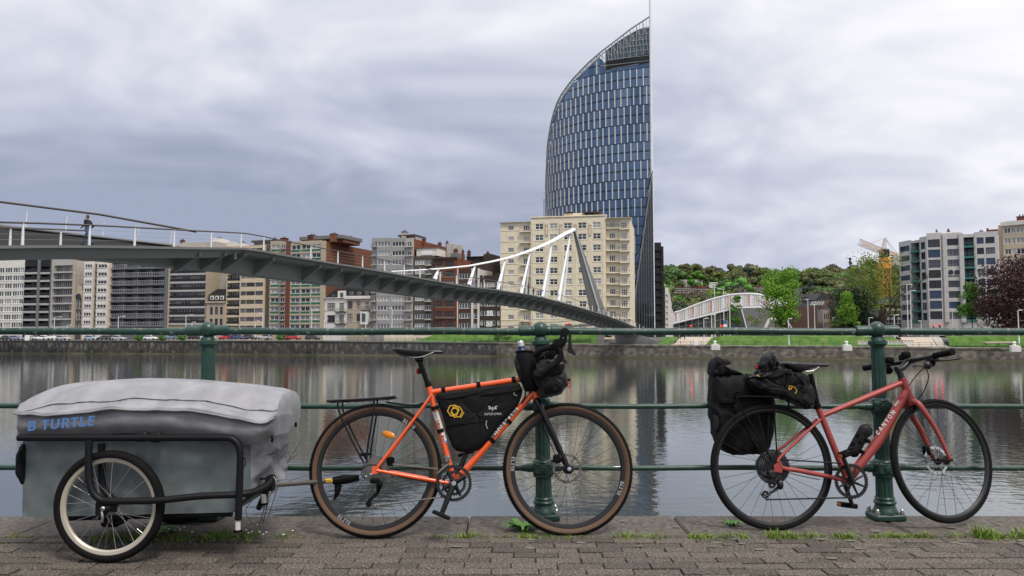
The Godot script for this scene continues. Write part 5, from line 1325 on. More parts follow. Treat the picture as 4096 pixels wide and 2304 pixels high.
# leaf clumps spread over uneven lobes inside a crown of the given half sizes
func _crown(seed_: int, half: Vector3, lobes: int, leaves: int, size: float, shape := "round", hole := 0.0, core := 0.0) -> MB:
	var r := RandomNumberGenerator.new()
	r.seed = seed_
	var b := MB.new()
	var c := []
	for i in lobes:
		var a := r.randf() * TAU
		var h := r.randf_range(-0.85, 0.85)
		var w := sqrt(maxf(0.05, 1.0 - h * h)) * r.randf_range(0.35, 0.85)
		if shape == "cone":
			w = (0.95 - h) * 0.5 * r.randf_range(0.3, 1.0)
		if shape == "vase":
			w = (1.0 + h * 0.35) * 0.62 * r.randf_range(0.4, 1.0)
		c.append([V(cos(a) * w * half.x, h * half.y, sin(a) * w * half.z), r.randf_range(0.24, 0.46) * (half.x + half.z) / 2.0, r.randf_range(0.72, 1.12)])
	if core > 0:
		for q in c:
			b.paint(Color(1, 1, 1))
			b.ball(q[0], Vector3.ONE * q[1] * core * V(1.1, 0.8, 1.1), 8, 5)
	for i in leaves:
		var q: Array = c[r.randi() % lobes]
		var d := V(r.randfn(), r.randfn(), r.randfn()).normalized()
		if r.randf() < hole:
			continue
		var rad: float = q[1] * (1.0 - 0.55 * r.randf() * r.randf())
		var p: Vector3 = q[0] + d * rad * V(1.1, 0.8, 1.1)
		var s := size * r.randf_range(0.6, 1.35)
		var nn := (d + V(r.randfn(), r.randfn(), r.randfn()) * 0.55).normalized()
		var x := nn.cross(V(r.randfn(), r.randfn(), r.randfn())).normalized() * s
		var y := nn.cross(x).normalized() * s * r.randf_range(0.5, 0.9)
		var k: float = q[2] * r.randf_range(0.75, 1.25)
		b.paint(Color(k, k * r.randf_range(0.93, 1.05), k * r.randf_range(0.85, 1.1)))
		# two bent halves make a small spray of leaves
		b.tri(p - x * 0.5, p + y * 0.55 + nn * s * 0.12, p - y * 0.5)
		b.tri(p + x * 0.5, p + y * 0.6, p - y * 0.45 + nn * s * 0.1)
	return b

func _leaf_mat(called: String, r: float, g: float, b: float) -> StandardMaterial3D:
	var m := mat(called, lin(r, g, b), 0.75)
	m.vertex_color_use_as_albedo = true
	m.backlight_enabled = true
	m.backlight = Color(0.35, 0.4, 0.2)
	return m

func _limbs(b: MB, r: RandomNumberGenerator, p: Vector3, d: Vector3, length: float, rad: float, depth: int, spread: float) -> void:
	var pts := [p]
	var radii := [rad]
	var q := p
	var dir := d
	for i in 3:
		dir = (dir + V(r.randfn(), r.randfn() * 0.5 + 0.12, r.randfn()) * 0.13).normalized()
		q += dir * length / 3.0
		pts.append(q)
		radii.append(lerpf(rad, rad * 0.55, (i + 1) / 3.0))
	b.tube(pts, radii, 6 if depth > 1 else 4)
	if depth == 0:
		return
	for i in (3 if depth > 1 else 4):
		var a := r.randf() * TAU
		var nd := (dir * r.randf_range(0.7, 1.1) + V(cos(a), r.randf_range(-0.1, 0.5), sin(a)) * spread).normalized()
		_limbs(b, r, pts[2 + (i % 2)], nd, length * r.randf_range(0.6, 0.8), rad * 0.52, depth - 1, spread)

func _tree(called: String, label: String, at: Vector3, h: float, half: Vector3, lobes: int, leaves: int, size: float, m: Material, seed_: int, shape := "round", hole := 0.0, trunk := 0.18, clear := 0.25, cat := "tree") -> Node3D:
	var t := thing(called, label, cat, _at(at))
	var r := RandomNumberGenerator.new()
	r.seed = seed_ * 7 + 1
	var b := MB.new()
	_limbs(b, r, V(0, -0.3, 0), V(0, 1, 0), h * (clear + 0.12), trunk, 3, 0.75 if shape != "cone" else 0.4)
	obj("trunk", b, M.bark, t)
	var c := obj("crown", _crown(seed_, half, lobes, leaves, size, shape, hole), m, t)
	c.position = V(0, h - half.y * 0.85 - (half.x + half.z) * (0.2 if shape == "round" else 0.05), 0)
	return t

func _hill_y(x: float, z: float) -> float:
	# crest line seen above the roofs, falling to the town in front
	var d := -z
	var col := x / d
	var crest := [45.2, 47.6, 50.1, 50.5, 50.1, 48.1, 46.8, 50.1, 54.3, 59.6, 63.4, 65, 66.7, 69.1, 71.6]
	var f := clampf((col - 0.10) / 0.05, 0.0, 13.999)
	var i := int(f)
	var c: float = lerpf(crest[i], crest[i + 1], f - i)
	var rise := smoothstep(430.0, 800.0, d) if d < 800.0 else 1.0
	rise = pow(rise, 0.85)
	if d > 800.0:
		rise = 1.0 - (d - 800.0) / 2500.0
	return 1.2 + c * rise + sin(x * 0.05) * sin(z * 0.043) * 2.0 * rise

func _nature() -> void:
	mottle(mat("bark", grey(1), 0.95), noise_tex(noise(0.06, 4, 12), [[0.2, lin(0.035, 0.028, 0.022)], [0.8, lin(0.085, 0.07, 0.055)]]), 1.5)
	var greens := [["leaf_mid", 0.075, 0.15, 0.032], ["leaf_yellow", 0.17, 0.23, 0.03], ["leaf_dark", 0.026, 0.05, 0.024], ["leaf_brown", 0.10, 0.085, 0.055], ["leaf_fresh", 0.085, 0.23, 0.025], ["leaf_olive", 0.13, 0.145, 0.045]]
	for g in greens:
		_leaf_mat(g[0], g[1], g[2], g[3])
	_leaf_mat("leaf_bright", 0.14, 0.30, 0.014)
	_leaf_mat("leaf_copper", 0.055, 0.016, 0.022)
	_leaf_mat("leaf_ivy", 0.018, 0.045, 0.015)
	# wooded hill
	var hill := MB.new()
	var grid := []
	for k in 16:
		var z := -430.0 - k * 34.0
		var row := []
		for j in 41:
			var x := -z * lerpf(0.02, 0.85, j / 40.0)
			row.append(V(x, _hill_y(x, z), z))
		grid.append(row)
	for k in 15:
		for j in 40:
			hill.quad(grid[k][j], grid[k][j + 1], grid[k + 1][j + 1], grid[k + 1][j])
	struct("hill", hill, M.hillside)
	var protos := []
	for k in 8:
		var hh := V([6.5, 5.5, 7.0, 6.0, 5.0, 7.5, 4.5, 6.0][k], [6.0, 6.5, 5.2, 7.0, 5.0, 5.8, 7.5, 5.5][k], [6.5, 5.5, 7.0, 6.0, 5.0, 7.5, 4.5, 6.0][k])
		protos.append(_crown(300 + k, hh, 15 + k, 1900, 1.1, "round", 0.0, 0.8).mesh())
	rng.seed = 99
	var rest := {}
	var tones := ["leaf_mid", "leaf_olive", "leaf_dark", "leaf_brown", "leaf_fresh", "leaf_mid", "leaf_yellow", "leaf_olive", "leaf_olive"]
	var spots := []
	for k in 30:
		for j in 52:
			var z := -470.0 - k * 11.5 + rng.randf_range(-4, 4)
			var x := -z * lerpf(0.155, 0.60, (j + rng.randf()) / 52.0)
			spots.append(V(x, _hill_y(x, z), z))
	var made := 0
	var bare := MB.new()
	bare.tube([V(0, -2, 0), V(0.2, 3, 0.1), V(0, 7, 0)], [0.5, 0.35, 0.15], 5)
	var trunk := bare.mesh()
	for p in spots:
		# keep the terraced buildings and villas clear
		var u: float = p.x / -p.z
		if p.z > -662.0 and p.z < -545.0 and (u > 0.198 and u < 0.278 or u > 0.306 and u < 0.395) or p.z < -640.0 and p.z > -692.0 and u > 0.21 and u < 0.32:
			continue
		var k := rng.randi() % 8
		var tone: String = tones[rng.randi() % tones.size()]
		var s := rng.randf_range(0.8, 1.7)
		var xf := Transform3D(Basis(Vector3.UP, rng.randf() * TAU).scaled(V(s, s * rng.randf_range(0.85, 1.2), s)), p + V(0, 5.2 * s, 0))
		var front: bool = u < 0.52 and u > 0.175 and (p.z < -700 or rng.randf() < 0.35)
		if made < 260 and front and rng.randf() < 0.6:
			made += 1
			var t := thing("hillside_tree", "leafy spring tree in the woods that cover the hill across the river", "tree", _at(p), Vector3.ZERO, "trees covering the wooded hill")
			var c := obj("crown", protos[k], M[tone], t)
			c.transform = Transform3D(xf.basis, V(0, 5.2 * s, 0))
			obj("trunk", trunk, M.bark, t)
		else:
			var key := "%d %s" % [k, tone]
			if not rest.has(key):
				rest[key] = [k, tone, []]
			rest[key][2].append(xf)
	for key in rest:
		var mm := MultiMesh.new()
		mm.transform_format = MultiMesh.TRANSFORM_3D
		mm.mesh = protos[rest[key][0]]
		mm.instance_count = rest[key][2].size()
		for i in mm.instance_count:
			mm.set_instance_transform(i, rest[key][2][i])
		var mi := MultiMeshInstance3D.new()
		mi.multimesh = mm
		mi.material_override = M[rest[key][1]]
		mi.name = numbered("woods")
		mi.set_meta("kind", "stuff")
		mi.set_meta("label", "woods filling in the far hill between the trees")
		mi.set_meta("category", "woods")
		add_child(mi)
	# a lone poplar on the crest
	_tree("poplar", "slim dark poplar standing alone above the crest of the hill", V(353.22, 69.03, -800), 13.0, V(1.7, 6.4, 1.7), 40, 1500, 0.8, M.leaf_dark, 61, "round", 0.0, 0.2, 0.1)
	# trees of the far bank
	_tree("maple_tree", "large bright green tree with feathery boughs on the lawn", V(66.21, .8, -189), 16.2, V(5.6, 6.6, 5.0), 46, 9000, 0.42, M.leaf_bright, 7, "vase", 0.12, 0.36, 0.2)
	_tree("young_tree", "small narrow green tree before the grey concrete wedge of the arched canopy", V(59.15, 2.69, -204), 9.6, V(2.1, 4.1, 2.0), 20, 2200, 0.34, M.leaf_fresh, 8, "round", 0.0, 0.14)
	_tree("sapling", "thin yellowish sapling before the grey concrete wedge", V(64.31, 2.77, -202), 6.2, V(2.8, 2.6, 2.0), 14, 900, 0.3, M.leaf_yellow, 9, "round", 0.3, 0.1)
	_tree("light_green_tree", "pale green cone shaped tree in front of the ivy bush", V(87.01, 2.63, -200), 9.4, V(3.9, 4.6, 3.4), 30, 4000, 0.36, M.leaf_bright, 10, "cone", 0.1, 0.14)
	_tree("ivy_tree", "big dark rounded ivy covered tree between the brick houses", V(99.91, 3.36, -226), 13.8, V(7.6, 6.8, 6.0), 44, 9000, 0.5, M.leaf_ivy, 11, "round", 0.0, 0.3, 0.2)
	_tree("bare_spring_tree", "thin tree with sparse yellow green spring leaves, beside the crane", V(102.36, 2.97, -212), 21.0, V(8.5, 9.5, 6.5), 60, 4200, 0.42, M.leaf_yellow, 12, "vase", 0.35, 0.33, 0.33)
	_tree("yellow_tree", "tall yellow green tree at the foot of the hill behind the crane mast", V(121.59, 8, -262), 21.5, V(7.5, 9.5, 6.0), 36, 5200, 0.55, M.leaf_yellow, 13, "round", 0.12, 0.3)
	_tree("yellow_tree", "yellow green tree between the crane mast and the grey stone block", V(131.22, 8, -262), 20.0, V(6.5, 8.5, 6.0), 30, 4200, 0.55, M.leaf_yellow, 14, "round", 0.15, 0.3)
	_tree("copper_beech", "spreading dark purple leaved tree in front of the grey and cream blocks", V(117.29, .79, -178), 20.6, V(9.8, 8.6, 8.0), 66, 13000, 0.52, M.leaf_copper, 15, "round", 0.0, 0.42, 0.2)
	_tree("young_tree", "small dense green tree on a thin trunk beside the copper tree", V(111.25, .78, -186), 13.0, V(3.9, 4.6, 3.4), 30, 4200, 0.4, M.leaf_fresh, 16, "cone", 0.0, 0.14)
	_tree("sapling", "sparse sapling under the copper tree before the stone balcony", V(113.1, .78, -184), 5.8, V(2.1, 1.6, 1.8), 9, 420, 0.26, M.leaf_yellow, 17, "round", 0.3, 0.08)
	# clipped hedges between the parked cars, a round shrub on the lawn
	for h in [[V(-109.76, -.3, -224), V(-106.96, -.3, -224), "low clipped hedge left of the white hatchback"], [V(-101.89, -.29, -222), V(-99.5, -.29, -222), "low clipped hedge right of the white hatchback"], [V(-95.95, -.21, -221), V(-93.04, -.21, -221), "short hedge between two parked cars near the lamp post"], [V(-65.61, -.1, -214), V(-62.62, -.1, -214), "low hedge left of the second red car"]]:
		var a: Vector3 = h[0]
		var b: Vector3 = h[1]
		var m := _crown(40, V(a.distance_to(b) / 2, 0.75, 0.7), 18, 1300, 0.22)
		var o := obj("hedge", m, M.leaf_fresh)
		o.position = (a + b) / 2 + V(0, 0.6, 0)
		tag(o, h[2], "hedge")
	var sh := obj("round_shrub", _crown(44, V(2.4, 1.1, 1.6), 16, 1500, 0.25), M.leaf_mid)
	sh.position = V(-2.64, .74, -196)
	tag(sh, "round green shrub on top of the lawn left of the bridge pier", "shrub")

func _lamp(at: Vector3, h: float, label: String, arm := 1.2, double_arm := false) -> void:
	var t := thing("street_lamp", label, "street lamp", _at(at))
	obj("pole", MB.new().lathe([Vector2(0.17, 0), Vector2(0.17, 0.9), Vector2(0.12, 1.0), Vector2(0.075, h)], 8), M.white_steel, t)
	for s in ([-1, 1] if double_arm else [1]):
		var a := obj("arm", MB.new().tube([V(0, h - 0.15, 0), V(s * arm * 0.5, h + 0.02, 0), V(s * arm, h + 0.05, 0)], 0.05, 5), M.white_steel, t)
		obj("lamp_head", MB.new().bevel_box(V(s * (arm + 0.25), h + 0.05, 0), V(0.8, 0.14, 0.34), 0.05), M.white_frame, a)

func _car_proto(van := false) -> Dictionary:
	# outlines along the car: body below, cabin above
	var body := MB.new()
	var rows := []
	var prof := [[-2.1, 0.35, 0.62, 0.70], [-2.0, 0.25, 0.84, 0.80], [-1.4, 0.22, 0.95, 0.85], [-0.7, 0.22, 0.98, 0.87], [0.2, 0.22, 0.98, 0.88], [1.0, 0.22, 0.93, 0.87], [1.75, 0.24, 0.80, 0.82], [2.05, 0.30, 0.66, 0.72], [2.12, 0.38, 0.56, 0.62]]
	for p in prof:
		var r := []
		for q in [[-1.0, 0.12], [-1.0, 0.75], [-0.86, 1.0], [0.86, 1.0], [1.0, 0.75], [1.0, 0.12], [0.85, 0.0], [-0.85, 0.0]]:
			r.append(V(p[0], lerpf(p[1], p[2], q[1]), q[0] * p[3]))
		rows.append(r)
	body.skin(rows)
	var cab := MB.new()
	var glass := MB.new()
	var cp := [[-1.95, 0.9, 0.92, 0.7], [-1.5, 0.9, 1.38, 0.68], [-0.9, 0.9, 1.49, 0.68], [0.0, 0.9, 1.48, 0.68], [0.35, 0.9, 1.36, 0.68], [1.05, 0.9, 0.95, 0.74]]
	if van:
		cp = [[-2.05, 0.9, 1.3, 0.78], [-1.9, 0.9, 1.7, 0.76], [-0.9, 0.9, 1.78, 0.76], [0.4, 0.9, 1.74, 0.76], [0.8, 0.9, 1.55, 0.74], [1.35, 0.9, 1.0, 0.76]]
	var r1 := []
	for p in cp:
		r1.append([V(p[0], p[1], -p[3] - 0.1), V(p[0], p[2] - 0.05, -p[3] + 0.06), V(p[0], p[2], -p[3] + 0.16), V(p[0], p[2], p[3] - 0.16), V(p[0], p[2] - 0.05, p[3] - 0.06), V(p[0], p[1], p[3] + 0.1)])
	cab.skin(r1, true, true)
	for s in [-1, 1]:
		for w in [[-1.35, -0.5], [-0.42, 0.28]]:
			var zz := 0.78
			var q := [V(w[0] - 0.12, 0.99, s * (zz + 0.015)), V(w[1] + 0.18, 0.99, s * (zz + 0.015)), V(w[1], 1.36, s * (zz - 0.10)), V(w[0], 1.36, s * (zz - 0.10))]
			if s > 0:
				glass.quad(q[0], q[1], q[2], q[3])
			else:
				glass.quad(q[1], q[0], q[3], q[2])
	glass.quad(V(1.03, 0.99, 0.62), V(1.03, 0.99, -0.62), V(0.44, 1.36, -0.55), V(0.44, 1.36, 0.55))
	glass.quad(V(-1.97, 0.98, -0.6), V(-1.97, 0.98, 0.6), V(-1.57, 1.34, 0.55), V(-1.57, 1.34, -0.55))
	return {"body": body.mesh(), "cabin": cab.mesh(), "glass": glass.mesh()}

func _cars() -> void:
	var small := _car_proto()
	var tyre := MB.new().lathe([Vector2(0.2, -0.1), Vector2(0.31, -0.1), Vector2(0.32, 0), Vector2(0.31, 0.1), Vector2(0.2, 0.1)], 14, _face(Vector3.ZERO)).mesh()
	var rim := MB.new().lathe([Vector2(0.0, -0.09), Vector2(0.2, -0.1), Vector2(0.2, 0.1), Vector2(0.0, 0.09)], 10, _face(Vector3.ZERO), false).mesh()
	var bulb := MB.new().bevel_box(Vector3.ZERO, V(0.12, 0.14, 0.3), 0.03).mesh()
	mat("tyre_rubber", lin(0.018, 0.018, 0.019), 0.85)
	mat("alloy", lin(0.4, 0.4, 0.41), 0.35, 0.7)
	mat("lamp_clear", lin(0.6, 0.6, 0.6), 0.2)
	mat("lamp_red", lin(0.35, 0.01, 0.01), 0.25)
	var tones := {"white": [0.72, 0.72, 0.71], "silver": [0.40, 0.41, 0.43], "grey blue": [0.16, 0.20, 0.26], "dark grey": [0.045, 0.047, 0.05], "black": [0.015, 0.015, 0.017], "red": [0.42, 0.018, 0.022], "navy blue": [0.035, 0.065, 0.17], "pale blue": [0.33, 0.40, 0.47]}
	for k in tones:
		var m := mat("paint " + k, lin(tones[k][0], tones[k][1], tones[k][2]), 0.35)
		m.clearcoat_enabled = true
		m.clearcoat = 0.8
		m.clearcoat_roughness = 0.05
	var list := [[V(-151.95, -.46, -231), "dark grey", "dark grey car parked at the end of the row, beside the grey blue car"], [V(-147.8, -.46, -230), "grey blue", "grey blue car parked left of the white street cabinet"], [V(-142.75, -.45, -229), "silver", "silver car half hidden behind the white street cabinet"],
		[V(-139, -.44, -228), "white", "white car parked between the silver car and the low white trailer"], [V(-132.15, -.44, -227), "silver", "silver car parked behind the thin lamp post near the gabled house"], [V(-123.34, -.43, -226), "pale blue", "pale blue car parked under the white bay block"], [V(-119.05, -.42, -225), "dark grey", "dark grey car between the pale blue and the silver blue car"],
		[V(-114.23, -.42, -224), "silver", "silver blue car below the long white balconies"], [V(-103.91, -.37, -222), "white", "white hatchback parked between two hedges"], [V(-97.64, -.21, -221), "grey blue", "blue grey car right of the hedges, below the striped block"], [V(-89.94, -.2, -219), "black", "black car left of the railing post, below the striped block"],
		[V(-85.87, -.19, -218), "white", "white car mostly hidden by the green railing post"], [V(-80.49, -.21, -217), "red", "bright red car just right of the green railing post"], [V(-76.74, -.21, -216), "navy blue", "navy blue car touching the bright red one"], [V(-73.47, -.21, -216), "dark grey", "dark grey car behind the thin lamp post, right of the navy one"],
		[V(-68.92, -.2, -215), "silver", "silver car below the cream banded block"], [V(-60.34, -.19, -213), "red", "red car parked alone right of a hedge, below the green panelled block"], [V(-54.79, -.23, -212), "dark grey", "dark grey estate car right of the red one, last of the row"], [V(113.39, .61, -198), "black", "black car parked in front of the grey stone block"]]
	var i := 0
	for c in list:
		var flip := PI if i % 3 == 0 else 0.0
		var at: Vector3 = c[0]
		var t := thing("parked_car", c[2], "car", Transform3D(Basis(Vector3.UP, flip - 0.2), at), Vector3.ZERO, "cars parked along the far quay")
		obj("body", small.body, M["paint " + c[1]], t)
		obj("cabin", small.cabin, M["paint " + c[1]], t)
		obj("windows", small.glass, M.pane_dark, t)
		for x in [-1.35, 1.35]:
			for z in [-0.78, 0.78]:
				var w := obj("wheel", tyre, M.tyre_rubber, t)
				w.position = V(x, 0.32, z)
				obj("rim", rim, M.alloy, w)
		for z in [-0.55, 0.55]:
			var l := obj("headlight", bulb, M.lamp_clear, t)
			l.position = V(2.0, 0.62, z)
			var r := obj("tail_light", bulb, M.lamp_red, t)
			r.position = V(-2.05, 0.72, z)
		i += 1
	var cb := obj("street_cabinet", MB.new().bevel_box(V(0, 0.8, 0), V(1.25, 1.6, 0.6), 0.04), M.white_frame)
	cb.position = V(-143.34, -.53, -228)
	tag(cb, "white street cabinet standing on the quay between parked cars", "cabinet")
	var tr := thing("low_trailer", "low white covered trailer parked between two cars", "trailer", _at(V(-136, -.44, -228)))
	obj("body", MB.new().bevel_box(V(0, 0.75, 0), V(3.2, 0.7, 1.7), 0.12), M.white_frame, tr)
	for x in [-0.5, 0.5]:
		var w := obj("wheel", tyre, M.tyre_rubber, tr)
		w.position = V(x, 0.32, 0.85)

func _street() -> void:
	mat("decal_graffiti", lin(0.02, 0.025, 0.05), 0.8)
	_cars()
	var lamps := [[V(-137.87, -.51, -232), V(-138.12, 6.5, -232), "street lamp before the drab grey balconies", 0.9], [V(-117.62, -.5, -230), V(-117.84, 6.6, -230), "street lamp before the long white balconies", 0.9], [V(-134.58, -.52, -233), V(-134.74, 4.06, -233), "short lamp beside the gabled house", 0.4],
		[V(-94.45, -.22, -223), V(-94.64, 6.91, -223), "tall street lamp before the black striped block", 0.9], [V(-92.68, -.22, -223), V(-92.81, 4.77, -223), "short lamp before the black striped block", 0.3], [V(-73.02, -.2, -219), V(-73.13, 5.02, -219), "short lamp before the cream banded block", 0.35], [V(-70.57, -.19, -218), V(-70.71, 7.2, -218), "tall street lamp at the right edge of the cream banded block", -0.8],
		[V(-55.67, -.17, -214), V(-55.8, 8.12, -214), "street lamp before the green panelled block", 0.8], [V(-51.95, -.16, -213), V(-52.04, 5.51, -213), "short lamp before the white plastered town house", 0.3], [V(-32.41, .38, -208), V(-32.48, 8.35, -208), "white street lamp before the grey rendered block", -0.8], [V(-39.69, .8, -209), V(-39.76, 6.94, -209), "white lamp before the bow window of the mansard house", -0.3],
		[V(44.34, -1.19, -178), V(44.43, 4.91, -178), "thin lamp with a cup shaped head beside the path", 0.3], [V(48.21, .37, -186), V(48.3, 5.96, -186), "thin dark lamp on the edge of the lawn before the arched canopy", 0.3], [V(51.41, .61, -195), V(51.56, 13.47, -195), "tallest white mast before the arched canopy, with a short arm", -0.9], [V(53.95, .97, -196), V(54.05, 12.79, -196), "second tall white mast before the arched canopy", -0.8], [V(55.76, .97, -197), V(55.83, 11.73, -197), "third white mast, beside the small narrow tree", -0.8],
		[V(62.48, -1.22, -174), V(62.62, 4.74, -174), "white pole standing in the lawn right of the bright green tree", 0.1], [V(76.17, .97, -198), V(76.29, 10.1, -198), "white lamp before the skylit slate roof", -0.3], [V(77.84, .97, -198), V(77.99, 8.79, -198), "white lamp beside the brick gable house", -0.2], [V(89.93, .78, -194), V(90.06, 5.41, -194), "short white lamp before the long brick shed", 0.25], [V(90.4, .06, -182), V(90.51, 5.78, -182), "slim lamp before the ornate brick house", 0.25],
		[V(100.78, .88, -196), V(101.19, 13.96, -196), "white mast of a pair before the turned stone wing, with a cross arm", 0.5], [V(101.61, .88, -196), V(101.89, 12.37, -196), "shorter white mast of the pair before the turned stone wing", 0.5], [V(111.06, .77, -194), V(111.23, 7.46, -194), "street lamp before the grey stone block", -0.35], [V(103.09, .77, -194), V(103.22, 4.57, -194), "short lamp beside the teal balconies", -0.35], [V(107.2, -.64, -163), V(107.41, 6.29, -163), "pale post beside the trunk of the copper tree", 0.2]]
	for l in lamps:
		_lamp(l[0], l[1].y - l[0].y, l[2], l[3] * 1.6)
	# green railing along the edge of the far quay
	var rl := thing("river_railing", "long thin green railing along the top of the far river wall", "railing")
	var pts := []
	for k in range(4, BANK.size() - 1):
		pts.append(BANK[k] + _bank_out(k) * 0.5)
	pts[-1] = (pts[-2] as Vector3).lerp(BANK[BANK.size() - 1], 0.0) if pts.size() > 4 else pts[-1]
	var start: Vector3 = BANK[3].lerp(BANK[4], 0.1) + _bank_out(3) * 0.5
	pts.push_front(start)
	var endp: Vector3 = BANK[BANK.size() - 2].lerp(BANK[BANK.size() - 1], 0.12) + _bank_out(BANK.size() - 2) * 0.5
	pts.append(endp)
	for h in [1.0, 0.62, 0.25]:
		var line := []
		for p in pts:
			line.append(p + V(0, h, 0))
		obj("rail", MB.new().tube(line, 0.035, 5), M.railing_green, rl)
	var post := MB.new().tube([V(0, 0, 0), V(0, 1.02, 0)], 0.05, 5).mesh()
	for i in pts.size() - 1:
		var n := int(pts[i].distance_to(pts[i + 1]) / 2.35)
		for q in n:
			var o := obj("post", post, M.railing_green, rl)
			o.position = pts[i].lerp(pts[i + 1], float(q) / n)
	# white mooring posts set into the wall
	for b in [[V(43.94, -2.16, -167), "white mooring post on the river wall below the path"], [V(69.39, -2.18, -160), "white mooring post on the river wall left of the railing post"], [V(97, -2.17, -149), "white mooring post on the river wall below the bench"]]:
		var o := thing("mooring_post", b[1], "mooring post", _at(b[0]))
		obj("pedestal", MB.new().bevel_box(V(0, 0.55, 0.3), V(1.9, 1.1, 0.7), 0.06), M.white_concrete, o)
		obj("cap", MB.new().bevel_box(V(0, 1.2, 0.1), V(1.5, 0.2, 0.9), 0.05), M.white_concrete, o)
		obj("bollard", MB.new().lathe([Vector2(0.3, 1.3), Vector2(0.22, 1.45), Vector2(0.22, 1.6), Vector2(0.36, 1.75), Vector2(0.3, 1.95), Vector2(0.05, 2.05)], 10, _at(V(0, 0, 0.05))), M.white_frame, o)
	# stone bench
	var bn := thing("stone_bench", "long pale stone bench along the promenade below the lawn", "bench", Transform3D(Basis(Vector3.UP, 0.35), V(101.7, -.8, -161)))
	obj("seat", MB.new().bevel_box(V(0, 0.35, 0), V(8.4, 0.35, 0.7), 0.04), M.beige_concrete, bn)
	for x in [-3.6, 0.0, 3.6]:
		obj("foot", MB.new().bevel_box(V(x, 0.05, 0), V(0.5, 0.35, 0.55), 0.03), M.mid_grey, bn)
	# red and white works barriers
	mat("barrier_red", lin(0.42, 0.03, 0.03), 0.5)
	var ends := [[V(74.77, -1.09, -167), V(83.9, -1.01, -161), 6, "front row of red and white works barriers by the river railing", "front row by the river"], [V(81.79, .61, -180), V(88.26, .62, -176), 4, "second row of barriers behind the first, under the green railing", "row behind the front one"], [V(65.87, .87, -190), V(83.09, .91, -183), 9, "far row of barriers along the top of the lawn", "far row on the lawn"]]
	for e in ends:
		for k in e[2]:
			var p: Vector3 = e[0].lerp(e[1], (k + 0.5) / e[2])
			var w: float = e[0].distance_to(e[1]) / e[2]
			var d: Vector3 = (e[1] - e[0]).normalized()
			var b := thing("works_barrier", "red and white barrier panel, %s from the left in the %s" % [["first", "second", "third", "fourth", "fifth", "sixth", "seventh", "eighth", "ninth"][k], e[4]], "barrier", Transform3D(Basis(d, Vector3.UP, d.cross(Vector3.UP)), p), Vector3.ZERO, e[3])
			obj("frame", MB.new().bevel_box(V(0, 0.92, 0), V(w - 0.1, 0.22, 0.06), 0.02).bevel_box(V(0, 0.2, 0), V(w - 0.1, 0.12, 0.06), 0.02), M.white_frame, b)
			for q in 7:
				obj("slat", MB.new().bevel_box(V(lerpf(-w / 2 + 0.15, w / 2 - 0.15, q / 6.0), 0.55, 0), V(0.14, 0.7, 0.05), 0.015), M.white_frame, b)
			for q in 3:
				obj("red_stripe", MB.new().bevel_box(V(lerpf(-w / 2 + 0.3, w / 2 - 0.3, q / 2.0), 0.92, 0.035), V(0.34, 0.2, 0.02), 0.005), M.barrier_red, b)
			for x in [-w / 2 + 0.25, w / 2 - 0.25]:
				obj("foot", MB.new().bevel_box(V(x, 0.05, 0), V(0.2, 0.1, 0.7), 0.02), M.dark_grey, b)
	# traffic lights showing red
	var red := mat("signal_red_lit", lin(0.9, 0.02, 0.02), 0.3)
	red.emission_enabled = true
	red.emission = Color(1.0, 0.03, 0.05)
	red.emission_energy_multiplier = 5.0
	for s in [[V(103.96, .73, -190), V(104.05, 3.37, -190), "traffic light showing red before the rounded glass bay, the lower of two"], [V(108.81, .77, -196), V(108.91, 3.79, -196), "traffic light showing red before the twin portholes, the higher of two"], [V(54.31, .97, -200), V(54.36, 3.45, -200), "traffic light showing red between the white masts"], [V(47.54, .97, -205), V(47.57, 3.51, -205), "traffic light showing red under the low end of the arched canopy"], [V(14.95, 2.7, -203), V(14.96, 4.2, -203), "traffic light showing red in front of the cream block"]]:
		var hh: float = s[1].y - s[0].y
		var t := thing("traffic_light", s[2], "traffic light", _at(s[0]))
		obj("pole", MB.new().lathe([Vector2(0.09, 0), Vector2(0.06, hh + 0.3)], 7), M.grey_steel, t)
		var hs := obj("housing", MB.new().bevel_box(V(0, hh - 0.3, 0.12), V(0.36, 1.0, 0.3), 0.04), M.black_panel, t)
		obj("signal_lens", MB.new().ball(V(0, hh, 0.28), V(0.19, 0.19, 0.06), 12, 6), red, hs)
		for q in 2:
			obj("dark_lens", MB.new().ball(V(0, hh - 0.3 - 0.3 * q, 0.26), V(0.12, 0.12, 0.05), 10, 6), M.dark_slate, hs)
		var l := OmniLight3D.new()
		l.name = "signal_glow"
		l.light_color = Color(1, 0.05, 0.05)
		l.light_energy = 0.08
		l.light_size = 0.12
		l.omni_range = 60.0
		l.omni_attenuation = 2.0
		l.shadow_enabled = true
		t.add_child(l)
		l.position = V(0, hh, 0.55)
	# small notice box by the railing
	var nb := obj("notice_box", MB.new().bevel_box(V(0, 0.6, 0), V(0.9, 1.2, 0.5), 0.05), M.white_frame)
	nb.position = V(40.75, -1.23, -171)
	tag(nb, "small white notice box beside the railing at the foot of the path", "box")
	var bs := thing("bus_stop_sign", "blue and white sign on a post between the white masts", "sign", _at(V(53.98, .97, -195)))
	obj("post", MB.new().lathe([Vector2(0.06, 0), Vector2(0.05, 3.6)], 6), M.grey_steel, bs)
	obj("plate", MB.new().bevel_box(V(0, 3.4, 0.06), V(1.0, 0.9, 0.05), 0.015), M.tower_glass, bs)
	obj("lower_plate", MB.new().bevel_box(V(0, 2.5, 0.06), V(0.9, 0.7, 0.05), 0.015), M.white_frame, bs)
	var ra: Vector3 = V(-37.36, -.9, -225.59)
	var rb: Vector3 = V(1.45, -.9, -213.76)
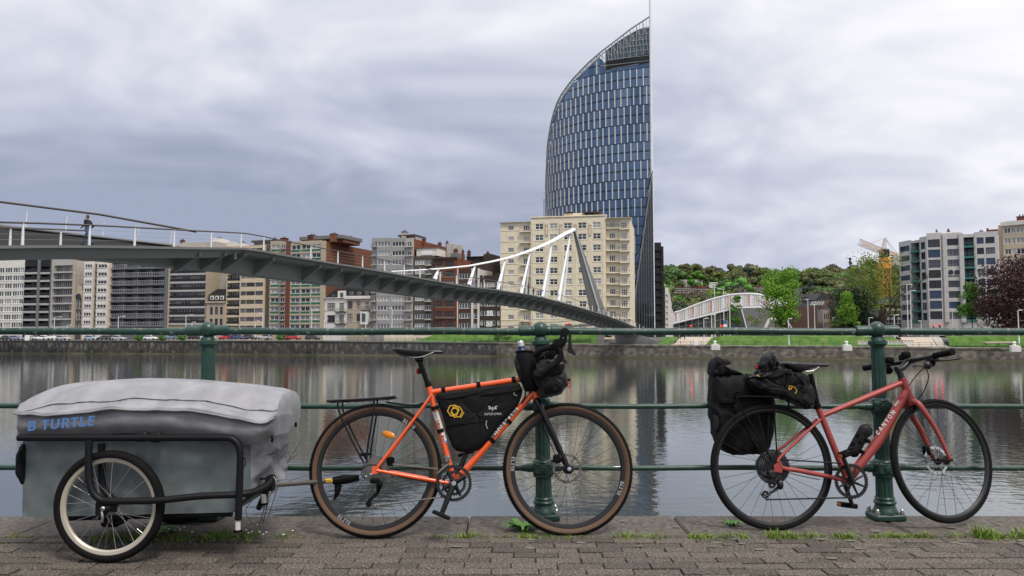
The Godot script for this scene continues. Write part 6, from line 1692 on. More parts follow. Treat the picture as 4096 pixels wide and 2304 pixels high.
	var rw := thing("retaining_wall", "low pale retaining wall with a line of dark graffiti, behind the thin lawn", "wall", Transform3D(Basis(Vector3.UP, -atan2(rb.z - ra.z, rb.x - ra.x)), ra))
	obj("wall", MB.new().bevel_box(V(ra.distance_to(rb) / 2, 0.75, 0), V(ra.distance_to(rb), 2.3, 0.4), 0.03), M.cream_render, rw)
	_text(rw, "graffiti", "BAF & IFTO KUNGZ TERF", 0.55, _at(V(0.3571 * ra.distance_to(rb), 0.95, 0.21)), M.decal_graffiti)
	_crane()
	_canopy()

func _crane() -> void:
	var t := thing("tower_crane", "yellow lattice tower crane with a raised jib above the wooded hill", "crane")
	var d := 250.0
	var b: Vector3 = V(121.57, 5.06, -250)
	var top: Vector3 = V(122.17, 25.1, -250)
	b.y = 0
	var h := top.y
	var w := 1.25
	var mast := MB.new()
	for s in [V(-w, 0, -w), V(w, 0, -w), V(w, 0, w), V(-w, 0, w)]:
		mast.tube([b + s, b + s + V(0, h, 0)], 0.17, 4)
	var y := 0.0
	var k := 0
	while y < h - 1.0:
		var c := [V(-w, y, -w), V(w, y, -w), V(w, y, w), V(-w, y, w)]
		for i in 4:
			var a: Vector3 = c[i] + b
			var e: Vector3 = c[(i + 1) % 4] + b
			mast.tube([a, e], 0.08, 3)
			if k % 2:
				mast.tube([a, e + V(0, 2.3, 0)], 0.08, 3)
			else:
				mast.tube([e, a + V(0, 2.3, 0)], 0.08, 3)
		y += 2.3
		k += 1
	obj("mast", mast, M.crane_orange, t)
	obj("slewing_ring", MB.new().lathe([Vector2(1.9, h), Vector2(1.9, h + 0.8), Vector2(1.5, h + 1.2)], 12, _at(b)).bevel_box(b + V(0, h - 1.5, 0), V(3.1, 2.2, 3.1), 0.2), M.crane_orange, t)
	obj("cab", MB.new().bevel_box(b + V(-0.3, h + 2.6, 0.6), V(2.6, 2.6, 2.2), 0.2), M.dark_slate, t)
	var root: Vector3 = V(122.88, 27.31, -250)
	var tip: Vector3 = V(107.32, 29.03, -236)
	var back: Vector3 = V(128.81, 27.48, -256)
	var apex: Vector3 = V(122.01, 32.67, -250)
	var lat := func(p: Vector3, q: Vector3, hgt: float, hgt2: float, n: int, m: Material, called: String) -> void:
		var g := MB.new()
		var dir := (q - p).normalized()
		var sd := dir.cross(Vector3.UP).normalized() * 0.75
		var upv := sd.cross(dir).normalized()
		g.tube([p + sd, q + sd], 0.08, 4)
		g.tube([p - sd, q - sd], 0.08, 4)
		g.tube([p + upv * hgt, q + upv * hgt2], 0.09, 4)
		for i in n:
			var a := p.lerp(q, float(i) / n)
			var e := p.lerp(q, (i + 1.0) / n)
			var m2 := p.lerp(q, (i + 0.5) / n) + upv * lerpf(hgt, hgt2, (i + 0.5) / n)
			for s in [sd, -sd]:
				g.tube([a + s, m2], 0.035, 3)
				g.tube([m2, e + s], 0.035, 3)
			g.tube([a + sd, e - sd], 0.03, 3)
		obj(called, g, m, t)
	lat.call(root + V(-1.5, 0, 0), tip, 1.9, 1.7, 20, M.crane_pale, "jib")
	lat.call(root, back, 1.2, 0.9, 7, M.crane_orange, "counter_jib")
	lat.call(root + V(-1.2, 0.5, 0), apex, 1.6, 0.3, 9, M.crane_pale, "tower_head")
	obj("counterweight", MB.new().bevel_box(root.lerp(back, 0.55) + V(0.4, -1.9, 0), V(2.6, 3.0, 1.4), 0.1), M.light_concrete, t)
	for q in [root.lerp(tip, 0.62) + V(0, 1.7, 0), back + V(0, 0.9, 0), root.lerp(back, 0.6) + V(0, 1, 0)]:
		obj("stay", MB.new().tube([apex, q], 0.06, 4), M.grey_steel, t)

# the arched canopy with coloured panes beyond the lawn
func _canopy() -> void:
	var t := thing("arched_canopy", "long white arched canopy with rows of red, yellow and grey panes", "canopy")
	var up: Array = _v([56.3, 8.8, -266.32, 58.33, 9.42, -265.24, 60.34, 10.26, -264.16, 62.34, 11.14, -263.08, 64.32, 11.91, -262, 66.5, 12.77, -260.8, 68.65, 13.45, -259.6, 70.78, 14, -258.4, 72.89, 14.45, -257.2, 74.97, 14.66, -256, 77.02, 14.71, -254.8, 79.05, 14.65, -253.6, 81.05, 14.35, -252.4, 83.03, 13.81, -251.2, 84.97, 12.99, -250, 86.89, 12.04, -248.8, 88.79, 11.01, -247.6, 90.65, 9.75, -246.4])
	var low: Array = _v([55.52, 5.08, -262.26, 57.4, 5.55, -261.24, 59.37, 6.12, -260.16, 61.33, 6.59, -259.08, 63.27, 7.1, -258, 65.4, 7.7, -256.8, 67.51, 8.27, -255.6, 69.6, 8.84, -254.4, 71.67, 9.37, -253.2, 73.71, 9.76, -252, 75.73, 9.96, -250.8, 77.72, 10.01, -249.6, 79.69, 10.01, -248.4, 81.63, 9.88, -247.2, 83.54, 9.46, -246, 85.43, 8.82, -244.8, 87.29, 8.09, -243.6, 89.13, 7.22, -242.4])
	var cols := {"pane_red": [0.32, 0.12, 0.18], "pane_ochre": [0.44, 0.32, 0.17], "pane_grey": [0.36, 0.39, 0.42], "pane_sea": [0.27, 0.36, 0.36], "pane_pale": [0.55, 0.54, 0.53]}
	for k in cols:
		mat(k, lin(cols[k][0], cols[k][1], cols[k][2]), 0.3)
	obj("upper_chord", MB.new().tube(up, 0.42, 6), M.white_steel, t)
	obj("lower_chord", MB.new().tube(low, 0.36, 6), M.white_steel, t)
	var order := ["pane_red", "pane_grey", "pane_ochre", "pane_sea", "pane_pale"]
	var n := 52
	for k in n:
		var f := k * (up.size() - 1.0) / n
		var i := int(f)
		var a: Vector3 = up[i].lerp(up[i + 1], f - i)
		var b: Vector3 = low[i].lerp(low[i + 1], f - i)
		obj("rib", MB.new().tube([a, a.lerp(b, 0.5) + V(0, 0, 0.5), b], 0.06, 4), M.white_steel, t)
		var f2 := (k + 1) * (up.size() - 1.0) / n
		var i2 := mini(int(f2), up.size() - 2)
		var c: Vector3 = up[i2].lerp(up[i2 + 1], f2 - i2)
		var d: Vector3 = low[i2].lerp(low[i2 + 1], f2 - i2)
		var g := MB.new()
		for q in 8:
			var q0 := lerpf(0.02, 0.85, q / 8.0)
			var q1 := lerpf(0.02, 0.85, (q + 0.8) / 8.0)
			g.quad(a.lerp(b, q1) + V(0.1, 0, 0), c.lerp(d, q1) - V(0.1, 0, 0), c.lerp(d, q0) - V(0.1, 0, 0), a.lerp(b, q0) + V(0.1, 0, 0))
		obj("colour_panes", g, M[[order[0], order[4], order[1], order[2]][k % 4] if k % 8 < 4 else [order[3], order[4], order[1], order[2]][k % 4]], t)
	# roof skin behind the panes
	var sk := MB.new()
	for i in up.size() - 1:
		sk.quad(up[i + 1] + V(0, -0.3, -9), up[i] + V(0, -0.3, -9), up[i] + V(0, -0.1, -0.3), up[i + 1] + V(0, -0.1, -0.3))
		sk.quad(low[i] + V(0, 0, -1.2), low[i + 1] + V(0, 0, -1.2), up[i + 1] + V(0, -0.3, -1.2), up[i] + V(0, -0.3, -1.2))
	obj("roof_skin", sk, M.white_concrete, t)
	# glazed hall under it and the leaning concrete wedge
	var gl := thing("glazed_hall", "long glazed hall under the arched canopy", "hall")
	for i in 13:
		var a: Vector3 = low[i]
		var b: Vector3 = low[i + 1]
		var fa := V(a.x, 0, a.z - 3)
		var fb := V(b.x, 0, b.z - 3)
		obj("pane", _quad_mb(fa, fb, b + V(0, -0.3, -3), a + V(0, -0.3, -3)), M[["pane_green", "pane_dark", "pane_mid"][i % 3]], gl)
		obj("mullion", MB.new().tube([fa + V(0, 0, 0.15), a + V(0, -0.2, -2.85)], 0.12, 4), M.white_steel, gl)
		for q in [0.35, 0.7]:
			obj("transom", MB.new().tube([fa.lerp(a + V(0, 0, -3), q) + V(0, 0, 0.12), fb.lerp(b + V(0, 0, -3), q) + V(0, 0, 0.12)], 0.09, 4), M.white_steel, gl)
	var wd := thing("concrete_wedge", "grey concrete block with one slanting side under the arched canopy", "building")
	var p := [V(72.57, 9.59, -243), V(82.98, 9.45, -243), V(82.85, 3.12, -243), V(74.28, 3.12, -243)]
	var g := MB.new()
	var bk := V(0, 0, -9)
	g.quad(p[3], p[2], p[1], p[0])
	g.quad(p[3] + bk, p[3], p[0], p[0] + bk)
	g.quad(p[2], p[2] + bk, p[1] + bk, p[1])
	g.quad(p[0], p[1], p[1] + bk, p[0] + bk)
	obj("wall", g, M.mid_grey, wd)
	obj("edge_trim", MB.new().tube([p[3] + V(-0.3, 0, 0.1), p[0] + V(-0.2, 0, 0.1)], 0.2, 4), M.white_steel, wd)
	var ar := thing("white_arch", "pair of white curved ribs rising behind the trunk of the bright green tree", "sculpture")
	for q in 2:
		var s: Vector3 = V(70.68, 2.88, -215)
		var e: Vector3 = V(73.75, 4.9, -215)
		obj("curved_rib", MB.new().tube([s + V(q * 7.0, 0, q), s.lerp(e, 0.35) + V(q * 4.6, 1.6, q), s.lerp(e, 0.7) + V(q * 2.4, 1.5, q), e + V(q * 2.0, 0.4, q)], 0.45, 6, false, true, 0.5), M.white_concrete, ar)

func _quad_mb(a: Vector3, b: Vector3, c: Vector3, d: Vector3) -> MB:
	var m := MB.new()
	m.quad(a, b, c, d)
	return m

const TEXT_FONTS := ["Droid Sans"]

func _text(parent: Node, called: String, s: String, tall: float, at: Transform3D, m: Material, wide := 1.0) -> void:
	var tm := TextMesh.new()
	var f := SystemFont.new()
	f.font_names = PackedStringArray(TEXT_FONTS)
	f.font_weight = 700
	tm.font = f
	tm.text = s
	tm.font_size = 32
	tm.pixel_size = tall / 23.0
	tm.depth = 0.0016
	tm.curve_step = 2.0
	var o := MeshInstance3D.new()
	o.mesh = tm
	o.material_override = m
	o.name = called
	parent.add_child(o, true)
	o.transform = at * Transform3D(Basis.from_scale(V(wide, 1, 1)), Vector3.ZERO)
	if base_of.has(parent):
		o.position -= base_of[parent]

# points along a smooth curve through the given ones
func _smooth(p: Array, steps := 6, closed := false) -> Array:
	var out := []
	var n := p.size()
	for i in (n if closed else n - 1):
		var a: Vector3 = p[(i + n - 1) % n] if closed or i > 0 else p[0]
		var b: Vector3 = p[i]
		var c: Vector3 = p[(i + 1) % n]
		var d: Vector3 = p[(i + 2) % n] if closed or i < n - 2 else p[n - 1]
		for k in steps:
			out.append(b.cubic_interpolate(c, a, d, float(k) / steps))
	if not closed:
		out.append(p[n - 1])
	return out

# a stuffed bag: an outline filled between two depths, with rounded edges and creased cloth
func _bag(outline: Array, w0: float, w1: float, crease := 0.004, seed_ := 1, steps := 4) -> MB:
	var flat := []
	for p in outline:
		flat.append(V(p.x, p.y, 0))
	var ring := _smooth(flat, steps, true)
	var area := 0.0
	for i in ring.size():
		area += ring[i].x * ring[(i + 1) % ring.size()].y - ring[(i + 1) % ring.size()].x * ring[i].y
	if area > 0:
		ring.reverse()
	var c := Vector3.ZERO
	for p in ring:
		c += p / ring.size()
	var nz := noise(14.0, 4, seed_)
	var mid := (w0 + w1) / 2.0
	var hf := (w1 - w0) / 2.0
	var rows := []
	for st in [[0.05, 1.06], [0.3, 1.05], [0.55, 1.02], [0.72, 0.98], [0.85, 0.9], [0.94, 0.76], [0.985, 0.55], [1.0, 0.25], [1.0, 0.0], [1.0, -0.25], [0.985, -0.55], [0.94, -0.76], [0.85, -0.9], [0.6, -1.0], [0.3, -1.02], [0.05, -1.03]]:
		var r := []
		for p in ring:
			var q: Vector3 = c + (p - c) * st[0]
			q.z = mid + hf * st[1]
			var k := nz.get_noise_3d(q.x * 1.3, q.y * 0.7, q.z + seed_) + 0.5 * absf(nz.get_noise_3d(q.x * 2.7 + 9.0, q.y * 2.0, q.z))
			q += (q - c - V(0, 0, mid)).normalized() * k * crease * 3.0
			if st[1] > 0.8:
				q.z += k * crease * 2.0
			r.append(q)
		rows.append(r)
	var b := MB.new()
	b.skin(rows, true, true)
	return b

func _spin(turn := 0.0) -> Transform3D:
	return Transform3D(Basis(V(0, 0, 1), turn) * Basis(Vector3.RIGHT, PI / 2), Vector3.ZERO)

# a wheel about the z axis: tyre, side wall, rim, spokes, hub
func _wheel(parent: Node, at: Transform3D, R: float, sec: float, rim_in: float, wall: Material, rim_m: Material, spoke_m: Material, n: int, knobs: bool, rim_out := 0.0) -> MeshInstance3D:
	var ro := rim_out if rim_out > 0 else R - sec * 1.75
	var rim := MB.new().lathe([Vector2(rim_in, -0.004), Vector2(rim_in + 0.006, -0.010), Vector2(ro - 0.004, -0.0125), Vector2(ro, -0.012), Vector2(ro, 0.012), Vector2(ro - 0.004, 0.0125), Vector2(rim_in + 0.006, 0.010), Vector2(rim_in, 0.004), Vector2(rim_in, -0.004)], 72, _spin(), false)
	var w := obj("wheel", rim, rim_m, parent)
	w.transform = at
	if base_of.has(parent):
		w.position -= base_of[parent]
	var prof := []
	for k in 13:
		var a := lerpf(-1.0, 1.0, k / 12.0) * 1.42
		prof.append(Vector2(R - sec + sec * cos(a), sec * 1.06 * sin(a)))
	obj("tyre", MB.new().lathe(prof, 84, _spin(), false), M.tyre_black, w)
	var sw := MB.new()
	for s in [-1.0, 1.0]:
		var pr := [Vector2(R - sec + sec * cos(1.4), s * sec * 1.06 * sin(1.4)), Vector2(R - sec * 1.1, s * sec * 1.06), Vector2(R - sec * 1.5, s * sec * 0.92), Vector2(ro - 0.001, s * 0.0125)]
		if s < 0:
			pr.reverse()
			sw.lathe(pr, 84, _spin(), false)
		else:
			sw.lathe(pr, 84, _spin(), false)
	obj("side_wall", sw, wall, w)
	if knobs:
		var kb := MB.new()
		for i in 132:
			for s in 5:
				var a := TAU * (i + (0.5 if s % 2 else 0.0)) / 132.0
				var lat: float = lerpf(-0.95, 0.95, s / 4.0)
				var rr := R - sec + (sec + 0.0012) * cos(lat)
				kb.cbox(V(0, 0, 0), V(0.0036, 0.0066, 0.0052), Transform3D(Basis(V(0, 0, 1), a) * Basis(V(0, 1, 0), -lat), V(cos(a) * rr, sin(a) * rr, sec * 1.06 * sin(lat))))
		var o := obj("tread_knobs", kb, M.tyre_black, w)
		o.set_meta("kind", "stuff")
	var hub := obj("hub", MB.new().lathe([Vector2(0.008, -0.058), Vector2(0.012, -0.05), Vector2(0.027, -0.034), Vector2(0.027, -0.029), Vector2(0.014, -0.022), Vector2(0.014, 0.022), Vector2(0.027, 0.029), Vector2(0.027, 0.034), Vector2(0.012, 0.05), Vector2(0.008, 0.058)], 16, _spin()), M.black_metal, w)
	for i in n:
		var a := TAU * i / n
		var s := 1.0 if i % 2 else -1.0
		var off := 0.62 * (1.0 if (i / 2) % 2 else -1.0)
		var p := V(cos(a + off) * 0.025, sin(a + off) * 0.025, s * 0.031)
		obj("spoke", MB.new().tube([p, V(cos(a) * (rim_in + 0.002), sin(a) * (rim_in + 0.002), s * 0.002)], 0.00115, 4, false, false), spoke_m, w)
	var va := TAU * 0.83
	obj("valve", MB.new().tube([V(cos(va), sin(va), 0) * (rim_in + 0.002), V(cos(va), sin(va), 0) * (rim_in - 0.035)], 0.003, 6), M.bright_metal, w)
	return w

func _rotor(parent: Node, z: float, r: float, m: Material) -> void:
	var b := MB.new()
	var outer := PackedVector2Array()
	var inner := PackedVector2Array()
	for i in 60:
		var a := TAU * i / 60.0
		outer.append(Vector2(cos(a), sin(a)) * (r + 0.0018 * sin(a * 15.0)))
		inner.append(Vector2(cos(a), sin(a)) * (r - 0.014 + 0.002 * sin(a * 15.0 + 1.5)))
	b.ring(outer, inner, z - 0.001, z + 0.001)
	for i in 6:
		var a := TAU * i / 6.0
		b.tube([V(cos(a) * 0.02, sin(a) * 0.02, z), V(cos(a + 0.5) * (r - 0.012), sin(a + 0.5) * (r - 0.012), z)], 0.0026, 4)
	obj("brake_rotor", b, m, parent)

func _cog(r: float, teeth: int, z: float, hole: float, arms := 0) -> MB:
	var b := MB.new()
	var outer := PackedVector2Array()
	var inner := PackedVector2Array()
	for i in teeth * 4:
		var a := TAU * i / (teeth * 4.0)
		outer.append(Vector2(cos(a), sin(a)) * (r + [0.0, 0.0, 0.005, 0.005][i % 4]))
		inner.append(Vector2(cos(a), sin(a)) * hole)
	b.ring(outer, inner, z - 0.0011, z + 0.0011)
	for i in arms:
		var a := TAU * i / arms + 0.4
		b.tube([V(cos(a) * 0.012, sin(a) * 0.012, z), V(cos(a) * (hole + 0.003), sin(a) * (hole + 0.003), z)], [0.009, 0.005], 5)
	return b

func _chain(path: Array) -> MB:
	var b := MB.new()
	for i in path.size() - 1:
		var a: Vector3 = path[i]
		var c: Vector3 = path[i + 1]
		var n := int(a.distance_to(c) / 0.0127)
		var d := (c - a).normalized()
		for k in n:
			var p := a.lerp(c, (k + 0.5) / n)
			b.bevel_box(Vector3.ZERO, V(0.0125, 0.0085, 0.0055 if k % 2 else 0.0075), 0.002, Transform3D(Basis(d, V(0, 0, 1).cross(d), V(0, 0, 1)), p))
	return b

func _saddle(parent: Node, front: Vector3, rear: Vector3, prof: Array, m: Material) -> MeshInstance3D:
	# prof: along the saddle (0 rear, 1 nose): half width, top height, bottom height
	var rows := []
	for p in prof:
		var c := rear.lerp(front, p[0])
		var r := []
		for k in 14:
			var a := TAU * k / 14.0
			var y: float = p[2] if sin(a) > 0 else p[3]
			r.append(c + V(0, absf(sin(a)) * y if sin(a) > 0 else absf(sin(a)) * y, -signf(cos(a)) * pow(absf(cos(a)), 0.7) * p[1]))
		rows.append(r)
	return obj("saddle", MB.new().skin(rows), m, parent)

func _near_materials() -> void:
	mottle(mat("tyre_black", grey(1), 0.8), noise_tex(noise(0.05, 4, 13), [[0.2, lin(0.006, 0.006, 0.0065)], [0.8, lin(0.014, 0.0135, 0.0135)]]), 0.2, false)
	mat("black_metal", lin(0.006, 0.006, 0.007), 0.4)
	mat("black_gloss", lin(0.004, 0.004, 0.005), 0.22).metallic_specular = 0.4
	mat("black_matte", lin(0.006, 0.006, 0.0065), 0.7)
	for k in ["tyre_black", "black_matte"]:
		M[k].metallic_specular = 0.22
	mat("saddle_black", lin(0.014, 0.014, 0.017), 0.42)
	mat("bright_metal", lin(0.55, 0.55, 0.54), 0.25, 0.95)
	mat("worn_metal", lin(0.20, 0.19, 0.17), 0.42, 0.8)
	mat("tan_rubber", lin(0.10, 0.055, 0.031), 0.75)
	var f := noise(0.05, 5, 19)
	var cloth := noise_tex(f, [[0.0, grey(0)], [1.0, grey(1)]], 512)
	for c in [["bag_black", 0.006, 0.006, 0.007, 0.6], ["bag_dark", 0.009, 0.009, 0.0105, 0.65], ["bag_grey", 0.017, 0.017, 0.019, 0.45], ["strap_black", 0.004, 0.004, 0.0045, 0.85]]:
		var m := mat(c[0], lin(c[1], c[2], c[3]), c[4])
		m.rim_enabled = true
		m.rim = 0.12
		m.metallic_specular = 0.25
	var or_ := mat("orange_paint", lin(0.72, 0.085, 0.008), 0.3)
	or_.clearcoat_enabled = true
	or_.clearcoat = 0.7
	or_.clearcoat_roughness = 0.12
	var rd := mat("dusky_red_paint", lin(0.30, 0.052, 0.045), 0.42)
	rd.metallic = 0.15
	mat("decal_white", lin(0.58, 0.57, 0.55), 0.45)
	mat("decal_black", lin(0.01, 0.01, 0.01), 0.5)
	mat("decal_blue", lin(0.02, 0.05, 0.25), 0.5)
	mat("logo_yellow", lin(0.60, 0.36, 0.02), 0.6)
	mat("logo_grey", lin(0.30, 0.30, 0.31), 0.6)
	mat("amber_plastic", lin(0.62, 0.20, 0.008), 0.2)
	mat("red_plastic", lin(0.35, 0.012, 0.014), 0.22)
	mat("navy_steel", lin(0.012, 0.024, 0.085), 0.3, 0.3)
	mat("bottle_steel", lin(0.62, 0.58, 0.52), 0.28, 0.9)
	var tp := noise_tex(noise(0.012, 5, 33), [[0.2, lin(0.20, 0.20, 0.215)], [0.55, lin(0.25, 0.25, 0.265)], [0.8, lin(0.29, 0.29, 0.305)]], 512)
	mottle(mat("tarp_grey", grey(1), 0.42), tp, 0.9, false)
	mottle(mat("tarp_side", grey(0.97), 0.45), tp, 0.9, false)
	mottle(mat("box_cloth", lin(0.30, 0.335, 0.335), 0.6), tp, 1.2, false)
	M.box_cloth.albedo_color = Color(0.74, 0.80, 0.79)
	mat("turtle_blue", lin(0.085, 0.20, 0.46), 0.5)
	mat("rim_cream", lin(0.50, 0.46, 0.38), 0.35, 0.25)
	mat("frame_black", lin(0.006, 0.0065, 0.008), 0.5).metallic_specular = 0.35
	mat("white_plastic", lin(0.55, 0.53, 0.49), 0.5)

func _railing_near() -> void:
	# three cast posts leaning a little, and three rails between them
	var xs := [-1.77, 0.187, 2.17]
	var z := -4.54
	var lean := -0.018
	var names := ["green cast iron railing post behind the grey trailer, with round ball top", "green cast iron railing post behind the orange bicycle's front wheel", "green cast iron railing post behind the dusky red bicycle's handlebar"]
	for k in [-1, 0, 1, 2, 3]:
		var x: float = xs[k] if k >= 0 and k < 3 else (xs[0] - 1.93 if k < 0 else xs[2] + 1.93)
		if k < 0 or k > 2:
			continue
		var t := thing("railing_post", names[k], "railing post", Transform3D(Basis(V(0, 0, 1), -lean), V(x, 0.005, z)))
		obj("foot_plate", MB.new().bevel_box(V(0, 0.018, 0), V(0.176, 0.036, 0.15), 0.008), M.railing_green, t)
		for q in [[-0.07, -0.055], [0.07, -0.055], [-0.07, 0.055], [0.07, 0.055]]:
			obj("bolt", MB.new().lathe([Vector2(0.0145, 0.036), Vector2(0.0145, 0.052), Vector2(0.010, 0.053), Vector2(0.010, 0.061), Vector2(0.006, 0.068), Vector2(0.001, 0.070)], 6, _at(V(q[0], 0, q[1]))), M.steel_bolt, t)
		obj("base_moulding", MB.new().lathe([Vector2(0.072, 0.036), Vector2(0.068, 0.05), Vector2(0.058, 0.07), Vector2(0.054, 0.085), Vector2(0.061, 0.092), Vector2(0.063, 0.1), Vector2(0.058, 0.108), Vector2(0.052, 0.112), Vector2(0.056, 0.12), Vector2(0.05, 0.13)], 24, Transform3D(), false), M.railing_green, t)
		# fluted shaft in three lengths
		for seg in [[0.12, 0.262, 0.049, 0.0455], [0.33, 0.60, 0.0455, 0.042], [0.695, 1.0, 0.042, 0.037]]:
			var rows := []
			for i in 9:
				var f := i / 8.0
				var r := lerpf(seg[2], seg[3], f)
				var depth := 0.0 if i == 0 or i == 8 else (0.5 if i == 1 or i == 7 else 1.0)
				var ring := []
				for j in 72:
					var a := -TAU * j / 72.0
					var fl := pow(0.5 + 0.5 * cos(a * 12.0), 2.0) * 0.0042 * depth
					ring.append(V(cos(a) * (r - fl), lerpf(seg[0], seg[1], [0, 0.06, 0.1, 0.3, 0.5, 0.7, 0.9, 0.94, 1.0][i]), sin(a) * (r - fl)))
				rows.append(ring)
			obj("shaft", MB.new().skin(rows, true, false), M.railing_green, t)
		for y in [0.295, 0.65]:
			var w := 0.06 if y < 0.5 else 0.052
			var blk := obj("rail_block", MB.new().bevel_box(V(0, y, 0), V(w * 2, 0.072, w * 2), 0.01).lathe([Vector2(w * 0.98, y - 0.05), Vector2(w * 1.02, y - 0.036), Vector2(w * 0.8, y - 0.03)], 20, Transform3D(), false).lathe([Vector2(w * 0.8, y + 0.03), Vector2(w * 1.02, y + 0.036), Vector2(w * 0.92, y + 0.045), Vector2(w * 0.8, y + 0.05)], 20, Transform3D(), false), M.railing_green, t)
			obj("boss", MB.new().lathe([Vector2(0.022, 0.0), Vector2(0.022, 0.006), Vector2(0.014, 0.009), Vector2(0.001, 0.0095)], 18, _face(V(0, y, w))), M.railing_green, blk)
			for s in [-1, 1]:
				obj("rail_socket", MB.new().lathe([Vector2(0.026, 0.045), Vector2(0.026, 0.09), Vector2(0.023, 0.094), Vector2(0.019, 0.125), Vector2(0.0165, 0.128)], 16, Transform3D(Basis(V(0, 0, 1), -s * PI / 2), V(0, y, 0)), false), M.railing_green, blk)
		obj("capital", MB.new().lathe([Vector2(0.037, 0.985), Vector2(0.040, 1.0), Vector2(0.050, 1.008), Vector2(0.053, 1.014), Vector2(0.053, 1.03), Vector2(0.046, 1.034), Vector2(0.04, 1.04), Vector2(0.036, 1.05), Vector2(0.036, 1.056)], 24, Transform3D(), false), M.railing_green, t)
		obj("ball_top", MB.new().ball(V(0, 1.097, 0), V(0.047, 0.049, 0.047), 24, 16), M.railing_green, t)
		for s in [-1, 1]:
			obj("top_socket", MB.new().lathe([Vector2(0.030, 0.03), Vector2(0.031, 0.044), Vector2(0.029, 0.058), Vector2(0.0305, 0.066), Vector2(0.0305, 0.122), Vector2(0.028, 0.126), Vector2(0.022, 0.127)], 20, Transform3D(Basis(V(0, 0, 1), -s * PI / 2), V(0, 1.092, 0)), false), M.railing_green, t)
	var rails := [[1.092, 0.0215, "top"], [0.655, 0.0155, "middle"], [0.298, 0.0155, "lowest"]]
	for r in rails:
		for b in 4:
			var x0: float = [xs[0] - 5.85, xs[0], xs[1], xs[2]][b]
			var x1: float = [xs[0], xs[1], xs[2], xs[2] + 5.85][b]
			var dx: float = lean * -r[0]
			var pts := []
			for i in 9:
				pts.append(V(lerpf(x0 - dx * 0 + 0.05, x1 - 0.05, i / 8.0) - lean * -r[0] * -1.0, r[0] + 0.0025 * sin(i * 1.3 + b), z))
			var m: String = "railing_green_chipped" if r[2] == "top" else "railing_green"
			var o := obj("railing_bar", MB.new().tube(pts, r[1], 16), M[m])
			tag(o, "%s green railing tube %s" % [r[2], ["left of the post behind the trailer", "between the posts behind the trailer and the orange bicycle", "between the posts behind the two bicycles", "right of the post behind the red bicycle"][b]], "railing bar", "rails of the green riverside railing")

const OT := Transform3D(Basis(Vector3(0.99935, 0.00000, -0.03609), Vector3(-0.00502, 0.99027, -0.13908), Vector3(0.03574, 0.13917, 0.98962)), Vector3(-0.73011, 0.00000, -4.13264))

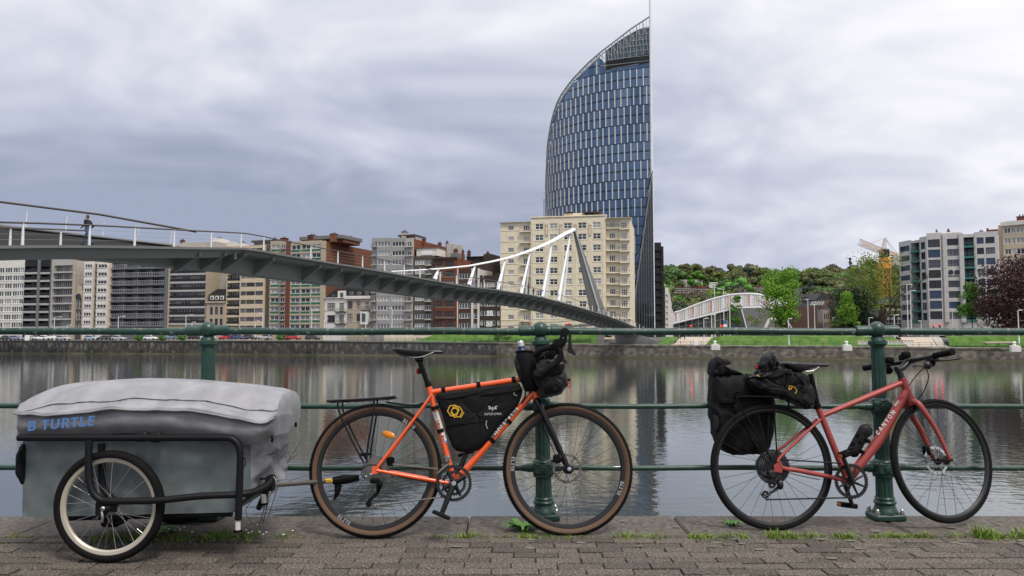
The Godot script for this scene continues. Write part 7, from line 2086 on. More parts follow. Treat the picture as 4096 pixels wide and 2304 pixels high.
func _orange_bike() -> void:
	var t := thing("bicycle", "bright orange gravel bicycle with tan walled tyres and black bags, leaning on the railing", "bicycle", OT)
	var P: Material = M.orange_paint
	var K: Material = M.black_metal
	var bb: Vector3 = V(.422, .282, 0)
	var seat_top: Vector3 = V(.273, .81, 0)
	var head_top: Vector3 = V(.829, .864, 0)
	var head_low: Vector3 = V(.868, .724, 0)
	var ax_r := V(0.0, 0.351, 0)
	var ax_f := V(1.035, 0.351, 0)
	var tt: Vector3 = V(.293, .764, 0)
	var tt2: Vector3 = V(.835, .842, 0)
	var dt2: Vector3 = V(.856, .766, 0)
	obj("seat_tube", MB.new().tube([bb, seat_top], 0.0158, 16), P, t)
	obj("top_tube", MB.new().tube([tt, tt2], 0.0155, 16), P, t)
	obj("down_tube", MB.new().tube([bb, dt2], 0.0185, 16), P, t)
	obj("head_tube", MB.new().tube([head_low, head_top], 0.0205, 16), P, t)
	obj("bottom_bracket", MB.new().tube([bb - V(0, 0, 0.035), bb + V(0, 0, 0.035)], 0.021, 16), P, t)
	for s in [-1.0, 1.0]:
		var drop := ax_r + V(0.012, 0.0, s * 0.064)
		obj("chain_stay", MB.new().tube(_smooth([drop, drop.lerp(bb, 0.5) + V(0, -0.004, s * 0.012), bb + V(-0.03, 0, s * 0.03)], 5), [0.0085, 0.009, 0.0095, 0.01, 0.0105, 0.011, 0.011, 0.011, 0.011, 0.011, 0.011], 10), P, t)
		var sc: Vector3 = V(.293, .746, 0)
		obj("seat_stay", MB.new().tube(_smooth([drop + V(0.002, 0.012, 0), drop.lerp(sc, 0.6) + V(0, 0, s * 0.006), sc + V(0, 0, s * 0.017)], 5), 0.0078, 10), P, t)
		obj("dropout", MB.new().prism(PackedVector2Array([Vector2(-0.012, 0.33), Vector2(0.02, 0.335), Vector2(0.035, 0.352), Vector2(0.016, 0.378), Vector2(-0.01, 0.368)]), -0.003, 0.003, _at(V(0, 0, s * 0.064))), P, t)
		# fork blade with its shoulder
		var cr: Vector3 = V(.879, .708, 0)
		obj("fork_blade", MB.new().tube(_smooth([cr + V(-0.006, 0.012, s * 0.02), cr + V(0.004, -0.018, s * 0.045), cr.lerp(ax_f, 0.5) + V(0.0, 0, s * 0.055), ax_f + V(0, 0, s * 0.058)], 5), [0.019, 0.019, 0.019, 0.0185, 0.018, 0.0175, 0.017, 0.0165, 0.016, 0.015, 0.014, 0.013, 0.0125, 0.012, 0.012, 0.0125], 12, false, true, 0.72), M.black_gloss, t)
	obj("fork_crown", MB.new().tube([head_low, head_low.lerp(head_top, -0.2)], [0.021, 0.024], 14), M.black_gloss, t)
	obj("headset_spacer", MB.new().tube([head_top, head_top.lerp(head_low, -0.28)], 0.0165, 14), K, t)
	# wheels
	var rw := _wheel(t, Transform3D(Basis(V(0, 0, 1), 0.2), ax_r), 0.351, 0.0205, 0.287, M.tan_rubber, M.black_metal, M.black_metal, 28, true, 0.3125)
	var fw := _wheel(t, Transform3D(Basis(V(0, 0, 1), 1.1), ax_f), 0.351, 0.0205, 0.287, M.tan_rubber, M.black_metal, M.black_metal, 28, true, 0.3125)
	_rotor(rw, -0.04, 0.072, M.worn_metal)
	_rotor(fw, -0.04, 0.079, M.worn_metal)
	for q in [[rw, -2.32], [rw, 0.75], [fw, -1.45], [fw, 1.95]]:
		var a: float = q[1]
		for i in 5:
			var aa := a + (i - 2) * 0.052
			_text(q[0], "rim_letter", "ELITE"[i], 0.019, Transform3D(Basis(V(0, 0, 1), aa + PI / 2), V(cos(aa) * 0.301, sin(aa) * 0.301, 0.0118)), M.logo_grey, 1.2)
	for i in 9:
		obj("cassette", _cog(0.066 - i * 0.0052, 34 - i * 2, 0.022 + i * 0.0036, 0.0605 - i * 0.0052 if i < 7 else 0.014, 5), M.worn_metal, rw)
	# seat
	var sp: Vector3 = V(.222, .941, 0)
	obj("seat_post", MB.new().tube([seat_top.lerp(bb, 0.05), sp], 0.0138, 14), M.black_matte, t)
	obj("seat_clamp", MB.new().tube([seat_top.lerp(sp, 0.03), seat_top.lerp(bb, 0.03)], 0.0185, 14).bevel_box(sp + V(0.0, 0.006, 0), V(0.045, 0.03, 0.04), 0.006), M.black_matte, t)
	var sad := _saddle(t, V(.356, .985, 0), V(.077, .996, 0), [[0.0, 0.03, 0.004, -0.006], [0.03, 0.058, 0.008, -0.012], [0.12, 0.071, 0.01, -0.028], [0.26, 0.068, 0.006, -0.036], [0.4, 0.05, 0.003, -0.034], [0.52, 0.034, 0.002, -0.026], [0.66, 0.025, 0.004, -0.018], [0.8, 0.021, 0.008, -0.013], [0.94, 0.018, 0.008, -0.010], [1.0, 0.009, 0.002, -0.006]], M.saddle_black)
	_text(sad, "saddle_print", "ANTARES", 0.007, Transform3D(Basis(V(0, 0, 1), 0.03), V(.322, .988, .022)), M.logo_grey)
	for s in [-1.0, 1.0]:
		obj("saddle_rail", MB.new().tube(_smooth(_v([.166, .958, 0, .201, .954, 0, .242, .958, 0, .279, .973, 0, .302, .982, 0]).map(func(p): return p + V(0, 0, s * 0.021)), 4), 0.0036, 6), M.bright_metal, sad)
	# rear rack
	var rk := MB.new()
	for s in [-1.0, 1.0]:
		rk.tube(_smooth(_v([-.258, .715, 0, -.185, .719, 0, -.059, .725, 0, .05, .733, 0, .092, .737, 0]).map(func(p): return p + V(0, 0, s * 0.055)), 4), 0.006, 8)
	var e0: Vector3 = V(-.261, .715, 0)
	var e1: Vector3 = V(.096, .738, 0)
	for e in [e0, e1]:
		rk.tube([e + V(0, 0, -0.055), e + V(0, 0, 0.055)], 0.006, 8)
	for q in 5:
		var c := e0.lerp(e1, 0.14 + 0.18 * q)
		rk.tube([c + V(0, 0, -0.055), c + V(0, 0, 0.055)], 0.0045, 6)
	rk.bevel_box((e0 + e1) / 2 + V(0, -0.002, 0), V(0.30, 0.005, 0.045), 0.002, Transform3D())
	var rack := obj("rear_rack", rk, M.black_gloss, t)
	for s in [-1.0, 1.0]:
		obj("rack_leg", MB.new().tube(_smooth(_v([-.011, .724, 0, -.011, .67, 0, -.023, .572, 0, -.037, .464, 0, -.04, .391, 0]).map(func(p): return V(p.x, p.y, s * 0.068)), 4), 0.0052, 8), M.black_gloss, rack)
		obj("rack_leg", MB.new().tube(_smooth(_v([-.202, .712, 0, -.198, .67, 0, -.159, .584, 0, -.097, .465, 0, -.052, .388, 0]).map(func(p): return V(p.x, p.y, s * 0.072)), 4), 0.0052, 8), M.black_gloss, rack)
		obj("rack_stay", MB.new().tube(_smooth(_v([.048, .711, 0, .098, .704, 0, .203, .693, 0, .25, .707, 0]).map(func(p): return V(p.x, p.y, s * 0.03)), 4), 0.0042, 8), M.black_gloss, rack)
	obj("rack_bracket", MB.new().bevel_box(V(-.062, .433, 0), V(0.035, 0.016, 0.15), 0.003), M.black_matte, rack)
	# lights and reflectors
	var tlp: Vector3 = V(.223, .881, 0)
	var tl := obj("tail_light", MB.new().bevel_box(tlp, V(0.022, 0.03, 0.026), 0.005, Transform3D()).tube([tlp + V(0.01, 0.004, 0), tlp + V(0.032, 0.012, 0)], 0.008, 8), M.black_matte, t)
	obj("red_lens", MB.new().bevel_box(tlp + V(-0.012, -0.002, 0), V(0.008, 0.028, 0.022), 0.003), M.red_plastic, tl)
	var rf: Vector3 = V(.065, .537, 0)
	var rfb := MB.new()
	rfb.ball(Vector3.ZERO, V(0.038, 0.018, 0.009), 18, 10)
	for i in rfb.v.size():
		rfb.v[i] = Basis(V(0, 0, 1), -0.32) * rfb.v[i] + rf + V(0, 0, 0.012)
	obj("spoke_reflector", rfb, M.amber_plastic, t)
	# drivetrain
	var cz := 0.048
	var cr_ := bb + V(0, 0, cz)
	var ring := obj("chainring", _cog(0.0925, 46, 0.0, 0.078, 0), M.black_metal, t)
	ring.position = cr_
	var ring2 := obj("chainring", _cog(0.062, 30, -0.008, 0.050, 4), M.black_metal, t)
	ring2.position = cr_
	var ped: Vector3 = V(.361, .129, .07)
	var spider := MB.new()
	for i in 4:
		var a := 0.5 + i * TAU / 4
		spider.tube([Vector3.ZERO, V(cos(a), sin(a), 0) * 0.045, V(cos(a), sin(a), 0) * 0.075], [0.016, 0.009, 0.006], 6)
	var spd := obj("crank_spider", spider, M.black_gloss, t)
	spd.position = cr_ + V(0, 0, 0.004)
	obj("crank_arm", MB.new().tube([cr_ + V(0, 0, 0.014), cr_.lerp(ped, 0.5) + V(0, 0, 0.012), ped], [0.0185, 0.015, 0.013], 10, false, true, 0.7), M.black_metal, t)
	obj("crank_bolt", MB.new().lathe([Vector2(0.0125, 0), Vector2(0.0125, 0.006), Vector2(0.008, 0.0065), Vector2(0.007, 0.002)], 16, _face(cr_ + V(0, 0, 0.026))), M.bright_metal, t)
	var pd := obj("pedal", MB.new().bevel_box(Vector3.ZERO, V(0.098, 0.014, 0.085), 0.005, Transform3D(Basis(V(0, 0, 1), -0.4), ped + V(0, -0.002, 0.06))), M.black_matte, t)
	obj("pedal_axle", MB.new().tube([ped, ped + V(0, 0, 0.06)], 0.006, 8), M.worn_metal, pd)
	var up := bb + (bb - ped) * V(1, 1, 0) + V(0, 0, -0.06)
	obj("crank_arm", MB.new().tube([bb + V(0, 0, -0.055), up], [0.018, 0.013], 10, false, true, 0.7), M.black_metal, t)
	obj("pedal", MB.new().bevel_box(Vector3.ZERO, V(0.098, 0.016, 0.085), 0.005, Transform3D(Basis(V(0, 0, 1), 0.3), up + V(0, 0, -0.06))), M.black_matte, t)
	obj("chain", _chain([V(.094, .381, .045), V(.337, .355, .045)]), M.worn_metal, t)
	obj("chain", _chain([V(-.001, .168, .045), V(.374, .212, .045)]), M.worn_metal, t)
	var rd := obj("rear_derailleur", MB.new().bevel_box(V(.006, .297, .06), V(0.048, 0.026, 0.03), 0.007).bevel_box(V(.033, .28, .065), V(0.03, 0.034, 0.034), 0.009).tube(_v([.035, .275, .05, .018, .232, .05, -.021, .197, .05, -.031, .172, .05]), [0.012, 0.009, 0.009, 0.012], 8, false, true, 0.5), M.black_matte, t)
	for q in [V(.025, .268, .045), V(-.023, .177, .045)]:
		obj("jockey_wheel", MB.new().lathe([Vector2(0.004, -0.003), Vector2(0.017, -0.003), Vector2(0.017, 0.003), Vector2(0.004, 0.003)], 11, _face(q)), M.black_metal, rd)
	for q in [V(-.015, .33, .066), V(-.04, .32, .066)]:
		obj("bolt", MB.new().lathe([Vector2(0.006, 0), Vector2(0.006, 0.006), Vector2(0.003, 0.007)], 10, _face(q)), M.bright_metal, rd)
	obj("front_derailleur", MB.new().bevel_box(V(.383, .406, .03), V(0.03, 0.04, 0.03), 0.006).tube(_v([.393, .385, .045, .362, .36, .05, .332, .333, .05]), [0.008, 0.012, 0.009], 8, false, true, 0.4), M.worn_metal, t)
	for c in [[V(.071, .394, -.05), "rear"], [V(.982, .402, -.05), "front"]]:
		obj("brake_caliper", MB.new().bevel_box(c[0], V(0.045, 0.05, 0.035), 0.009).ball(c[0] + V(-0.028, -0.01, 0.01), V(0.007, 0.007, 0.007)), M.black_matte, t)
	obj("gear_cable", MB.new().tube(_smooth(_v([.103, .316, .045, .049, .351, .06, .016, .375, .066, -.024, .379, .07, -.058, .361, .07, -.065, .334, .07, -.044, .305, .066]), 5), 0.0024, 6), M.black_matte, t)
	obj("gear_cable", MB.new().tube(_smooth(_v([.295, .287, .03, .214, .299, .04, .122, .318, .045]), 5), 0.0022, 6), M.black_matte, t)
	obj("axle_end", MB.new().lathe([Vector2(0.011, 0), Vector2(0.011, 0.008), Vector2(0.005, 0.009)], 12, _face(ax_f + V(0, 0, 0.068))), M.bright_metal, t)
	# handlebar with its tape, hoods and levers
	var near: Array = _v([.9, 1.002, 0, .881, .981, .08, .859, .951, .17, .859, .952, .195, .88, .971, .205, .917, .983, .208, .953, .985, .21, .978, .974, .212, .985, .942, .215, .964, .905, .217, .927, .878, .22, .885, .846, .222])
	for s in [1.0, -1.0]:
		var path := []
		for p in near:
			path.append(V(p.x, p.y, p.z * s))
		obj("handlebar", MB.new().tube(_smooth(path, 5), 0.0162, 12), M.black_matte, t)
		var hood: Array = _u([.928, .995, .967, 1.023, .984, 1.046, .986, 1.073, .997, 1.086, 1.013, 1.089, 1.03, 1.08, 1.037, 1.068, 1.024, 1.052, 1.02, 1.019, 1.006, .996, .98, .98, .947, .98])
		var hb := obj("brake_hood", _bag(hood, s * 0.21 - 0.021, s * 0.21 + 0.021, 0.0008, 3, 3), M.black_matte, t)
		var lev: Array = _u([1.025, 1.067, 1.038, 1.061, 1.045, 1.048, 1.041, 1.019, 1.048, .976, 1.066, .948, 1.066, .941, 1.055, .943, 1.031, .955, 1.021, .968, 1.028, 1.015, 1.029, 1.042])
		obj("brake_lever", MB.new().prism(PackedVector2Array(lev), s * 0.215 - 0.006, s * 0.215 + 0.006), M.black_gloss, hb)
		obj("lever_bolt", MB.new().lathe([Vector2(0.0035, 0), Vector2(0.003, 0.002)], 8, _face(V(.999, 1.033, .232))), M.bright_metal, hb)
	obj("stem", MB.new().tube([head_top.lerp(head_low, -0.18), V(.899, 1.001, 0)], [0.019, 0.018], 12), K, t)
	obj("brake_cable", MB.new().tube(_smooth(_v([1.021, 1.05, .2, 1.018, 1.012, .15, .966, .961, .08, .901, .879, .03, .861, .76, .02]), 5), 0.0026, 6), M.black_matte, t)
	obj("brake_hose", MB.new().tube(_smooth(_v([.888, .695, -.03, .913, .57, -.06, .956, .466, -.06, .977, .412, -.05]), 5), 0.0024, 6), M.black_matte, t)
	# white decals with the maker's lettering
	var d0: Vector3 = V(.314, .661, 0)
	var d1: Vector3 = V(.369, .491, 0)
	obj("decal", MB.new().tube([d0, d1], 0.0164, 16, false, false), M.decal_white, t)
	obj("decal_stripe", MB.new().tube([d0.lerp(d1, 0.95), d0.lerp(d1, 0.985)], 0.0167, 16, false, false), M.decal_blue, t)
	var dir := (d1 - d0).normalized()
	for i in 10:
		if i == 7:
			continue
		_text(t, "letter", "MOTOBECANE"[i], 0.0135, Transform3D(Basis(V(0, 0, 1), atan2(dir.y, dir.x) + PI / 2), d0.lerp(d1, 0.02 + 0.097 * i) + V(0, 0, 0.0166)), M.decal_black)
	var g0: Vector3 = V(.627, .521, 0)
	var g1: Vector3 = V(.765, .675, 0)
	obj("decal", MB.new().tube([g0, g1], 0.0191, 16, false, false), M.decal_white, t)
	dir = (g1 - g0).normalized()
	for i in 10:
		_text(t, "letter", "MOTOBECANE"[i], 0.021, Transform3D(Basis(V(0, 0, 1), atan2(dir.y, dir.x)), g0.lerp(g1, 0.0 + 0.104 * i) + V(0, 0, 0.0193)), M.decal_black)
	# frame bag
	var outline: Array = _u([.319, .735, .335, .755, .38, .766, .563, .789, .751, .814, .784, .797, .791, .761, .76, .686, .672, .59, .591, .49, .537, .45, .483, .442, .424, .458, .392, .508, .354, .638])
	var bag := thing("frame_bag", "black frame bag with yellow hexagons, strapped inside the orange bicycle's frame", "bag", OT, V(.491, .441, 0))
	obj("body", _bag(outline, -0.032, 0.036, 0.0028, 7, 5), M.bag_black, bag)
	obj("top_flap", _bag(_u([.34, .735, .362, .755, .563, .783, .751, .808, .775, .792, .769, .767, .654, .747, .472, .735, .363, .72]), 0.02, 0.0425, 0.002, 9, 4), M.bag_dark, bag)
	for h in [[V(.414, .663, .041), 0.034, 0.0], [V(.433, .656, .042), 0.034, 0.0], [V(.422, .659, .043), 0.021, 0.0]]:
		var oo := PackedVector2Array()
		var ii := PackedVector2Array()
		for k in 6:
			var a := TAU * k / 6.0 + 0.12
			oo.append(Vector2(cos(a), sin(a)) * h[1])
			ii.append(Vector2(cos(a), sin(a)) * (h[1] - 0.0055))
		obj("hexagon_logo", MB.new().ring(oo, ii, 0.0, 0.0018, _at(h[0])), M.logo_yellow, bag)
	obj("logo_bar", MB.new().tube([V(.454, .623, .042), V(.473, .654, .042)], 0.0026, 5), M.logo_yellow, bag)
	var bee: Vector3 = V(.627, .676, .042)
	var bm := MB.new()
	for k in [[-0.017, 0.005, 0.5], [0.017, 0.005, -0.5], [-0.013, -0.004, -0.2], [0.013, -0.004, 0.2]]:
		var q := MB.new().ball(Vector3.ZERO, V(0.011, 0.0045, 0.0012), 10, 6)
		for i in q.v.size():
			bm.v.append(Basis(V(0, 0, 1), -k[2]) * q.v[i] + bee + V(k[0], k[1], 0))
			bm.n.append(q.n[i])
			bm.uv.append(Vector2.ZERO)
			bm.col.append(Color.WHITE)
		for i in q.ix:
			bm.ix.append(i + bm.v.size() - q.v.size())
	bm.ball(bee + V(0, -0.006, 0), V(0.0042, 0.013, 0.0015), 10, 6)
	obj("bee_mark", bm, M.logo_grey, bag)
	_text(bag, "bag_lettering", "APIDURA", 0.0125, Transform3D(Basis(V(0, 0, 1), 0.03), V(.629, .644, .041)), M.logo_grey, 1.25)
	obj("pocket_zip", MB.new().tube(_v([.394, .585, .038, .491, .594, .04, .598, .606, .038]), 0.0055, 6, false, true, 0.4), M.strap_black, bag)
	obj("zip_pull", MB.new().tube(_v([.596, .609, .043, .59, .59, .043, .599, .565, .043]), 0.003, 6), M.logo_grey, bag)
	obj("pull_loop", MB.new().tube(_smooth(_v([.742, .759, .044, .746, .747, .045, .76, .741, .045]), 4), 0.0022, 6), M.logo_grey, bag)
	for s in [[V(.358, .773, 0), tt, tt2, 0.021], [V(.55, .804, 0), tt, tt2, 0.021], [V(.744, .831, 0), tt, tt2, 0.021], [V(.618, .51, 0), bb, dt2, 0.0225], [V(.707, .612, 0), bb, dt2, 0.0225], [V(.309, .677, 0), bb, seat_top, 0.0195], [V(.348, .556, 0), bb, seat_top, 0.0195]]:
		var ax: Vector3 = (s[2] - s[1]).normalized()
		var c: Vector3 = s[1] + ax * (s[0] - s[1]).dot(ax)
		obj("strap", MB.new().tube([c - ax * 0.0105, c + ax * 0.0105], s[3], 14), M.strap_black, bag)
	# pouch on the stem with a steel bottle in it
	var pouch := thing("stem_bag", "tall black pouch hanging at the orange bicycle's stem, holding the steel bottle", "bag", OT, V(.838, .768, 0))
	var rows := []
	var left: Array = _v([.809, .766, .03, .799, .776, .03, .791, .799, .03, .778, .839, .03, .768, .879, .03, .755, .919, .03, .753, .951, .03, .758, .983, .03])
	var right: Array = _v([.868, .766, .03, .875, .776, .03, .879, .799, .03, .875, .839, .03, .873, .879, .03, .87, .919, .03, .865, .951, .03, .851, .977, .03])
	for i in left.size():
		var c: Vector3 = (left[i] + right[i]) / 2
		var hw: float = left[i].distance_to(right[i]) / 2
		var ring3 := []
		for k in 18:
			var a := TAU * k / 18
			ring3.append(V(c.x, c.y, 0.01) + V(cos(a) * hw * (1.0 + 0.03 * sin(a * 5 + i)), 0, -sin(a) * minf(hw, 0.052)) + (right[i] - left[i]).normalized() * 0.0)
		rows.append(ring3)
	obj("body", MB.new().skin(rows), M.bag_black, pouch)
	obj("side_pocket", _bag(_u([.747, .933, .765, .939, .785, .869, .788, .814, .772, .841]), 0.0, 0.045, 0.002, 5, 3), M.bag_dark, pouch)
	obj("rim_band", MB.new().tube(_smooth(rows[7].map(func(p): return p + V(0, 0.004, 0)), 1, true), 0.006, 6, true), M.strap_black, pouch)
	obj("strap", MB.new().tube(_v([.809, .77, .03, .805, .737, .02, .785, .702, .022]), 0.008, 6, false, true, 0.4), M.strap_black, pouch)
	var b0: Vector3 = V(.807, .905, .01)
	var b1: Vector3 = V(.78, 1.045, .01)
	var bax := (b1 - b0).normalized()
	var L := b0.distance_to(b1)
	var bt := Transform3D(Basis(bax.cross(V(0, 0, 1)), bax, V(0, 0, 1)), b0)
	var bot := thing("steel_bottle", "navy steel bottle with brushed silver cap, standing in the orange bicycle's stem pouch", "bottle", OT, b0)
	obj("body", MB.new().lathe([Vector2(0.03, 0), Vector2(0.034, 0.008), Vector2(0.034, L * 0.42), Vector2(0.030, L * 0.55), Vector2(0.022, L * 0.68), Vector2(0.0195, L * 0.78)], 24, bt), M.navy_steel, bot)
	obj("cap", MB.new().lathe([Vector2(0.0205, L * 0.785), Vector2(0.0205, L * 0.95), Vector2(0.019, L * 0.985), Vector2(0.014, L)], 24, bt), M.bottle_steel, bot)
	# roll bag under the bar
	var roll := thing("handlebar_bag", "black roll bag hanging in front of the orange bicycle's drop handlebar", "bag", OT, V(.95, .75, 0))
	obj("body", _bag(_u([.906, .93, .957, .934, .998, .912, 1.024, .873, 1.034, .818, 1.024, .78, 1.003, .756, .935, .741, .896, .759, .87, .792, .851, .842, .856, .869, .875, .904]), -0.20, 0.155, 0.006, 21, 5), M.bag_grey, roll)
	obj("end_fold", _bag(_u([.854, .867, .9, .844, .959, .891, .998, .9, 1.008, .887, .989, .859, .923, .832, .896, .829, .853, .833]), 0.135, 0.172, 0.004, 22, 4), M.bag_dark, roll)
	obj("strap", MB.new().tube(_v([.891, .987, .06, .912, .947, .06, .928, .931, .06]), 0.011, 6, false, true, 0.3), M.strap_black, roll)
	obj("red_cord", MB.new().tube(_smooth(_v([1.038, .848, .1, 1.041, .813, .1, 1.034, .794, .1, 1.04, .779, .1, 1.045, .801, .1, 1.042, .821, .1]), 4), 0.0022, 5), M.red_plastic, roll)
	obj("cord_stop", MB.new().bevel_box(V(1.04, .822, .1), V(0.012, 0.016, 0.01), 0.003), M.strap_black, roll)

const RT := Transform3D(Basis(Vector3(0.99902, 0.00000, -0.04430), Vector3(-0.00425, 0.99540, -0.09575), Vector3(0.04410, 0.09585, 0.99442)), Vector3(1.44130, 0.00000, -4.28913))

func _red_bike() -> void:
	var t := thing("bicycle", "dusky red bicycle with thick sloping tubes and its front wheel turned, leaning on the railing", "bicycle", RT)
	var P: Material = M.dusky_red_paint
	var bb: Vector3 = V(.424, .265, 0)
	var ax_r := V(0.0, 0.343, 0)
	var st: Vector3 = V(.285, .665, 0)
	var clus: Vector3 = V(.301, .618, 0)
	var h0: Vector3 = V(.783, .83, 0)
	var h1: Vector3 = V(.823, .709, 0)
	obj("seat_tube", MB.new().tube([bb, st], 0.0175, 16), P, t)
	obj("top_tube", MB.new().tube([clus, V(.779, .804, 0)], [0.0155, 0.0185], 16, false, true, 0.9), P, t)
	obj("down_tube", MB.new().tube([bb, bb.lerp(h1, 0.5), V(.803, .755, 0)], [0.027, 0.029, 0.026], 8, false, true, 0.92, V(0, 0, 1)), P, t)
	obj("head_tube", MB.new().tube([h1, h1.lerp(h0, 0.5), h0], [0.026, 0.022, 0.0235], 18), P, t)
	obj("bottom_bracket", MB.new().tube([bb - V(0, 0, 0.04), bb + V(0, 0, 0.04)], 0.023, 16), P, t)
	for s in [-1.0, 1.0]:
		var f := 1.0 if s > 0 else 0.0
		obj("seat_stay", MB.new().tube(_smooth(_v([.286, .6, 0, .17, .511, 0, .035, .402, 0, .013, .371, 0]).map(func(p): return V(p.x - 0.012 * (1.0 - f) * 0.0, p.y, s * (0.022 + clampf((0.60 - p.y) * 0.18, 0.0, 0.045)))), 5), 0.0085, 10), P, t)
		obj("chain_stay", MB.new().tube(_smooth(_v([.021, .376, 0, .039, .34, 0, .132, .324, 0, .27, .297, 0, .391, .271, 0]).map(func(p): return V(p.x, p.y, s * lerpf(0.064, 0.032, clampf(p.x / 0.42, 0, 1)))), 5), [0.009, 0.009, 0.010, 0.010, 0.011, 0.011, 0.012, 0.012, 0.012, 0.012, 0.0125, 0.0125, 0.0125, 0.0125, 0.0125, 0.012, 0.012, 0.012, 0.012, 0.012, 0.012], 10), P, t)
		obj("dropout", MB.new().prism(PackedVector2Array([Vector2(-0.012, 0.322), Vector2(0.03, 0.315), Vector2(0.035, 0.34), Vector2(0.01, 0.372), Vector2(-0.012, 0.355)]), -0.004, 0.004, _at(V(0, 0, s * 0.066))), P, t)
	obj("seat_collar", MB.new().tube([st.lerp(bb, 0.01), st.lerp(bb, -0.045)], 0.0205, 14), M.black_matte, t)
	obj("seat_post", MB.new().tube([st, V(.255, .855, 0)], 0.0145, 14), M.black_matte, t)
	var sad := _saddle(t, V(.364, .903, 0), V(.093, .909, 0), [[0.0, 0.035, 0.006, -0.008], [0.03, 0.06, 0.012, -0.016], [0.12, 0.070, 0.016, -0.036], [0.26, 0.068, 0.012, -0.048], [0.4, 0.05, 0.008, -0.044], [0.55, 0.034, 0.006, -0.03], [0.7, 0.024, 0.008, -0.014], [0.85, 0.020, 0.010, -0.011], [0.95, 0.017, 0.008, -0.010], [1.0, 0.008, 0.003, -0.006]], M.saddle_black)
	for s in [-1.0, 1.0]:
		obj("saddle_rail", MB.new().tube(_smooth(_v([.187, .866, 0, .228, .868, 0, .263, .872, 0, .297, .893, 0]).map(func(p): return p + V(0, 0, s * 0.021)), 4), 0.0036, 6), M.bright_metal, sad)
	var rw := _wheel(t, Transform3D(Basis(V(0, 0, 1), 2.0), ax_r), 0.343, 0.0155, 0.299, M.tyre_black, M.black_metal, M.black_metal, 28, false, 0.3165)
	_rotor(rw, -0.042, 0.072, M.worn_metal)
	for i in 9:
		obj("cassette", _cog(0.092 - i * 0.0082, 46 - i * 3, 0.020 + i * 0.0038, 0.0862 - i * 0.0082 if i < 7 else 0.012, 6), M.black_metal, rw)
	# steered parts: fork, front wheel, handlebar, all turned about the head tube
	var ax := (h1 - h0).normalized()
	var fwd := V(0, 0, 1).cross(ax).normalized()
	var turn := Basis(ax, deg_to_rad(-14.0))
	var sx := Transform3D(turn, h1 - turn * h1)
	var down := (h1.y - 0.343 - fwd.y * 0.045) / -ax.y
	var c0 := h1 + ax * down + fwd * 0.045
	var fw := _wheel(t, sx * Transform3D(Basis(V(0, 0, 1), 0.6), c0), 0.343, 0.0155, 0.299, M.tyre_black, M.black_metal, M.black_metal, 28, false, 0.3165)
	_rotor(fw, -0.042, 0.079, M.bright_metal)
	for s in [-1.0, 1.0]:
		var zz := V(0, 0, s)
		var leg := _smooth([h1 + ax * 0.012 + zz * 0.012, h1 + ax * 0.03 + zz * 0.038 + fwd * 0.004, h1 + ax * 0.075 + zz * 0.052 + fwd * 0.008, h1.lerp(c0, 0.55) + zz * 0.055 + fwd * 0.012, c0 + zz * 0.058], 5).map(func(p): return sx * p)
		obj("fork_blade", MB.new().tube(leg, [0.024, 0.0235, 0.023, 0.0225, 0.022, 0.0215, 0.021, 0.0205, 0.020, 0.0195, 0.019, 0.018, 0.0175, 0.017, 0.0165, 0.016, 0.015, 0.014, 0.013, 0.012, 0.012], 12, false, true, 0.8), P, t)
	obj("fork_crown", MB.new().tube([h1, h1 + ax * 0.03], 0.0255, 16), P, t)
	obj("axle_end", MB.new().lathe([Vector2(0.009, 0), Vector2(0.009, 0.012), Vector2(0.004, 0.013)], 10, sx * _face(c0 + V(0, 0, 0.06))), M.black_metal, t)
	obj("brake_caliper", MB.new().bevel_box(Vector3.ZERO, V(0.04, 0.055, 0.035), 0.008, sx * _at(c0 + V(-0.045, 0.055, -0.055))), M.black_matte, t)
	var top := h0 - ax * 0.052
	obj("headset_spacer", MB.new().tube([h0 + ax * 0.002, h0 - ax * 0.006, top], [0.024, 0.0185, 0.0175], 16), M.black_metal, t)
	var bar := top - ax * 0.012 + fwd * 0.085 + V(0, 0.008, 0)
	obj("stem", MB.new().tube([sx * (top - ax * 0.0 - fwd * 0.012), sx * (top + fwd * 0.03), sx * bar], [0.021, 0.019, 0.021], 12, false, true, 0.9), M.black_metal, t)
	var hb := MB.new().tube([sx * (bar + V(-0.02, 0.005, -0.33)), sx * (bar + V(-0.004, 0.002, -0.12)), sx * bar, sx * (bar + V(-0.004, 0.002, 0.12)), sx * (bar + V(-0.02, 0.005, 0.33))], [0.0112, 0.0112, 0.016, 0.0112, 0.0112], 12)
	var hbo := obj("handlebar", hb, M.black_metal, t)
	for s in [-1.0, 1.0]:
		var a := sx * (bar + V(-0.012, 0.004, s * 0.205))
		var b := sx * (bar + V(-0.02, 0.005, s * 0.335))
		obj("grip", MB.new().tube([a, a.lerp(b, 0.05), a.lerp(b, 0.9), b], [0.0175, 0.0165, 0.0172, 0.0185], 14), M.black_matte, hbo)
		var c := sx * (bar + V(0.0, -0.012, s * 0.185))
		obj("brake_lever", MB.new().bevel_box(c, V(0.04, 0.028, 0.05), 0.008).tube([c + turn * V(0.03, -0.008, 0), c + turn * V(0.055, -0.012, s * 0.05), c + turn * V(0.05, -0.014, s * 0.13)], [0.008, 0.006, 0.0065], 8, false, true, 0.6), M.black_metal, hbo)
		var q := sx * (bar + V(-0.006, -0.03, s * 0.16))
		obj("shifter", MB.new().ball(q, V(0.028, 0.024, 0.03), 12, 8), M.black_matte, hbo)
	for e in [[0.0, 0.035, 0.02], [0.045, 0.03, -0.05], [-0.01, 0.02, -0.1]]:
		obj("bar_mount", MB.new().bevel_box(sx * (bar + V(e[0] - 0.03, e[1], e[2])), V(0.045, 0.038, 0.042), 0.009), M.black_matte, hbo)
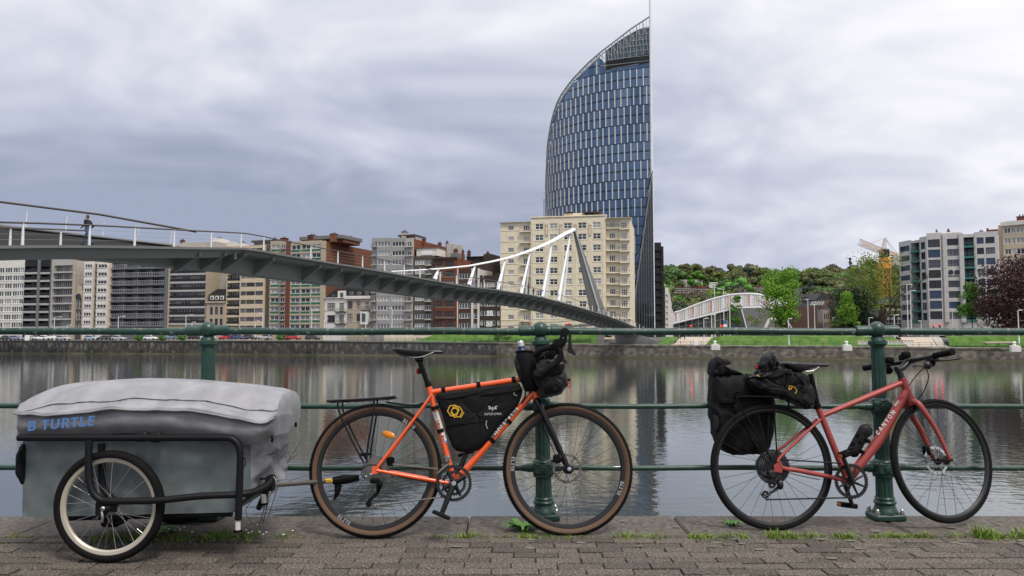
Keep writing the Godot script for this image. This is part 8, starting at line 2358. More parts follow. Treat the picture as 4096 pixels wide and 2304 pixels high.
	for c in [_v([.848, .899, .2, .833, .878, .14, .835, .842, .06, .816, .795, .02, .818, .771, 0]), _v([.818, .893, .06, .825, .891, .12, .845, .874, .14, .868, .839, .12, .882, .801, .08, .875, .745, .04, .864, .703, 0, .897, .648, -.04])]:
		obj("cable", MB.new().tube(_smooth(c, 6), 0.0026, 6), M.black_matte, t)
	obj("bell", MB.new().ball(V(.833, .892, .18), V(0.022, 0.022, 0.018), 12, 8), M.black_metal, hbo)
	# cranks and chain
	var cr := bb + V(0, 0, 0.046)
	var ring := obj("chainring", _cog(0.092, 42, 0.0, 0.075, 8), M.black_metal, t)
	ring.position = cr
	var up: Vector3 = V(.37, .413, .07)
	var lo := bb * 2.0 - up
	lo.z = -0.07
	obj("crank_arm", MB.new().tube([cr + V(0, 0, 0.014), cr.lerp(up, 0.5) + V(0, 0, 0.012), up], [0.0235, 0.019, 0.016], 10, false, true, 0.65), M.black_metal, t)
	obj("crank_arm", MB.new().tube([bb + V(0, 0, -0.05), lo], [0.021, 0.0155], 10, false, true, 0.65), M.black_metal, t)
	obj("crank_hole", MB.new().lathe([Vector2(0.010, 0), Vector2(0.010, 0.003), Vector2(0.001, 0.003)], 12, _face(cr + V(0, 0, 0.030))), M.decal_black, t)
	for e in [[up + V(0.01, 0.01, 0.055), 0.35], [lo + V(-0.005, 0.0, -0.055), -0.12]]:
		var pb := MB.new()
		var x := Transform3D(Basis(V(0, 0, 1), e[1]), e[0])
		for k in [-0.034, 0.034]:
			pb.bevel_box(V(0, 0, k), V(0.088, 0.026, 0.012), 0.004, x)
			pb.bevel_box(V(k * 1.15, 0, 0), V(0.012, 0.026, 0.07), 0.004, x)
		pb.bevel_box(Vector3.ZERO, V(0.03, 0.02, 0.08), 0.005, x)
		var pd := obj("pedal", pb, M.black_matte, t)
		for k in [-0.047, 0.047]:
			obj("pedal_reflector", MB.new().bevel_box(V(k, 0, 0), V(0.004, 0.014, 0.04), 0.001, x), M.amber_plastic, pd)
	for c in [_v([.046, .384, .045, .374, .361, .045]), _v([-.061, .171, .045, .399, .177, .045])]:
		obj("chain", _chain(c), M.black_metal, t)
	var rd := obj("rear_derailleur", MB.new().bevel_box(V(-.023, .306, .06), V(0.04, 0.05, 0.03), 0.009).ball(V(.02, .252, .06), V(0.018, 0.028, 0.02), 12, 8).tube(_v([.017, .236, .05, -.033, .205, .05, -.074, .187, .05, -.091, .204, .05]), [0.013, 0.010, 0.012, 0.005], 8, false, true, 0.5), M.black_metal, t)
	for q in _v([-.021, .251, .048, -.06, .198, .048]):
		obj("jockey_wheel", _cog(0.019, 12, 0.0, 0.008, 5), M.black_metal, rd).position = q
	obj("gear_cable", MB.new().tube(_smooth(_v([-.101, .327, .07, -.113, .366, .07, -.09, .396, .07, -.045, .404, .07, -.01, .388, .07, .051, .329, .06, .11, .304, .05, .25, .273, .04]), 5), 0.0024, 6), M.black_matte, t)
	# lettering on the down tube
	var g0: Vector3 = V(.604, .525, .026)
	var g1: Vector3 = V(.701, .636, .026)
	var dir := (g1 - g0).normalized()
	for i in 6:
		_text(t, "letter", "CANYON"[i], 0.0235, Transform3D(Basis(V(0, 0, 1), atan2(dir.y, dir.x)), g0.lerp(g1, i / 5.0) + V(0, 0, 0.0004)), M.decal_white)
	_text(t, "number_print", "R093", 0.012, Transform3D(Basis(V(0, 0, 1), atan2(dir.y, dir.x)), V(.726, .687, .026)), M.decal_white)
	obj("cable_port", MB.new().tube(_smooth(_v([.746, .712, .026, .751, .722, .028, .764, .73, .028, .767, .726, .027]), 4), 0.0028, 6), P, t)
	# holder with a folded lock
	var lk := thing("folding_lock", "black folding lock in its holder on the red bicycle's down tube", "lock", RT, V(.466, .396, 0))
	var la: Vector3 = V(.454, .4, 0)
	var lb: Vector3 = V(.545, .539, 0)
	var ld := (lb - la).normalized()
	var lx := Transform3D(Basis(ld, V(0, 0, 1).cross(ld), V(0, 0, 1)), la)
	var ln := la.distance_to(lb)
	obj("holder", MB.new().bevel_box(V(ln * 0.5, 0, 0), V(ln, 0.062, 0.052), 0.014, lx), M.black_matte, lk)
	obj("lock_head", MB.new().ball(lx * V(ln * 1.0, -0.004, 0), V(0.040, 0.038, 0.028), 16, 10), M.bag_grey, lk)
	for k in 5:
		obj("lock_link", MB.new().bevel_box(V(ln * (0.12 + 0.17 * k), 0.022 - 0.012 * (k % 2), 0.025 + 0.003 * (k % 2)), V(ln * 0.22, 0.030, 0.014), 0.004, lx), M.bag_dark, lk)
	obj("holder_strap", MB.new().bevel_box(V(ln * 0.3, -0.012, 0), V(0.018, 0.075, 0.058), 0.005, lx).bevel_box(V(ln * 0.72, -0.012, 0), V(0.018, 0.075, 0.058), 0.005, lx), M.strap_black, lk)
	# rack over the rear wheel
	var rk := MB.new()
	for s in [-1.0, 1.0]:
		rk.tube(_smooth(_v([-.19, .705, 0, -.193, .719, 0, -.178, .727, 0, -.103, .728, 0, -.013, .726, 0, .051, .724, 0, .105, .721, 0]).map(func(p): return V(p.x, p.y, s * 0.055)), 4), 0.005, 8)
	for x in _v([-.167, .727, 0, -.076, .727, 0, .028, .725, 0, .103, .721, 0]):
		rk.tube([x + V(0, 0, -0.055), x + V(0, 0, 0.055)], 0.0045, 6)
	var rack := obj("rear_rack", rk, M.black_matte, t)
	for s in [-1.0, 1.0]:
		obj("rack_leg", MB.new().tube(_smooth(_v([-.19, .707, 0, -.166, .65, 0, -.096, .525, 0, -.017, .375, 0]).map(func(p): return V(p.x, p.y, s * 0.062)), 4), 0.005, 8), M.black_matte, rack)
		obj("rack_leg", MB.new().tube(_v([.008, .722, 0, .01, .59, 0, .011, .416, 0]).map(func(p): return V(p.x, p.y, s * 0.062)), 0.0042, 8), M.black_matte, rack)
	obj("rack_stay", MB.new().tube(_v([.104, .721, .03, .112, .662, .02]), 0.005, 6), M.black_matte, rack)
	# pannier on the far side
	var pn := thing("pannier", "large black roll top pannier on the far side of the red bicycle's rear wheel", "bag", RT, V(-.113, .403, -.1))
	obj("body", _bag(_u([-.271, .846, -.232, .854, -.088, .861, -.01, .845, .082, .723, .079, .589, .057, .491, .016, .416, -.058, .404, -.167, .405, -.233, .438, -.255, .471, -.274, .542, -.287, .635, -.284, .707]), -0.235, -0.072, 0.004, 31, 4), M.bag_black, pn)
	obj("roll_top", _bag(_u([-.278, .874, -.264, .929, -.243, .952, -.218, .95, -.176, .933, -.174, .917, -.21, .91, -.219, .883, -.171, .865, -.232, .852, -.264, .849]), -0.23, -0.075, 0.006, 32, 4), M.bag_dark, pn)
	obj("flap", _bag(_u([-.226, .898, -.209, .907, -.105, .864, -.098, .857, -.174, .86]), -0.22, -0.09, 0.003, 33, 3), M.bag_black, pn)
	obj("strap", MB.new().tube(_v([-.091, .861, -.066, -.082, .823, -.066, -.079, .796, -.066]), 0.013, 6, false, true, 0.25), M.strap_black, pn)
	obj("side_patch", _bag(_u([-.286, .626, -.265, .613, -.259, .582, -.269, .542, -.284, .564]), -0.1, -0.068, 0.001, 34, 3), M.bag_grey, pn)
	obj("hook", MB.new().tube(_smooth(_v([-.165, .733, -.05, -.168, .748, -.05, -.155, .759, -.05, -.142, .748, -.05, -.145, .73, -.05]), 4), 0.007, 6), M.black_matte, pn)
	obj("hook_rail", MB.new().bevel_box(V(-.207, .704, -.06), V(0.09, 0.03, 0.02), 0.006).bevel_box(V(-.063, .715, -.064), V(0.16, 0.012, 0.012), 0.003), M.black_matte, pn)
	# saddle bag
	var sb := thing("saddle_bag", "black saddle bag with crumpled rolled end and yellow mark, under the red bicycle's saddle", "bag", RT, V(.183, .66, 0))
	obj("body", _bag(_u([.243, .675, .253, .696, .243, .756, .228, .839, .162, .864, .104, .872, .049, .857, -.056, .835, -.097, .818, -.086, .778, -.034, .75, .028, .732, .076, .721, .151, .69, .207, .66]), -0.07, 0.068, 0.005, 41, 5), M.bag_dark, sb)
	obj("rolled_end", _bag(_u([-.056, .853, -.043, .875, -.032, .915, -.005, .946, .016, .963, .04, .948, .056, .911, .061, .882, .086, .88, .093, .853, .051, .833, -.008, .826, -.075, .84]), -0.075, 0.07, 0.012, 42, 4), M.bag_grey, sb)
	obj("fold", _bag(_u([-.015, .826, 0, .852, .073, .881, .085, .857, .057, .839]), 0.03, 0.082, 0.003, 43, 3), M.bag_dark, sb)
	obj("patch", _bag(_u([.167, .725, .223, .795, .244, .738, .244, .703, .233, .677, .185, .694]), 0.02, 0.071, 0.002, 44, 4), M.bag_grey, sb)
	obj("hexagon_logo", MB.new().tube(_v([.094, .764, .075, .099, .784, .075, .121, .781, .075, .138, .762, .075, .128, .742, .075]), 0.0042, 5, false, true, 0.4).tube(_v([.094, .765, .075, .105, .768, .075, .113, .777, .075]), 0.004, 5, false, true, 0.4), M.logo_yellow, sb)
	for q in [_v([.133, .852, .072, .17, .812, .075, .18, .786, .074, .159, .777, .074]), _v([.086, .879, .06, .096, .839, .074, .08, .795, .074, .091, .739, .06])]:
		obj("strap", MB.new().tube(_smooth(q, 4), 0.009, 6, false, true, 0.3), M.strap_black, sb)
	obj("buckle", MB.new().bevel_box(V(.102, .863, .074), V(0.03, 0.024, 0.01), 0.003), M.bag_grey, sb)
	obj("yellow_mark", MB.new().tube(_v([-.078, .84, .066, -.076, .845, .066, -.054, .831, .066]), 0.0028, 5), M.logo_yellow, sb)
	var rl := thing("tail_light", "small red tail light clipped on the saddle bag's rolled end", "light", RT, V(-.058, .893, .05))
	obj("body", MB.new().bevel_box(V(-.054, .894, .05), V(0.03, 0.024, 0.03), 0.006), M.black_matte, rl)
	obj("red_lens", MB.new().bevel_box(V(-.072, .892, .05), V(0.010, 0.026, 0.028), 0.004), M.red_plastic, rl)

const TT := Transform3D(Basis(Vector3(1.00000, 0.00000, 0.00000), Vector3(0.00000, 1.00000, -0.00000), Vector3(-0.00000, 0.00000, 1.00000)), Vector3(-1.90730, 0.00000, -3.70051))

func _trailer() -> void:
	var t := thing("cargo_trailer", "grey fabric bicycle trailer with a domed tarpaulin lid and black tube frame", "bicycle trailer", TT)
	var K: Material = M.frame_black
	var ax := V(0, 0.262, 0)
	for q in [[0.0, "near"], [-0.74, "far"]]:
		var w := _wheel(t, Transform3D(Basis(V(0, 0, 1), 0.4), ax + V(0, 0, q[0])), 0.262, 0.022, 0.205, M.tyre_black, M.rim_cream, M.bright_metal, 28, false, 0.228)
		obj("reflector_ring", MB.new().lathe([Vector2(0.232, 0.016), Vector2(0.2345, 0.0185), Vector2(0.237, 0.019)], 64, _spin(), false), M.rim_cream, w)
	# body of stiff cloth
	var lo: Vector3 = V(-.454, .193, -.07)
	var a: Array = _v([-.454, .193, -.07, .566, .217, -.07, .643, .317, -.07, .64, .556, -.07, -.463, .564, -.07])
	var back := V(0, 0, -0.62)
	var nz := noise(3.0, 4, 8)
	var bulge := func(p: Vector3, amp: float) -> Vector3:
		return p + V(0, 0, nz.get_noise_2d(p.x * 2.0, p.y * 2.0) * amp)
	var rows := []
	for i in 13:
		var f := i / 12.0
		var r := []
		for j in 41:
			var g := j / 40.0
			var bot: Vector3 = a[0].lerp(a[1], g / 0.93) if g < 0.93 else a[1].lerp(a[2], (g - 0.93) / 0.07)
			var top: Vector3 = a[4].lerp(a[3], g)
			r.append(bulge.call(bot.lerp(top, f), 0.012))
		rows.append(r)
	var box := MB.new().skin(rows, false)
	var rr := []
	for i in 13:
		var f := i / 12.0
		var r := []
		for j in 13:
			var g := j / 12.0
			var p: Vector3 = a[2].lerp(a[3], f) + back * g
			p.x += (nz.get_noise_2d(f * 0.9 + 7.0, g * 0.8) * 0.09 + 0.03 * (1.0 - f * 0.5)) * sin(g * PI)
			r.append(p)
		rr.append(r)
	var panel := MB.new().skin(rr, false)
	box.quad(a[0] + back, a[0], a[4], a[4] + back)
	box.quad(a[1] + back, a[0] + back, a[4] + back, a[3] + back)
	box.quad(a[0] + back, a[1] + back, a[1], a[0])
	box.quad(a[1], a[1] + back, a[2] + back, a[2])
	obj("box", box, M.box_cloth, t)
	obj("front_panel", panel, M.tarp_side, t)
	obj("side_flap", _bag(_u([-.478, .54, -.451, .559, -.446, .473, -.449, .351, -.466, .349, -.486, .458]), -0.5, -0.04, 0.004, 4, 4), M.bag_dark, t)
	# tarpaulin lid: cross sections from the near hem over the crown to the far hem
	var hem: Array = _smooth(_v([-.471, .61, -.03, -.439, .589, -.03, -.304, .586, -.03, -.162, .593, -.03, .017, .602, -.03, .197, .601, -.03, .385, .584, -.03, .558, .558, -.03, .663, .551, -.03, .722, .58, -.03, .767, .595, -.03]), 9)
	var seam: Array = _smooth(_v([-.456, .708, 0, -.402, .698, 0, -.298, .696, 0, -.187, .708, 0, -.06, .72, 0, .133, .726, 0, .319, .718, 0, .506, .698, 0, .655, .675, 0, .73, .672, 0, .778, .684, 0]), 9)
	var crest: Array = _smooth(_v([-.674, .705, -.36, -.605, .747, -.36, -.509, .79, -.36, -.395, .816, -.36, -.257, .83, -.36, -.06, .839, -.36, .136, .838, -.36, .349, .827, -.36, .53, .811, -.36, .661, .792, -.36, .723, .781, -.36]), 9)
	var n := hem.size()
	var tarp := []
	var wr := noise(5.0, 5, 77)
	var cr := noise(2.6, 3, 12, FastNoiseLite.TYPE_CELLULAR)
	cr.cellular_return_type = FastNoiseLite.RETURN_DISTANCE
	cr.fractal_gain = 0.35
	for i in n:
		var h: Vector3 = hem[i]
		var s: Vector3 = seam[i]
		var c: Vector3 = crest[i]
		var f := float(i) / (n - 1)
		var endf := clampf(minf(f, 1.0 - f) / 0.06, 0.0, 1.0)
		var depth := lerpf(0.62, 0.70, endf)
		var r := []
		for k in 64:
			var q := k / 63.0
			var p: Vector3
			if q < 0.22:
				p = h.lerp(s, q / 0.22) + V(0, -0.006, 0.03 * sin(q / 0.22 * PI) * endf - 0.004)
			elif q < 0.27:
				# the upper sheet overlaps the side with a small lip
				p = s + V(0, -0.010 + 0.3 * (q - 0.22), 0.030 - 0.12 * (q - 0.22))
			elif q < 0.62:
				var g := (q - 0.27) / 0.35
				p = s.lerp(c, 0.04 + 0.96 * g)
				p.y += (c.y - s.y) * 0.30 * sin(g * PI)
			elif q < 0.86:
				var g := (q - 0.62) / 0.24
				p = c + V(0, -(c.y - s.y) * 0.6 * g * g, -(depth - 0.36) * g)
			else:
				var g := (q - 0.86) / 0.14
				p = V(c.x, lerpf(c.y - (c.y - s.y) * 0.6, h.y + 0.03, g), -depth)
			var fold := 1.0 + cr.get_noise_2d(p.x * 1.3 + p.z * 0.9, p.z * 1.1 + p.y * 1.6)
			var amp := 0.026 * clampf(1.3 - absf(q - 0.36) * 4.0, 0.25, 1.0) * lerpf(0.35, 1.0, endf)
			p += V(0, 0.75, 0.65) * (fold - 0.35) * amp * 2.6
			p += V(0, 0.5, 0.8) * wr.get_noise_3d(p.x * 2.6, p.y * 2.6, p.z * 2.6) * 0.005 * endf
			r.append(p)
		tarp.append(r)
	# the lid closes towards its front point
	var nose: Array = []
	for k in 64:
		var p: Vector3 = tarp[n - 1][k]
		var pt: Vector3 = V(.766, .665, -.5)
		var q := p.lerp(pt, 0.45)
		q.y = p.y - 0.012
		nose.append(q)
	tarp.append(nose)
	var tip := []
	for k in 64:
		tip.append(nose[k].lerp(V(.764, .656, -.5), 0.62) + V(0.0, -0.012, 0))
	tarp.append(tip)
	var lid := MB.new()
	for i in tarp.size():
		tarp[i].reverse()
	lid.skin(tarp, false)
	lid.fan(tarp[0], true)
	lid.fan(tarp[-1], false)
	var stitch := []
	var edge := []
	for i in range(1, n):
		stitch.append(tarp[i][63 - 20] + V(0, 0.002, 0.003))
		edge.append(tarp[i][63 - 15] + V(0, -0.004, 0.002))
	var lido := obj("tarpaulin", lid, M.tarp_grey, t)
	var tx: Vector3 = V(-.231, .653, .02)
	_text(lido, "lettering", "B TURTLE", 0.045, Transform3D(Basis(V(0, 0, 1), 0.085) * Basis(V(1, 0, 0), V(0.16, 1, 0), V(0, 0, 1)), tx + V(0.01, 0.0, 0.016)), M.turtle_blue, 1.16)
	obj("hem", MB.new().tube(edge, 0.0045, 6), M.tarp_side, lido)
	obj("seam_tape", MB.new().tube(stitch, 0.006, 6, false, true, 0.35), M.tarp_side, lido)
	for z in [_v([.756, .59, -.02, .761, .57, -.02, .758, .558, -.02]), _v([.734, .606, -.5, .737, .589, -.5, .739, .574, -.5])]:
		obj("zip_pull", MB.new().tube(z, [0.004, 0.0065, 0.006], 6), M.strap_black, lido)
	for x in [V(.141, .586, -.01), V(.207, .583, -.01)]:
		obj("strap", MB.new().bevel_box(x, V(0.055, 0.046, 0.035), 0.008), M.bag_grey, lido)
	# tube frame
	var f1: Array = _smooth(_v([-.431, .585, .02, -.075, .585, .02, .295, .585, .02, .531, .585, .02, .59, .574, .02, .619, .528, .02, .622, .412, .02, .619, .202, .02]), 6)
	obj("frame_tube", MB.new().tube(f1, 0.0165, 12), K, t)
	obj("frame_tube", MB.new().tube(_smooth(_v([-.087, .578, .035, -.083, .444, .04, -.064, .351, .045, -.023, .304, .045, .036, .295, .045, .248, .298, .045, .438, .314, .03, .618, .317, 0, .68, .323, -.06, .706, .338, -.13, .709, .361, -.2]), 6), 0.0165, 12), K, t)
	obj("frame_tube", MB.new().tube(_smooth(_v([-.079, .546, -.06, -.065, .353, -.06, -.013, .281, -.05]), 6), 0.0165, 10), K, t)
	obj("frame_tube", MB.new().tube(_v([.495, .11, -.66, .709, .361, -.2]), 0.0165, 10), K, t)
	obj("frame_tube", MB.new().tube(_v([-.263, .182, -.1, .548, .202, -.1]), 0.013, 10), K, t)
	obj("frame_tube", MB.new().tube(_v([.613, .267, -.03, .634, .292, -.2]), 0.009, 8), K, t)
	obj("axle_plate", MB.new().bevel_box(V(-.018, .259, .035), V(0.055, 0.065, 0.018), 0.005).bevel_box(V(.035, .265, .03), V(0.03, 0.05, 0.012), 0.004), K, t)
	obj("axle_nut", MB.new().lathe([Vector2(0.011, 0), Vector2(0.011, 0.01), Vector2(0.006, 0.014)], 8, _face(ax + V(0, 0, 0.05))), M.bright_metal, t)
	obj("axle_lever", MB.new().tube(_v([-.009, .248, .05, -.002, .224, .055, -.005, .198, .05]), [0.006, 0.0075, 0.005], 8), M.bright_metal, t)
	obj("axle_box", MB.new().bevel_box(V(-.126, .126, -.3), V(0.09, 0.05, 0.12), 0.012), K, t)
	for q in [[V(.617, .205, .02), V(.618, .151, .02)], [V(.666, .276, -.2), V(.667, .228, -.2)]]:
		var lg := obj("stand_leg", MB.new().tube([q[0], q[1]], 0.0125, 12), M.white_plastic, t)
		obj("foot_disc", MB.new().lathe([Vector2(0.02, -0.004), Vector2(0.02, 0.004), Vector2(0.012, 0.006)], 14, _at(q[1])), M.black_matte, lg)
		obj("foot_pin", MB.new().tube([q[1], q[1] + V(0, -0.022, 0)], [0.004, 0.002], 6), M.worn_metal, lg)
	for q in [_v([.637, .501, .03, .649, .493, .03, .652, .461, .03, .641, .448, .03]), _v([-.095, .387, .045, -.098, .373, .045, -.092, .358, .045])]:
		obj("lashing_eye", MB.new().tube(q, 0.003, 6), M.black_metal, t)
	# hitch and tow bar reaching the orange bicycle's rear axle
	var h: Vector3 = V(.705, .357, -.2)
	obj("hitch_clamp", MB.new().bevel_box(h + V(-0.005, -0.025, 0), V(0.045, 0.075, 0.05), 0.008).tube([h + V(-0.05, 0.0, 0.03), h + V(0.03, 0.005, 0.03)], 0.006, 8), M.black_metal, t)
	obj("hitch_pin", MB.new().tube(_smooth([h + V(0.02, 0.01, 0.032), h + V(0.032, -0.01, 0.034), h + V(0.03, -0.05, 0.034), h + V(0.01, -0.07, 0.03)], 4), 0.0035, 6), M.bright_metal, t)
	var e0 := h + V(0.01, -0.035, 0)
	var inv := TT.affine_inverse() * OT
	var e1: Vector3 = inv * V(-.244, .292, -.1)
	var e2: Vector3 = inv * V(-.104, .306, -.1)
	obj("tow_bar", MB.new().tube([e0, e1], 0.0125, 12), M.worn_metal, t)
	obj("yellow_sleeve", MB.new().tube([e1.lerp(e0, 0.03), e1.lerp(e0, 0.16)], 0.0138, 12), M.logo_yellow, t)
	obj("tow_arm", MB.new().tube([e1, e1.lerp(e2, 0.4), e2], [0.021, 0.026, 0.018], 10).tube([e1 + V(0.03, -0.02, 0), e1 + V(0.025, -0.07, 0.01), e1 + V(0.01, -0.1, 0.01)], [0.022, 0.014, 0.006], 8, false, true, 0.5), M.black_matte, t)

# a body as one skin: tapered capsules joined smoothly on a grid of cells, meshed with one vertex in each crossed cell
func _body(bones: Array, cell: float, blend := 0.05) -> MB:
	var f := {}
	var dist := func(p: Vector3) -> float:
		var s := 0.0
		for b in bones:
			var a: Vector3 = b[0]
			var ab: Vector3 = b[1] - a
			var t := clampf((p - a).dot(ab) / maxf(ab.length_squared(), 1e-6), 0.0, 1.0)
			s += exp(-((p - a - ab * t).length() - lerpf(b[2], b[3], t)) / blend * 3.0)
		return -log(maxf(s, 1e-30)) * blend / 3.0
	var lo := Vector3.ONE * 99
	var hi := -lo
	for b in bones:
		for k in 2:
			lo = lo.min(b[k] - Vector3.ONE * (b[2 + k] + cell * 3))
			hi = hi.max(b[k] + Vector3.ONE * (b[2 + k] + cell * 3))
	var n := Vector3i(((hi - lo) / cell).ceil()) + Vector3i.ONE
	var val := PackedFloat32Array()
	val.resize(n.x * n.y * n.z)
	for z in n.z:
		for y in n.y:
			for x in n.x:
				val[(z * n.y + y) * n.x + x] = dist.call(lo + V(x, y, z) * cell)
	var at := {}
	var m := MB.new()
	for z in n.z - 1:
		for y in n.y - 1:
			for x in n.x - 1:
				var c := Vector3.ZERO
				var k := 0
				for e in [[0, 0, 0, 1, 0, 0], [0, 1, 0, 1, 1, 0], [0, 0, 1, 1, 0, 1], [0, 1, 1, 1, 1, 1], [0, 0, 0, 0, 1, 0], [1, 0, 0, 1, 1, 0], [0, 0, 1, 0, 1, 1], [1, 0, 1, 1, 1, 1], [0, 0, 0, 0, 0, 1], [1, 0, 0, 1, 0, 1], [0, 1, 0, 0, 1, 1], [1, 1, 0, 1, 1, 1]]:
					var va := val[((z + e[2]) * n.y + y + e[1]) * n.x + x + e[0]]
					var vb := val[((z + e[5]) * n.y + y + e[4]) * n.x + x + e[3]]
					if (va < 0) != (vb < 0):
						c += V(e[0], e[1], e[2]).lerp(V(e[3], e[4], e[5]), va / (va - vb))
						k += 1
				if k:
					var p := lo + (V(x, y, z) + c / k) * cell
					var h := cell * 0.5
					var g := V(dist.call(p + V(h, 0, 0)) - dist.call(p - V(h, 0, 0)), dist.call(p + V(0, h, 0)) - dist.call(p - V(0, h, 0)), dist.call(p + V(0, 0, h)) - dist.call(p - V(0, 0, h)))
					at[(z * n.y + y) * n.x + x] = m.vert(p, g.normalized())
	for z in range(1, n.z - 1):
		for y in range(1, n.y - 1):
			for x in range(1, n.x - 1):
				var i := (z * n.y + y) * n.x + x
				var ins := val[i] < 0
				for ax in 3:
					var j: int = i + [1, n.x, n.x * n.y][ax]
					if ins == (val[j] < 0):
						continue
					var u: int = [n.x, n.x * n.y, 1][ax]
					var w: int = [n.x * n.y, 1, n.x][ax]
					var q := [at.get(i - u - w, -1), at.get(i - w, -1), at.get(i, -1), at.get(i - u, -1)]
					if q.min() < 0:
						continue
					m.ix.append_array([q[0], q[2], q[1], q[0], q[3], q[2]] if ins else [q[0], q[1], q[2], q[0], q[2], q[3]])
	return m

# a walking figure facing +x: body, and clothes as skins round it
func _person_proto(stride: float, cell: float) -> Node3D:
	var t := thing("person", "", "person")
	var hip := V(0, 0.93, 0)
	var neck := V(0.02, 1.46, 0)
	var head := V(0.05, 1.62, 0)
	var body := [[head, head + V(0.0, 0.06, 0), 0.088, 0.085], [head + V(0.055, -0.05, 0), head + V(0.03, -0.07, 0), 0.045, 0.04], [head + V(0.092, -0.01, 0), head + V(0.1, -0.03, 0), 0.012, 0.016], [neck, head + V(-0.01, -0.08, 0), 0.055, 0.052]]
	var coat := [[neck - V(0.01, 0.04, 0), hip + V(0, 0.28, 0), 0.085, 0.125], [hip + V(0, 0.28, 0), hip, 0.125, 0.135]]
	var legs := []
	var shoes := []
	for s in [-1.0, 1.0]:
		var f: float = s * stride
		var sh := neck + V(-0.01, -0.07, s * 0.185)
		var el := sh + V(-0.10 - f * 0.12, -0.27, s * 0.03)
		var hd := el + V(0.16 - f * 0.1, -0.10, -s * 0.06)
		coat.append([neck + V(0, -0.05, s * 0.06), sh, 0.07, 0.068])
		coat.append([sh, el, 0.066, 0.05])
		coat.append([el, hd, 0.05, 0.04])
		body.append([hd, hd + V(0.06, -0.03, -s * 0.02), 0.034, 0.03])
		for k in 4:
			body.append([hd + V(0.06, -0.015 - 0.012 * k, -s * 0.02), hd + V(0.10 - 0.006 * k, -0.035 - 0.014 * k, -s * 0.03), 0.011, 0.009])
		body.append([hd + V(0.03, 0.0, -s * 0.02), hd + V(0.07, 0.02, -s * 0.03), 0.012, 0.01])
		var hp := hip + V(0, 0, s * 0.09)
		var kn := hp + V(f * 0.20 + 0.05, -0.43, 0)
		var an := kn + V(f * 0.26 - 0.09, -0.41, 0)
		legs.append([hp, kn, 0.092, 0.062])
		legs.append([kn, an, 0.062, 0.048])
		an.y = maxf(an.y, 0.07)
		shoes.append([an + V(-0.04, -0.03, 0), an + V(0.16, -0.045, 0), 0.042, 0.034])
	legs.append([hip + V(0, 0.02, -0.07), hip + V(0, 0.02, 0.07), 0.11, 0.11])
	obj("body", _body(body, cell * 0.62, 0.03), M.skin, t)
	obj("coat", _body(coat, cell), M.coat_navy, t)
	obj("trousers", _body(legs, cell), M.jeans_blue, t)
	obj("shoes", _body(shoes, cell), M.strap_black, t)
	obj("hair", _body([[head + V(-0.035, 0.055, 0), head + V(0.02, 0.085, 0), 0.085, 0.07], [head + V(-0.06, 0.0, 0), head + V(-0.05, -0.05, 0), 0.06, 0.05]], cell * 0.62, 0.03), M.hair_brown, t)
	for s in [-1.0, 1.0]:
		obj("ear", MB.new().ball(head + V(0.0, 0.0, s * 0.088), V(0.02, 0.032, 0.012), 8, 6), M.skin, t)
		obj("eye", MB.new().ball(head + V(0.082, 0.015, s * 0.032), V(0.01, 0.008, 0.012), 8, 6), M.decal_black, t)
	obj("mouth", MB.new().cbox(head + V(0.092, -0.07, 0), V(0.012, 0.008, 0.04)), M.maroon_render, t)
	return t

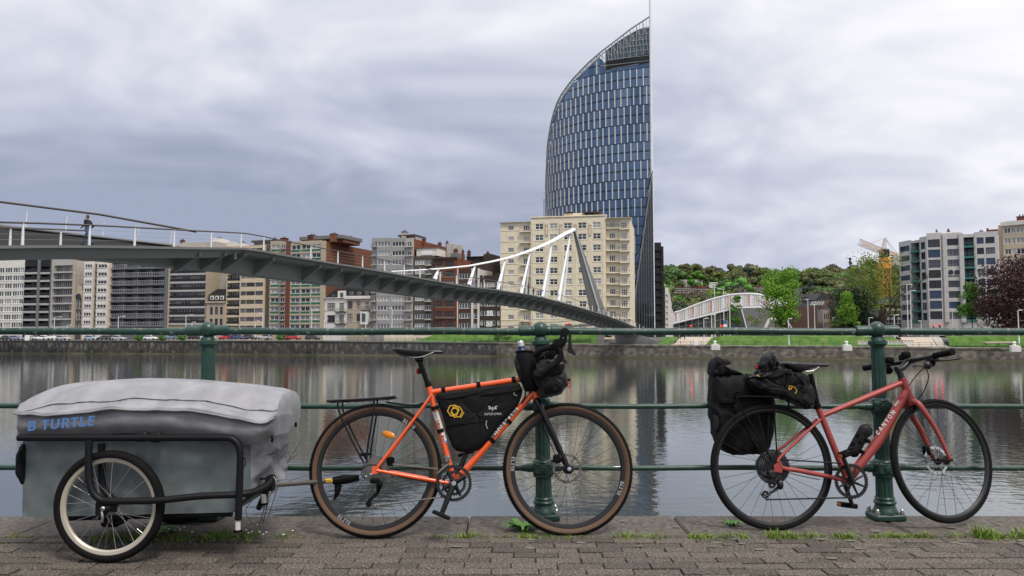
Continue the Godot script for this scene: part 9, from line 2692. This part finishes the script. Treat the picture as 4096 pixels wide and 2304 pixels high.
func _people() -> void:
	for c in [["skin", 0.45, 0.26, 0.18], ["coat_navy", 0.012, 0.016, 0.030], ["jeans_blue", 0.035, 0.075, 0.16], ["hair_brown", 0.05, 0.03, 0.018], ["coat_purple", 0.16, 0.07, 0.22], ["coat_black", 0.012, 0.012, 0.014], ["coat_pale", 0.42, 0.36, 0.36], ["coat_blue", 0.06, 0.14, 0.28], ["hair_grey", 0.3, 0.29, 0.28], ["coat_orange", 0.55, 0.2, 0.03]]:
		mat(c[0], lin(c[1], c[2], c[3]), 0.85)
	var p := _person_proto(0.9, 0.034)
	p.set_meta("label", "person in dark navy jacket and blue jeans walking along the footbridge at its near end")
	p.transform = Transform3D(Basis(Vector3.UP, PI * 0.93).scaled(Vector3.ONE * 1.04), V(-25.27, 6.4, -45.5))
	p.name = "person"
	var q := _person_proto(0.25, 0.045)
	var list := [[V(-5.51, 7.53, -103.25), 0.96, "coat_purple", "hair_brown", "jeans_blue", "person in purple top on the footbridge, leftmost of the far walkers"], [V(-5.24, 7.54, -104.33), 0.92, "coat_pale", "hair_grey", "coat_pale", "person in pale clothes beside the one in purple on the footbridge"], [V(-3.98, 7.53, -106.87), 1.02, "coat_black", "hair_grey", "coat_black", "person with grey hair and black jacket on the footbridge, seen from behind"], [V(2.67, 7.48, -122.78), 1.03, "coat_navy", "hair_brown", "jeans_blue", "tall person in navy between the white hangers of the footbridge"], [V(3.49, 7.45, -124.74), 0.72, "coat_black", "hair_brown", "coat_black", "small person in black beside the tall one on the footbridge"], [V(4.83, 7.35, -127.98), 0.78, "coat_blue", "hair_brown", "coat_navy", "small person in a blue jacket on the footbridge before the hangers"],
		[V(38.45, .12, -176), 1.0, "coat_black", "hair_brown", "coat_black", "person in black on the pale path by the lawn, left of two"], [V(39.18, -.08, -175), 1.02, "coat_black", "hair_brown", "jeans_blue", "person in dark jacket and jeans on the pale path, right of two"], [V(2.75, 3.19, -203), 1.0, "coat_purple", "hair_brown", "coat_navy", "person in purple on the low ramp before the cream block"], [V(4.6, 2.99, -202.5), 0.9, "coat_orange", "hair_brown", "coat_navy", "person in an orange jacket on the low ramp before the cream block"]]
	for i in list.size():
		var e: Array = list[i]
		var d: Node3D = q if i == 0 else q.duplicate()
		if i:
			d.name = numbered("person")
			add_child(d)
		d.transform = Transform3D(Basis(Vector3.UP, 0.6 + i * 1.9).scaled(Vector3.ONE * e[1]), e[0])
		d.set_meta("label", e[5])
		for c in d.get_children():
			var nm := String(c.name)
			if nm == "coat":
				c.material_override = M[e[2]]
			elif nm == "hair":
				c.material_override = M[e[3]]
			elif nm == "trousers":
				c.material_override = M[e[4]]

# grass, moss, lichen and weeds in the joint between the pavers and the coping
func _weeds() -> void:
	var gm := mat("blade_green", lin(0.15, 0.27, 0.03), 0.7)
	gm.vertex_color_use_as_albedo = true
	gm.backlight_enabled = true
	gm.backlight = Color(0.3, 0.35, 0.15)
	mottle(mat("moss", grey(1), 1.0), noise_tex(noise(0.04, 5, 55), [[0.2, lin(0.06, 0.08, 0.012)], [0.5, lin(0.15, 0.16, 0.022)], [0.8, lin(0.27, 0.22, 0.05)]]), 0.12, true, M.fine_tex, 0.3)
	mottle(mat("lichen", grey(1), 0.95), noise_tex(noise(0.05, 5, 56), [[0.2, lin(0.11, 0.105, 0.08)], [0.8, lin(0.20, 0.195, 0.155)]]), 0.08)
	rng.seed = 17
	var g := MB.new()
	# spans along the joint: from x, to x, blades, height, how far it spreads
	for s in [[-0.45, 3.0, 2600, 0.034, 0.026], [-2.95, -1.1, 1100, 0.022, 0.03], [-2.75, -2.3, 240, 0.025, 0.05], [-2.3, -1.35, 1500, 0.045, 0.11], [-1.33, -1.18, 90, 0.03, 0.03], [-0.32, 0.02, 160, 0.03, 0.03], [0.03, 0.32, 420, 0.035, 0.05], [0.55, 1.05, 520, 0.03, 0.05], [1.0, 1.25, 160, 0.035, 0.05], [1.35, 1.5, 220, 0.06, 0.05], [1.5, 2.2, 420, 0.025, 0.05], [1.72, 1.82, 110, 0.045, 0.03], [2.0, 2.28, 260, 0.035, 0.04], [2.5, 2.95, 620, 0.055, 0.06], [2.45, 2.62, 220, 0.08, 0.04]]:
		for i in s[2]:
			var x := rng.randf_range(s[0], s[1])
			var clump := 0.5 + 0.5 * sin(x * 23.0 + s[0] * 7.0) * sin(x * 9.0)
			var z: float = -4.16 + rng.randfn() * s[4] * 0.55
			var h: float = s[3] * 0.72 * rng.randf_range(0.35, 1.3) * (0.5 + clump)
			var a := rng.randf() * TAU
			var d := V(cos(a), 0, sin(a))
			var w := d.cross(Vector3.UP) * rng.randf_range(0.0016, 0.0042)
			var b := V(x, -0.012, z)
			var m := b + V(0, h * 0.65, 0) + d * h * 0.25
			var e := b + V(0, h, 0) + d * h * rng.randf_range(0.3, 0.9)
			var k := rng.randf_range(0.55, 1.25)
			g.paint(Color(k * rng.randf_range(0.85, 2.1), k, k * 0.8))
			g.quad(b - w, b + w, m + w * 0.7, m - w * 0.7)
			g.tri(m - w * 0.7, m + w * 0.7, e)
	var go := obj("grass", g, gm)
	go.set_meta("kind", "stuff")
	go.set_meta("label", "grass tufts growing in the joint along the coping")
	go.set_meta("category", "grass")
	# moss cushions
	var ms := MB.new()
	for i in 900:
		var x := rng.randf_range(-2.9, 3.0)
		if sin(x * 3.1) + sin(x * 7.7 + 1.0) < rng.randf_range(-1.6, 0.5):
			continue
		var r := rng.randf_range(0.006, 0.022)
		ms.ball(V(x, -0.011, -4.14 + rng.randfn() * 0.018), V(r * rng.randf_range(1.0, 2.4), r * 0.4, r), 7, 4)
	for i in 260:
		var z := -4.14 + 0.0885 * rng.randi_range(0, 6) + 0.002
		ms.ball(V(rng.randf_range(-3.0, 3.0), -0.013, z), V(rng.randf_range(0.008, 0.04), 0.007, 0.004), 6, 4)
	var mo := obj("moss", ms, M.moss)
	mo.set_meta("kind", "stuff")
	# pale lichen blots on the stones
	var li := MB.new()
	for i in 60:
		var c := V(rng.randf_range(-0.5, 2.9), 0.0, -4.12 + absf(rng.randfn()) * 0.13)
		if rng.randf() < 0.25:
			c = V(rng.randf_range(-2.6, 2.9), 0.012, rng.randf_range(-4.5, -4.2))
		var r := rng.randf_range(0.006, 0.022)
		var ring := []
		var ph := rng.randf() * 9.0
		for k in 14:
			var a := -TAU * k / 14
			var q := r * (0.85 + 0.13 * sin(a * 2 + ph) + 0.08 * sin(a * 3 + ph * 2))
			ring.append(c + V(cos(a) * q * 1.5, 0.0022, sin(a) * q))
		for k in 14:
			li.tri(c + V(0, 0.003, 0), ring[k], ring[(k + 1) % 14])
	var lo := obj("lichen", li, M.lichen)
	lo.set_meta("kind", "stuff")
	# leafy weed behind the orange bicycle's front wheel, a smaller one at the red bicycle
	mat("weed_leaf", lin(0.075, 0.20, 0.03), 0.6).backlight_enabled = true
	M.weed_leaf.backlight = Color(0.25, 0.35, 0.12)
	for s in [[V(.063, 0, -4.278), 0.16, 26, "leafy green weed growing by the orange bicycle's front wheel"], [V(1.242, 0, -4.409), 0.10, 14, "small leafy weed left of the red bicycle's rear wheel"], [V(-1.859, 0, -4.236), 0.10, 22, "low leafy weed under the grey trailer"]]:
		var w := thing("leafy_weed", s[3], "weed", _at(s[0] + V(0, -0.01, 0)))
		for i in s[2]:
			var a := rng.randf() * TAU
			var L: float = s[1] * rng.randf_range(0.5, 1.0)
			var d := V(cos(a), 0, sin(a))
			var lf := MB.new()
			var rows := []
			for k in 7:
				var f := k / 6.0
				var c := d * L * f * 0.8 + V(0, L * (1.1 * f - 0.75 * f * f) * rng.randf_range(0.85, 1.0), 0)
				var hw := L * 0.17 * sin(f * PI * 0.92 + 0.15) * (0.7 if k % 2 else 1.15)
				var sd := d.cross(Vector3.UP) * hw
				rows.append([c - sd + V(0, hw * 0.3, 0), c, c + sd + V(0, hw * 0.3, 0)])
			lf.skin(rows, false)
			obj("leaf", lf, M.weed_leaf, w)
	# dry stalks leaning out behind the trailer
	var st := thing("dry_stalks", "thin dry brown weed stalks leaning out between the trailer and the orange bicycle", "weed")
	mat("dry_stalk", lin(0.20, 0.095, 0.045), 0.8)
	for s in [_v([-1.39, .02, -4.3, -1.313, .295, -4.32, -1.22, .388, -4.34, -1.129, .462, -4.36]), _v([-1.387, .021, -4.35, -1.319, .29, -4.38, -1.211, .401, -4.4]), _v([-1.397, .015, -4.4, -1.357, .29, -4.42, -1.319, .366, -4.42]), _v([-1.378, .042, -4.42, -1.298, .305, -4.44, -1.196, .489, -4.46]), _v([-1.248, .256, -4.36, -1.194, .273, -4.37, -1.136, .281, -4.38]), _v([-1.421, .026, -4.3, -1.466, .107, -4.3, -1.405, .187, -4.3])]:
		obj("stalk", MB.new().tube(_smooth(s, 4), [0.0022, 0.0022, 0.0021, 0.002, 0.002, 0.0019, 0.0018, 0.0017, 0.0016, 0.0015, 0.0013, 0.0011, 0.0008].slice(0, (s.size() - 1) * 4 + 1), 4), M.dry_stalk, st)
	# small daisies under the trailer
	for i in 16:
		var d := thing("daisy", "small white daisy in the grass under the grey trailer", "flower", _at(V(rng.randf_range(-1.95, -1.15), -0.01, rng.randf_range(-4.24, -4.08))), Vector3.ZERO, "daisies under the trailer")
		var h := rng.randf_range(0.03, 0.07)
		obj("stem", MB.new().tube([Vector3.ZERO, V(0.004, h, 0)], 0.001, 4), gm, d)
		obj("petals", MB.new().ball(V(0.004, h, 0), V(0.007, 0.003, 0.007), 8, 4), M.white_frame, d)

func _ready() -> void:
	_environment()
	_materials()
	_land()
	_quay()
	_buildings()
	_tower()
	_bridge()
	_nature()
	_street()
	_near_materials()
	_railing_near()
	_orange_bike()
	_red_bike()
	_trailer()
	_weeds()
	_people()
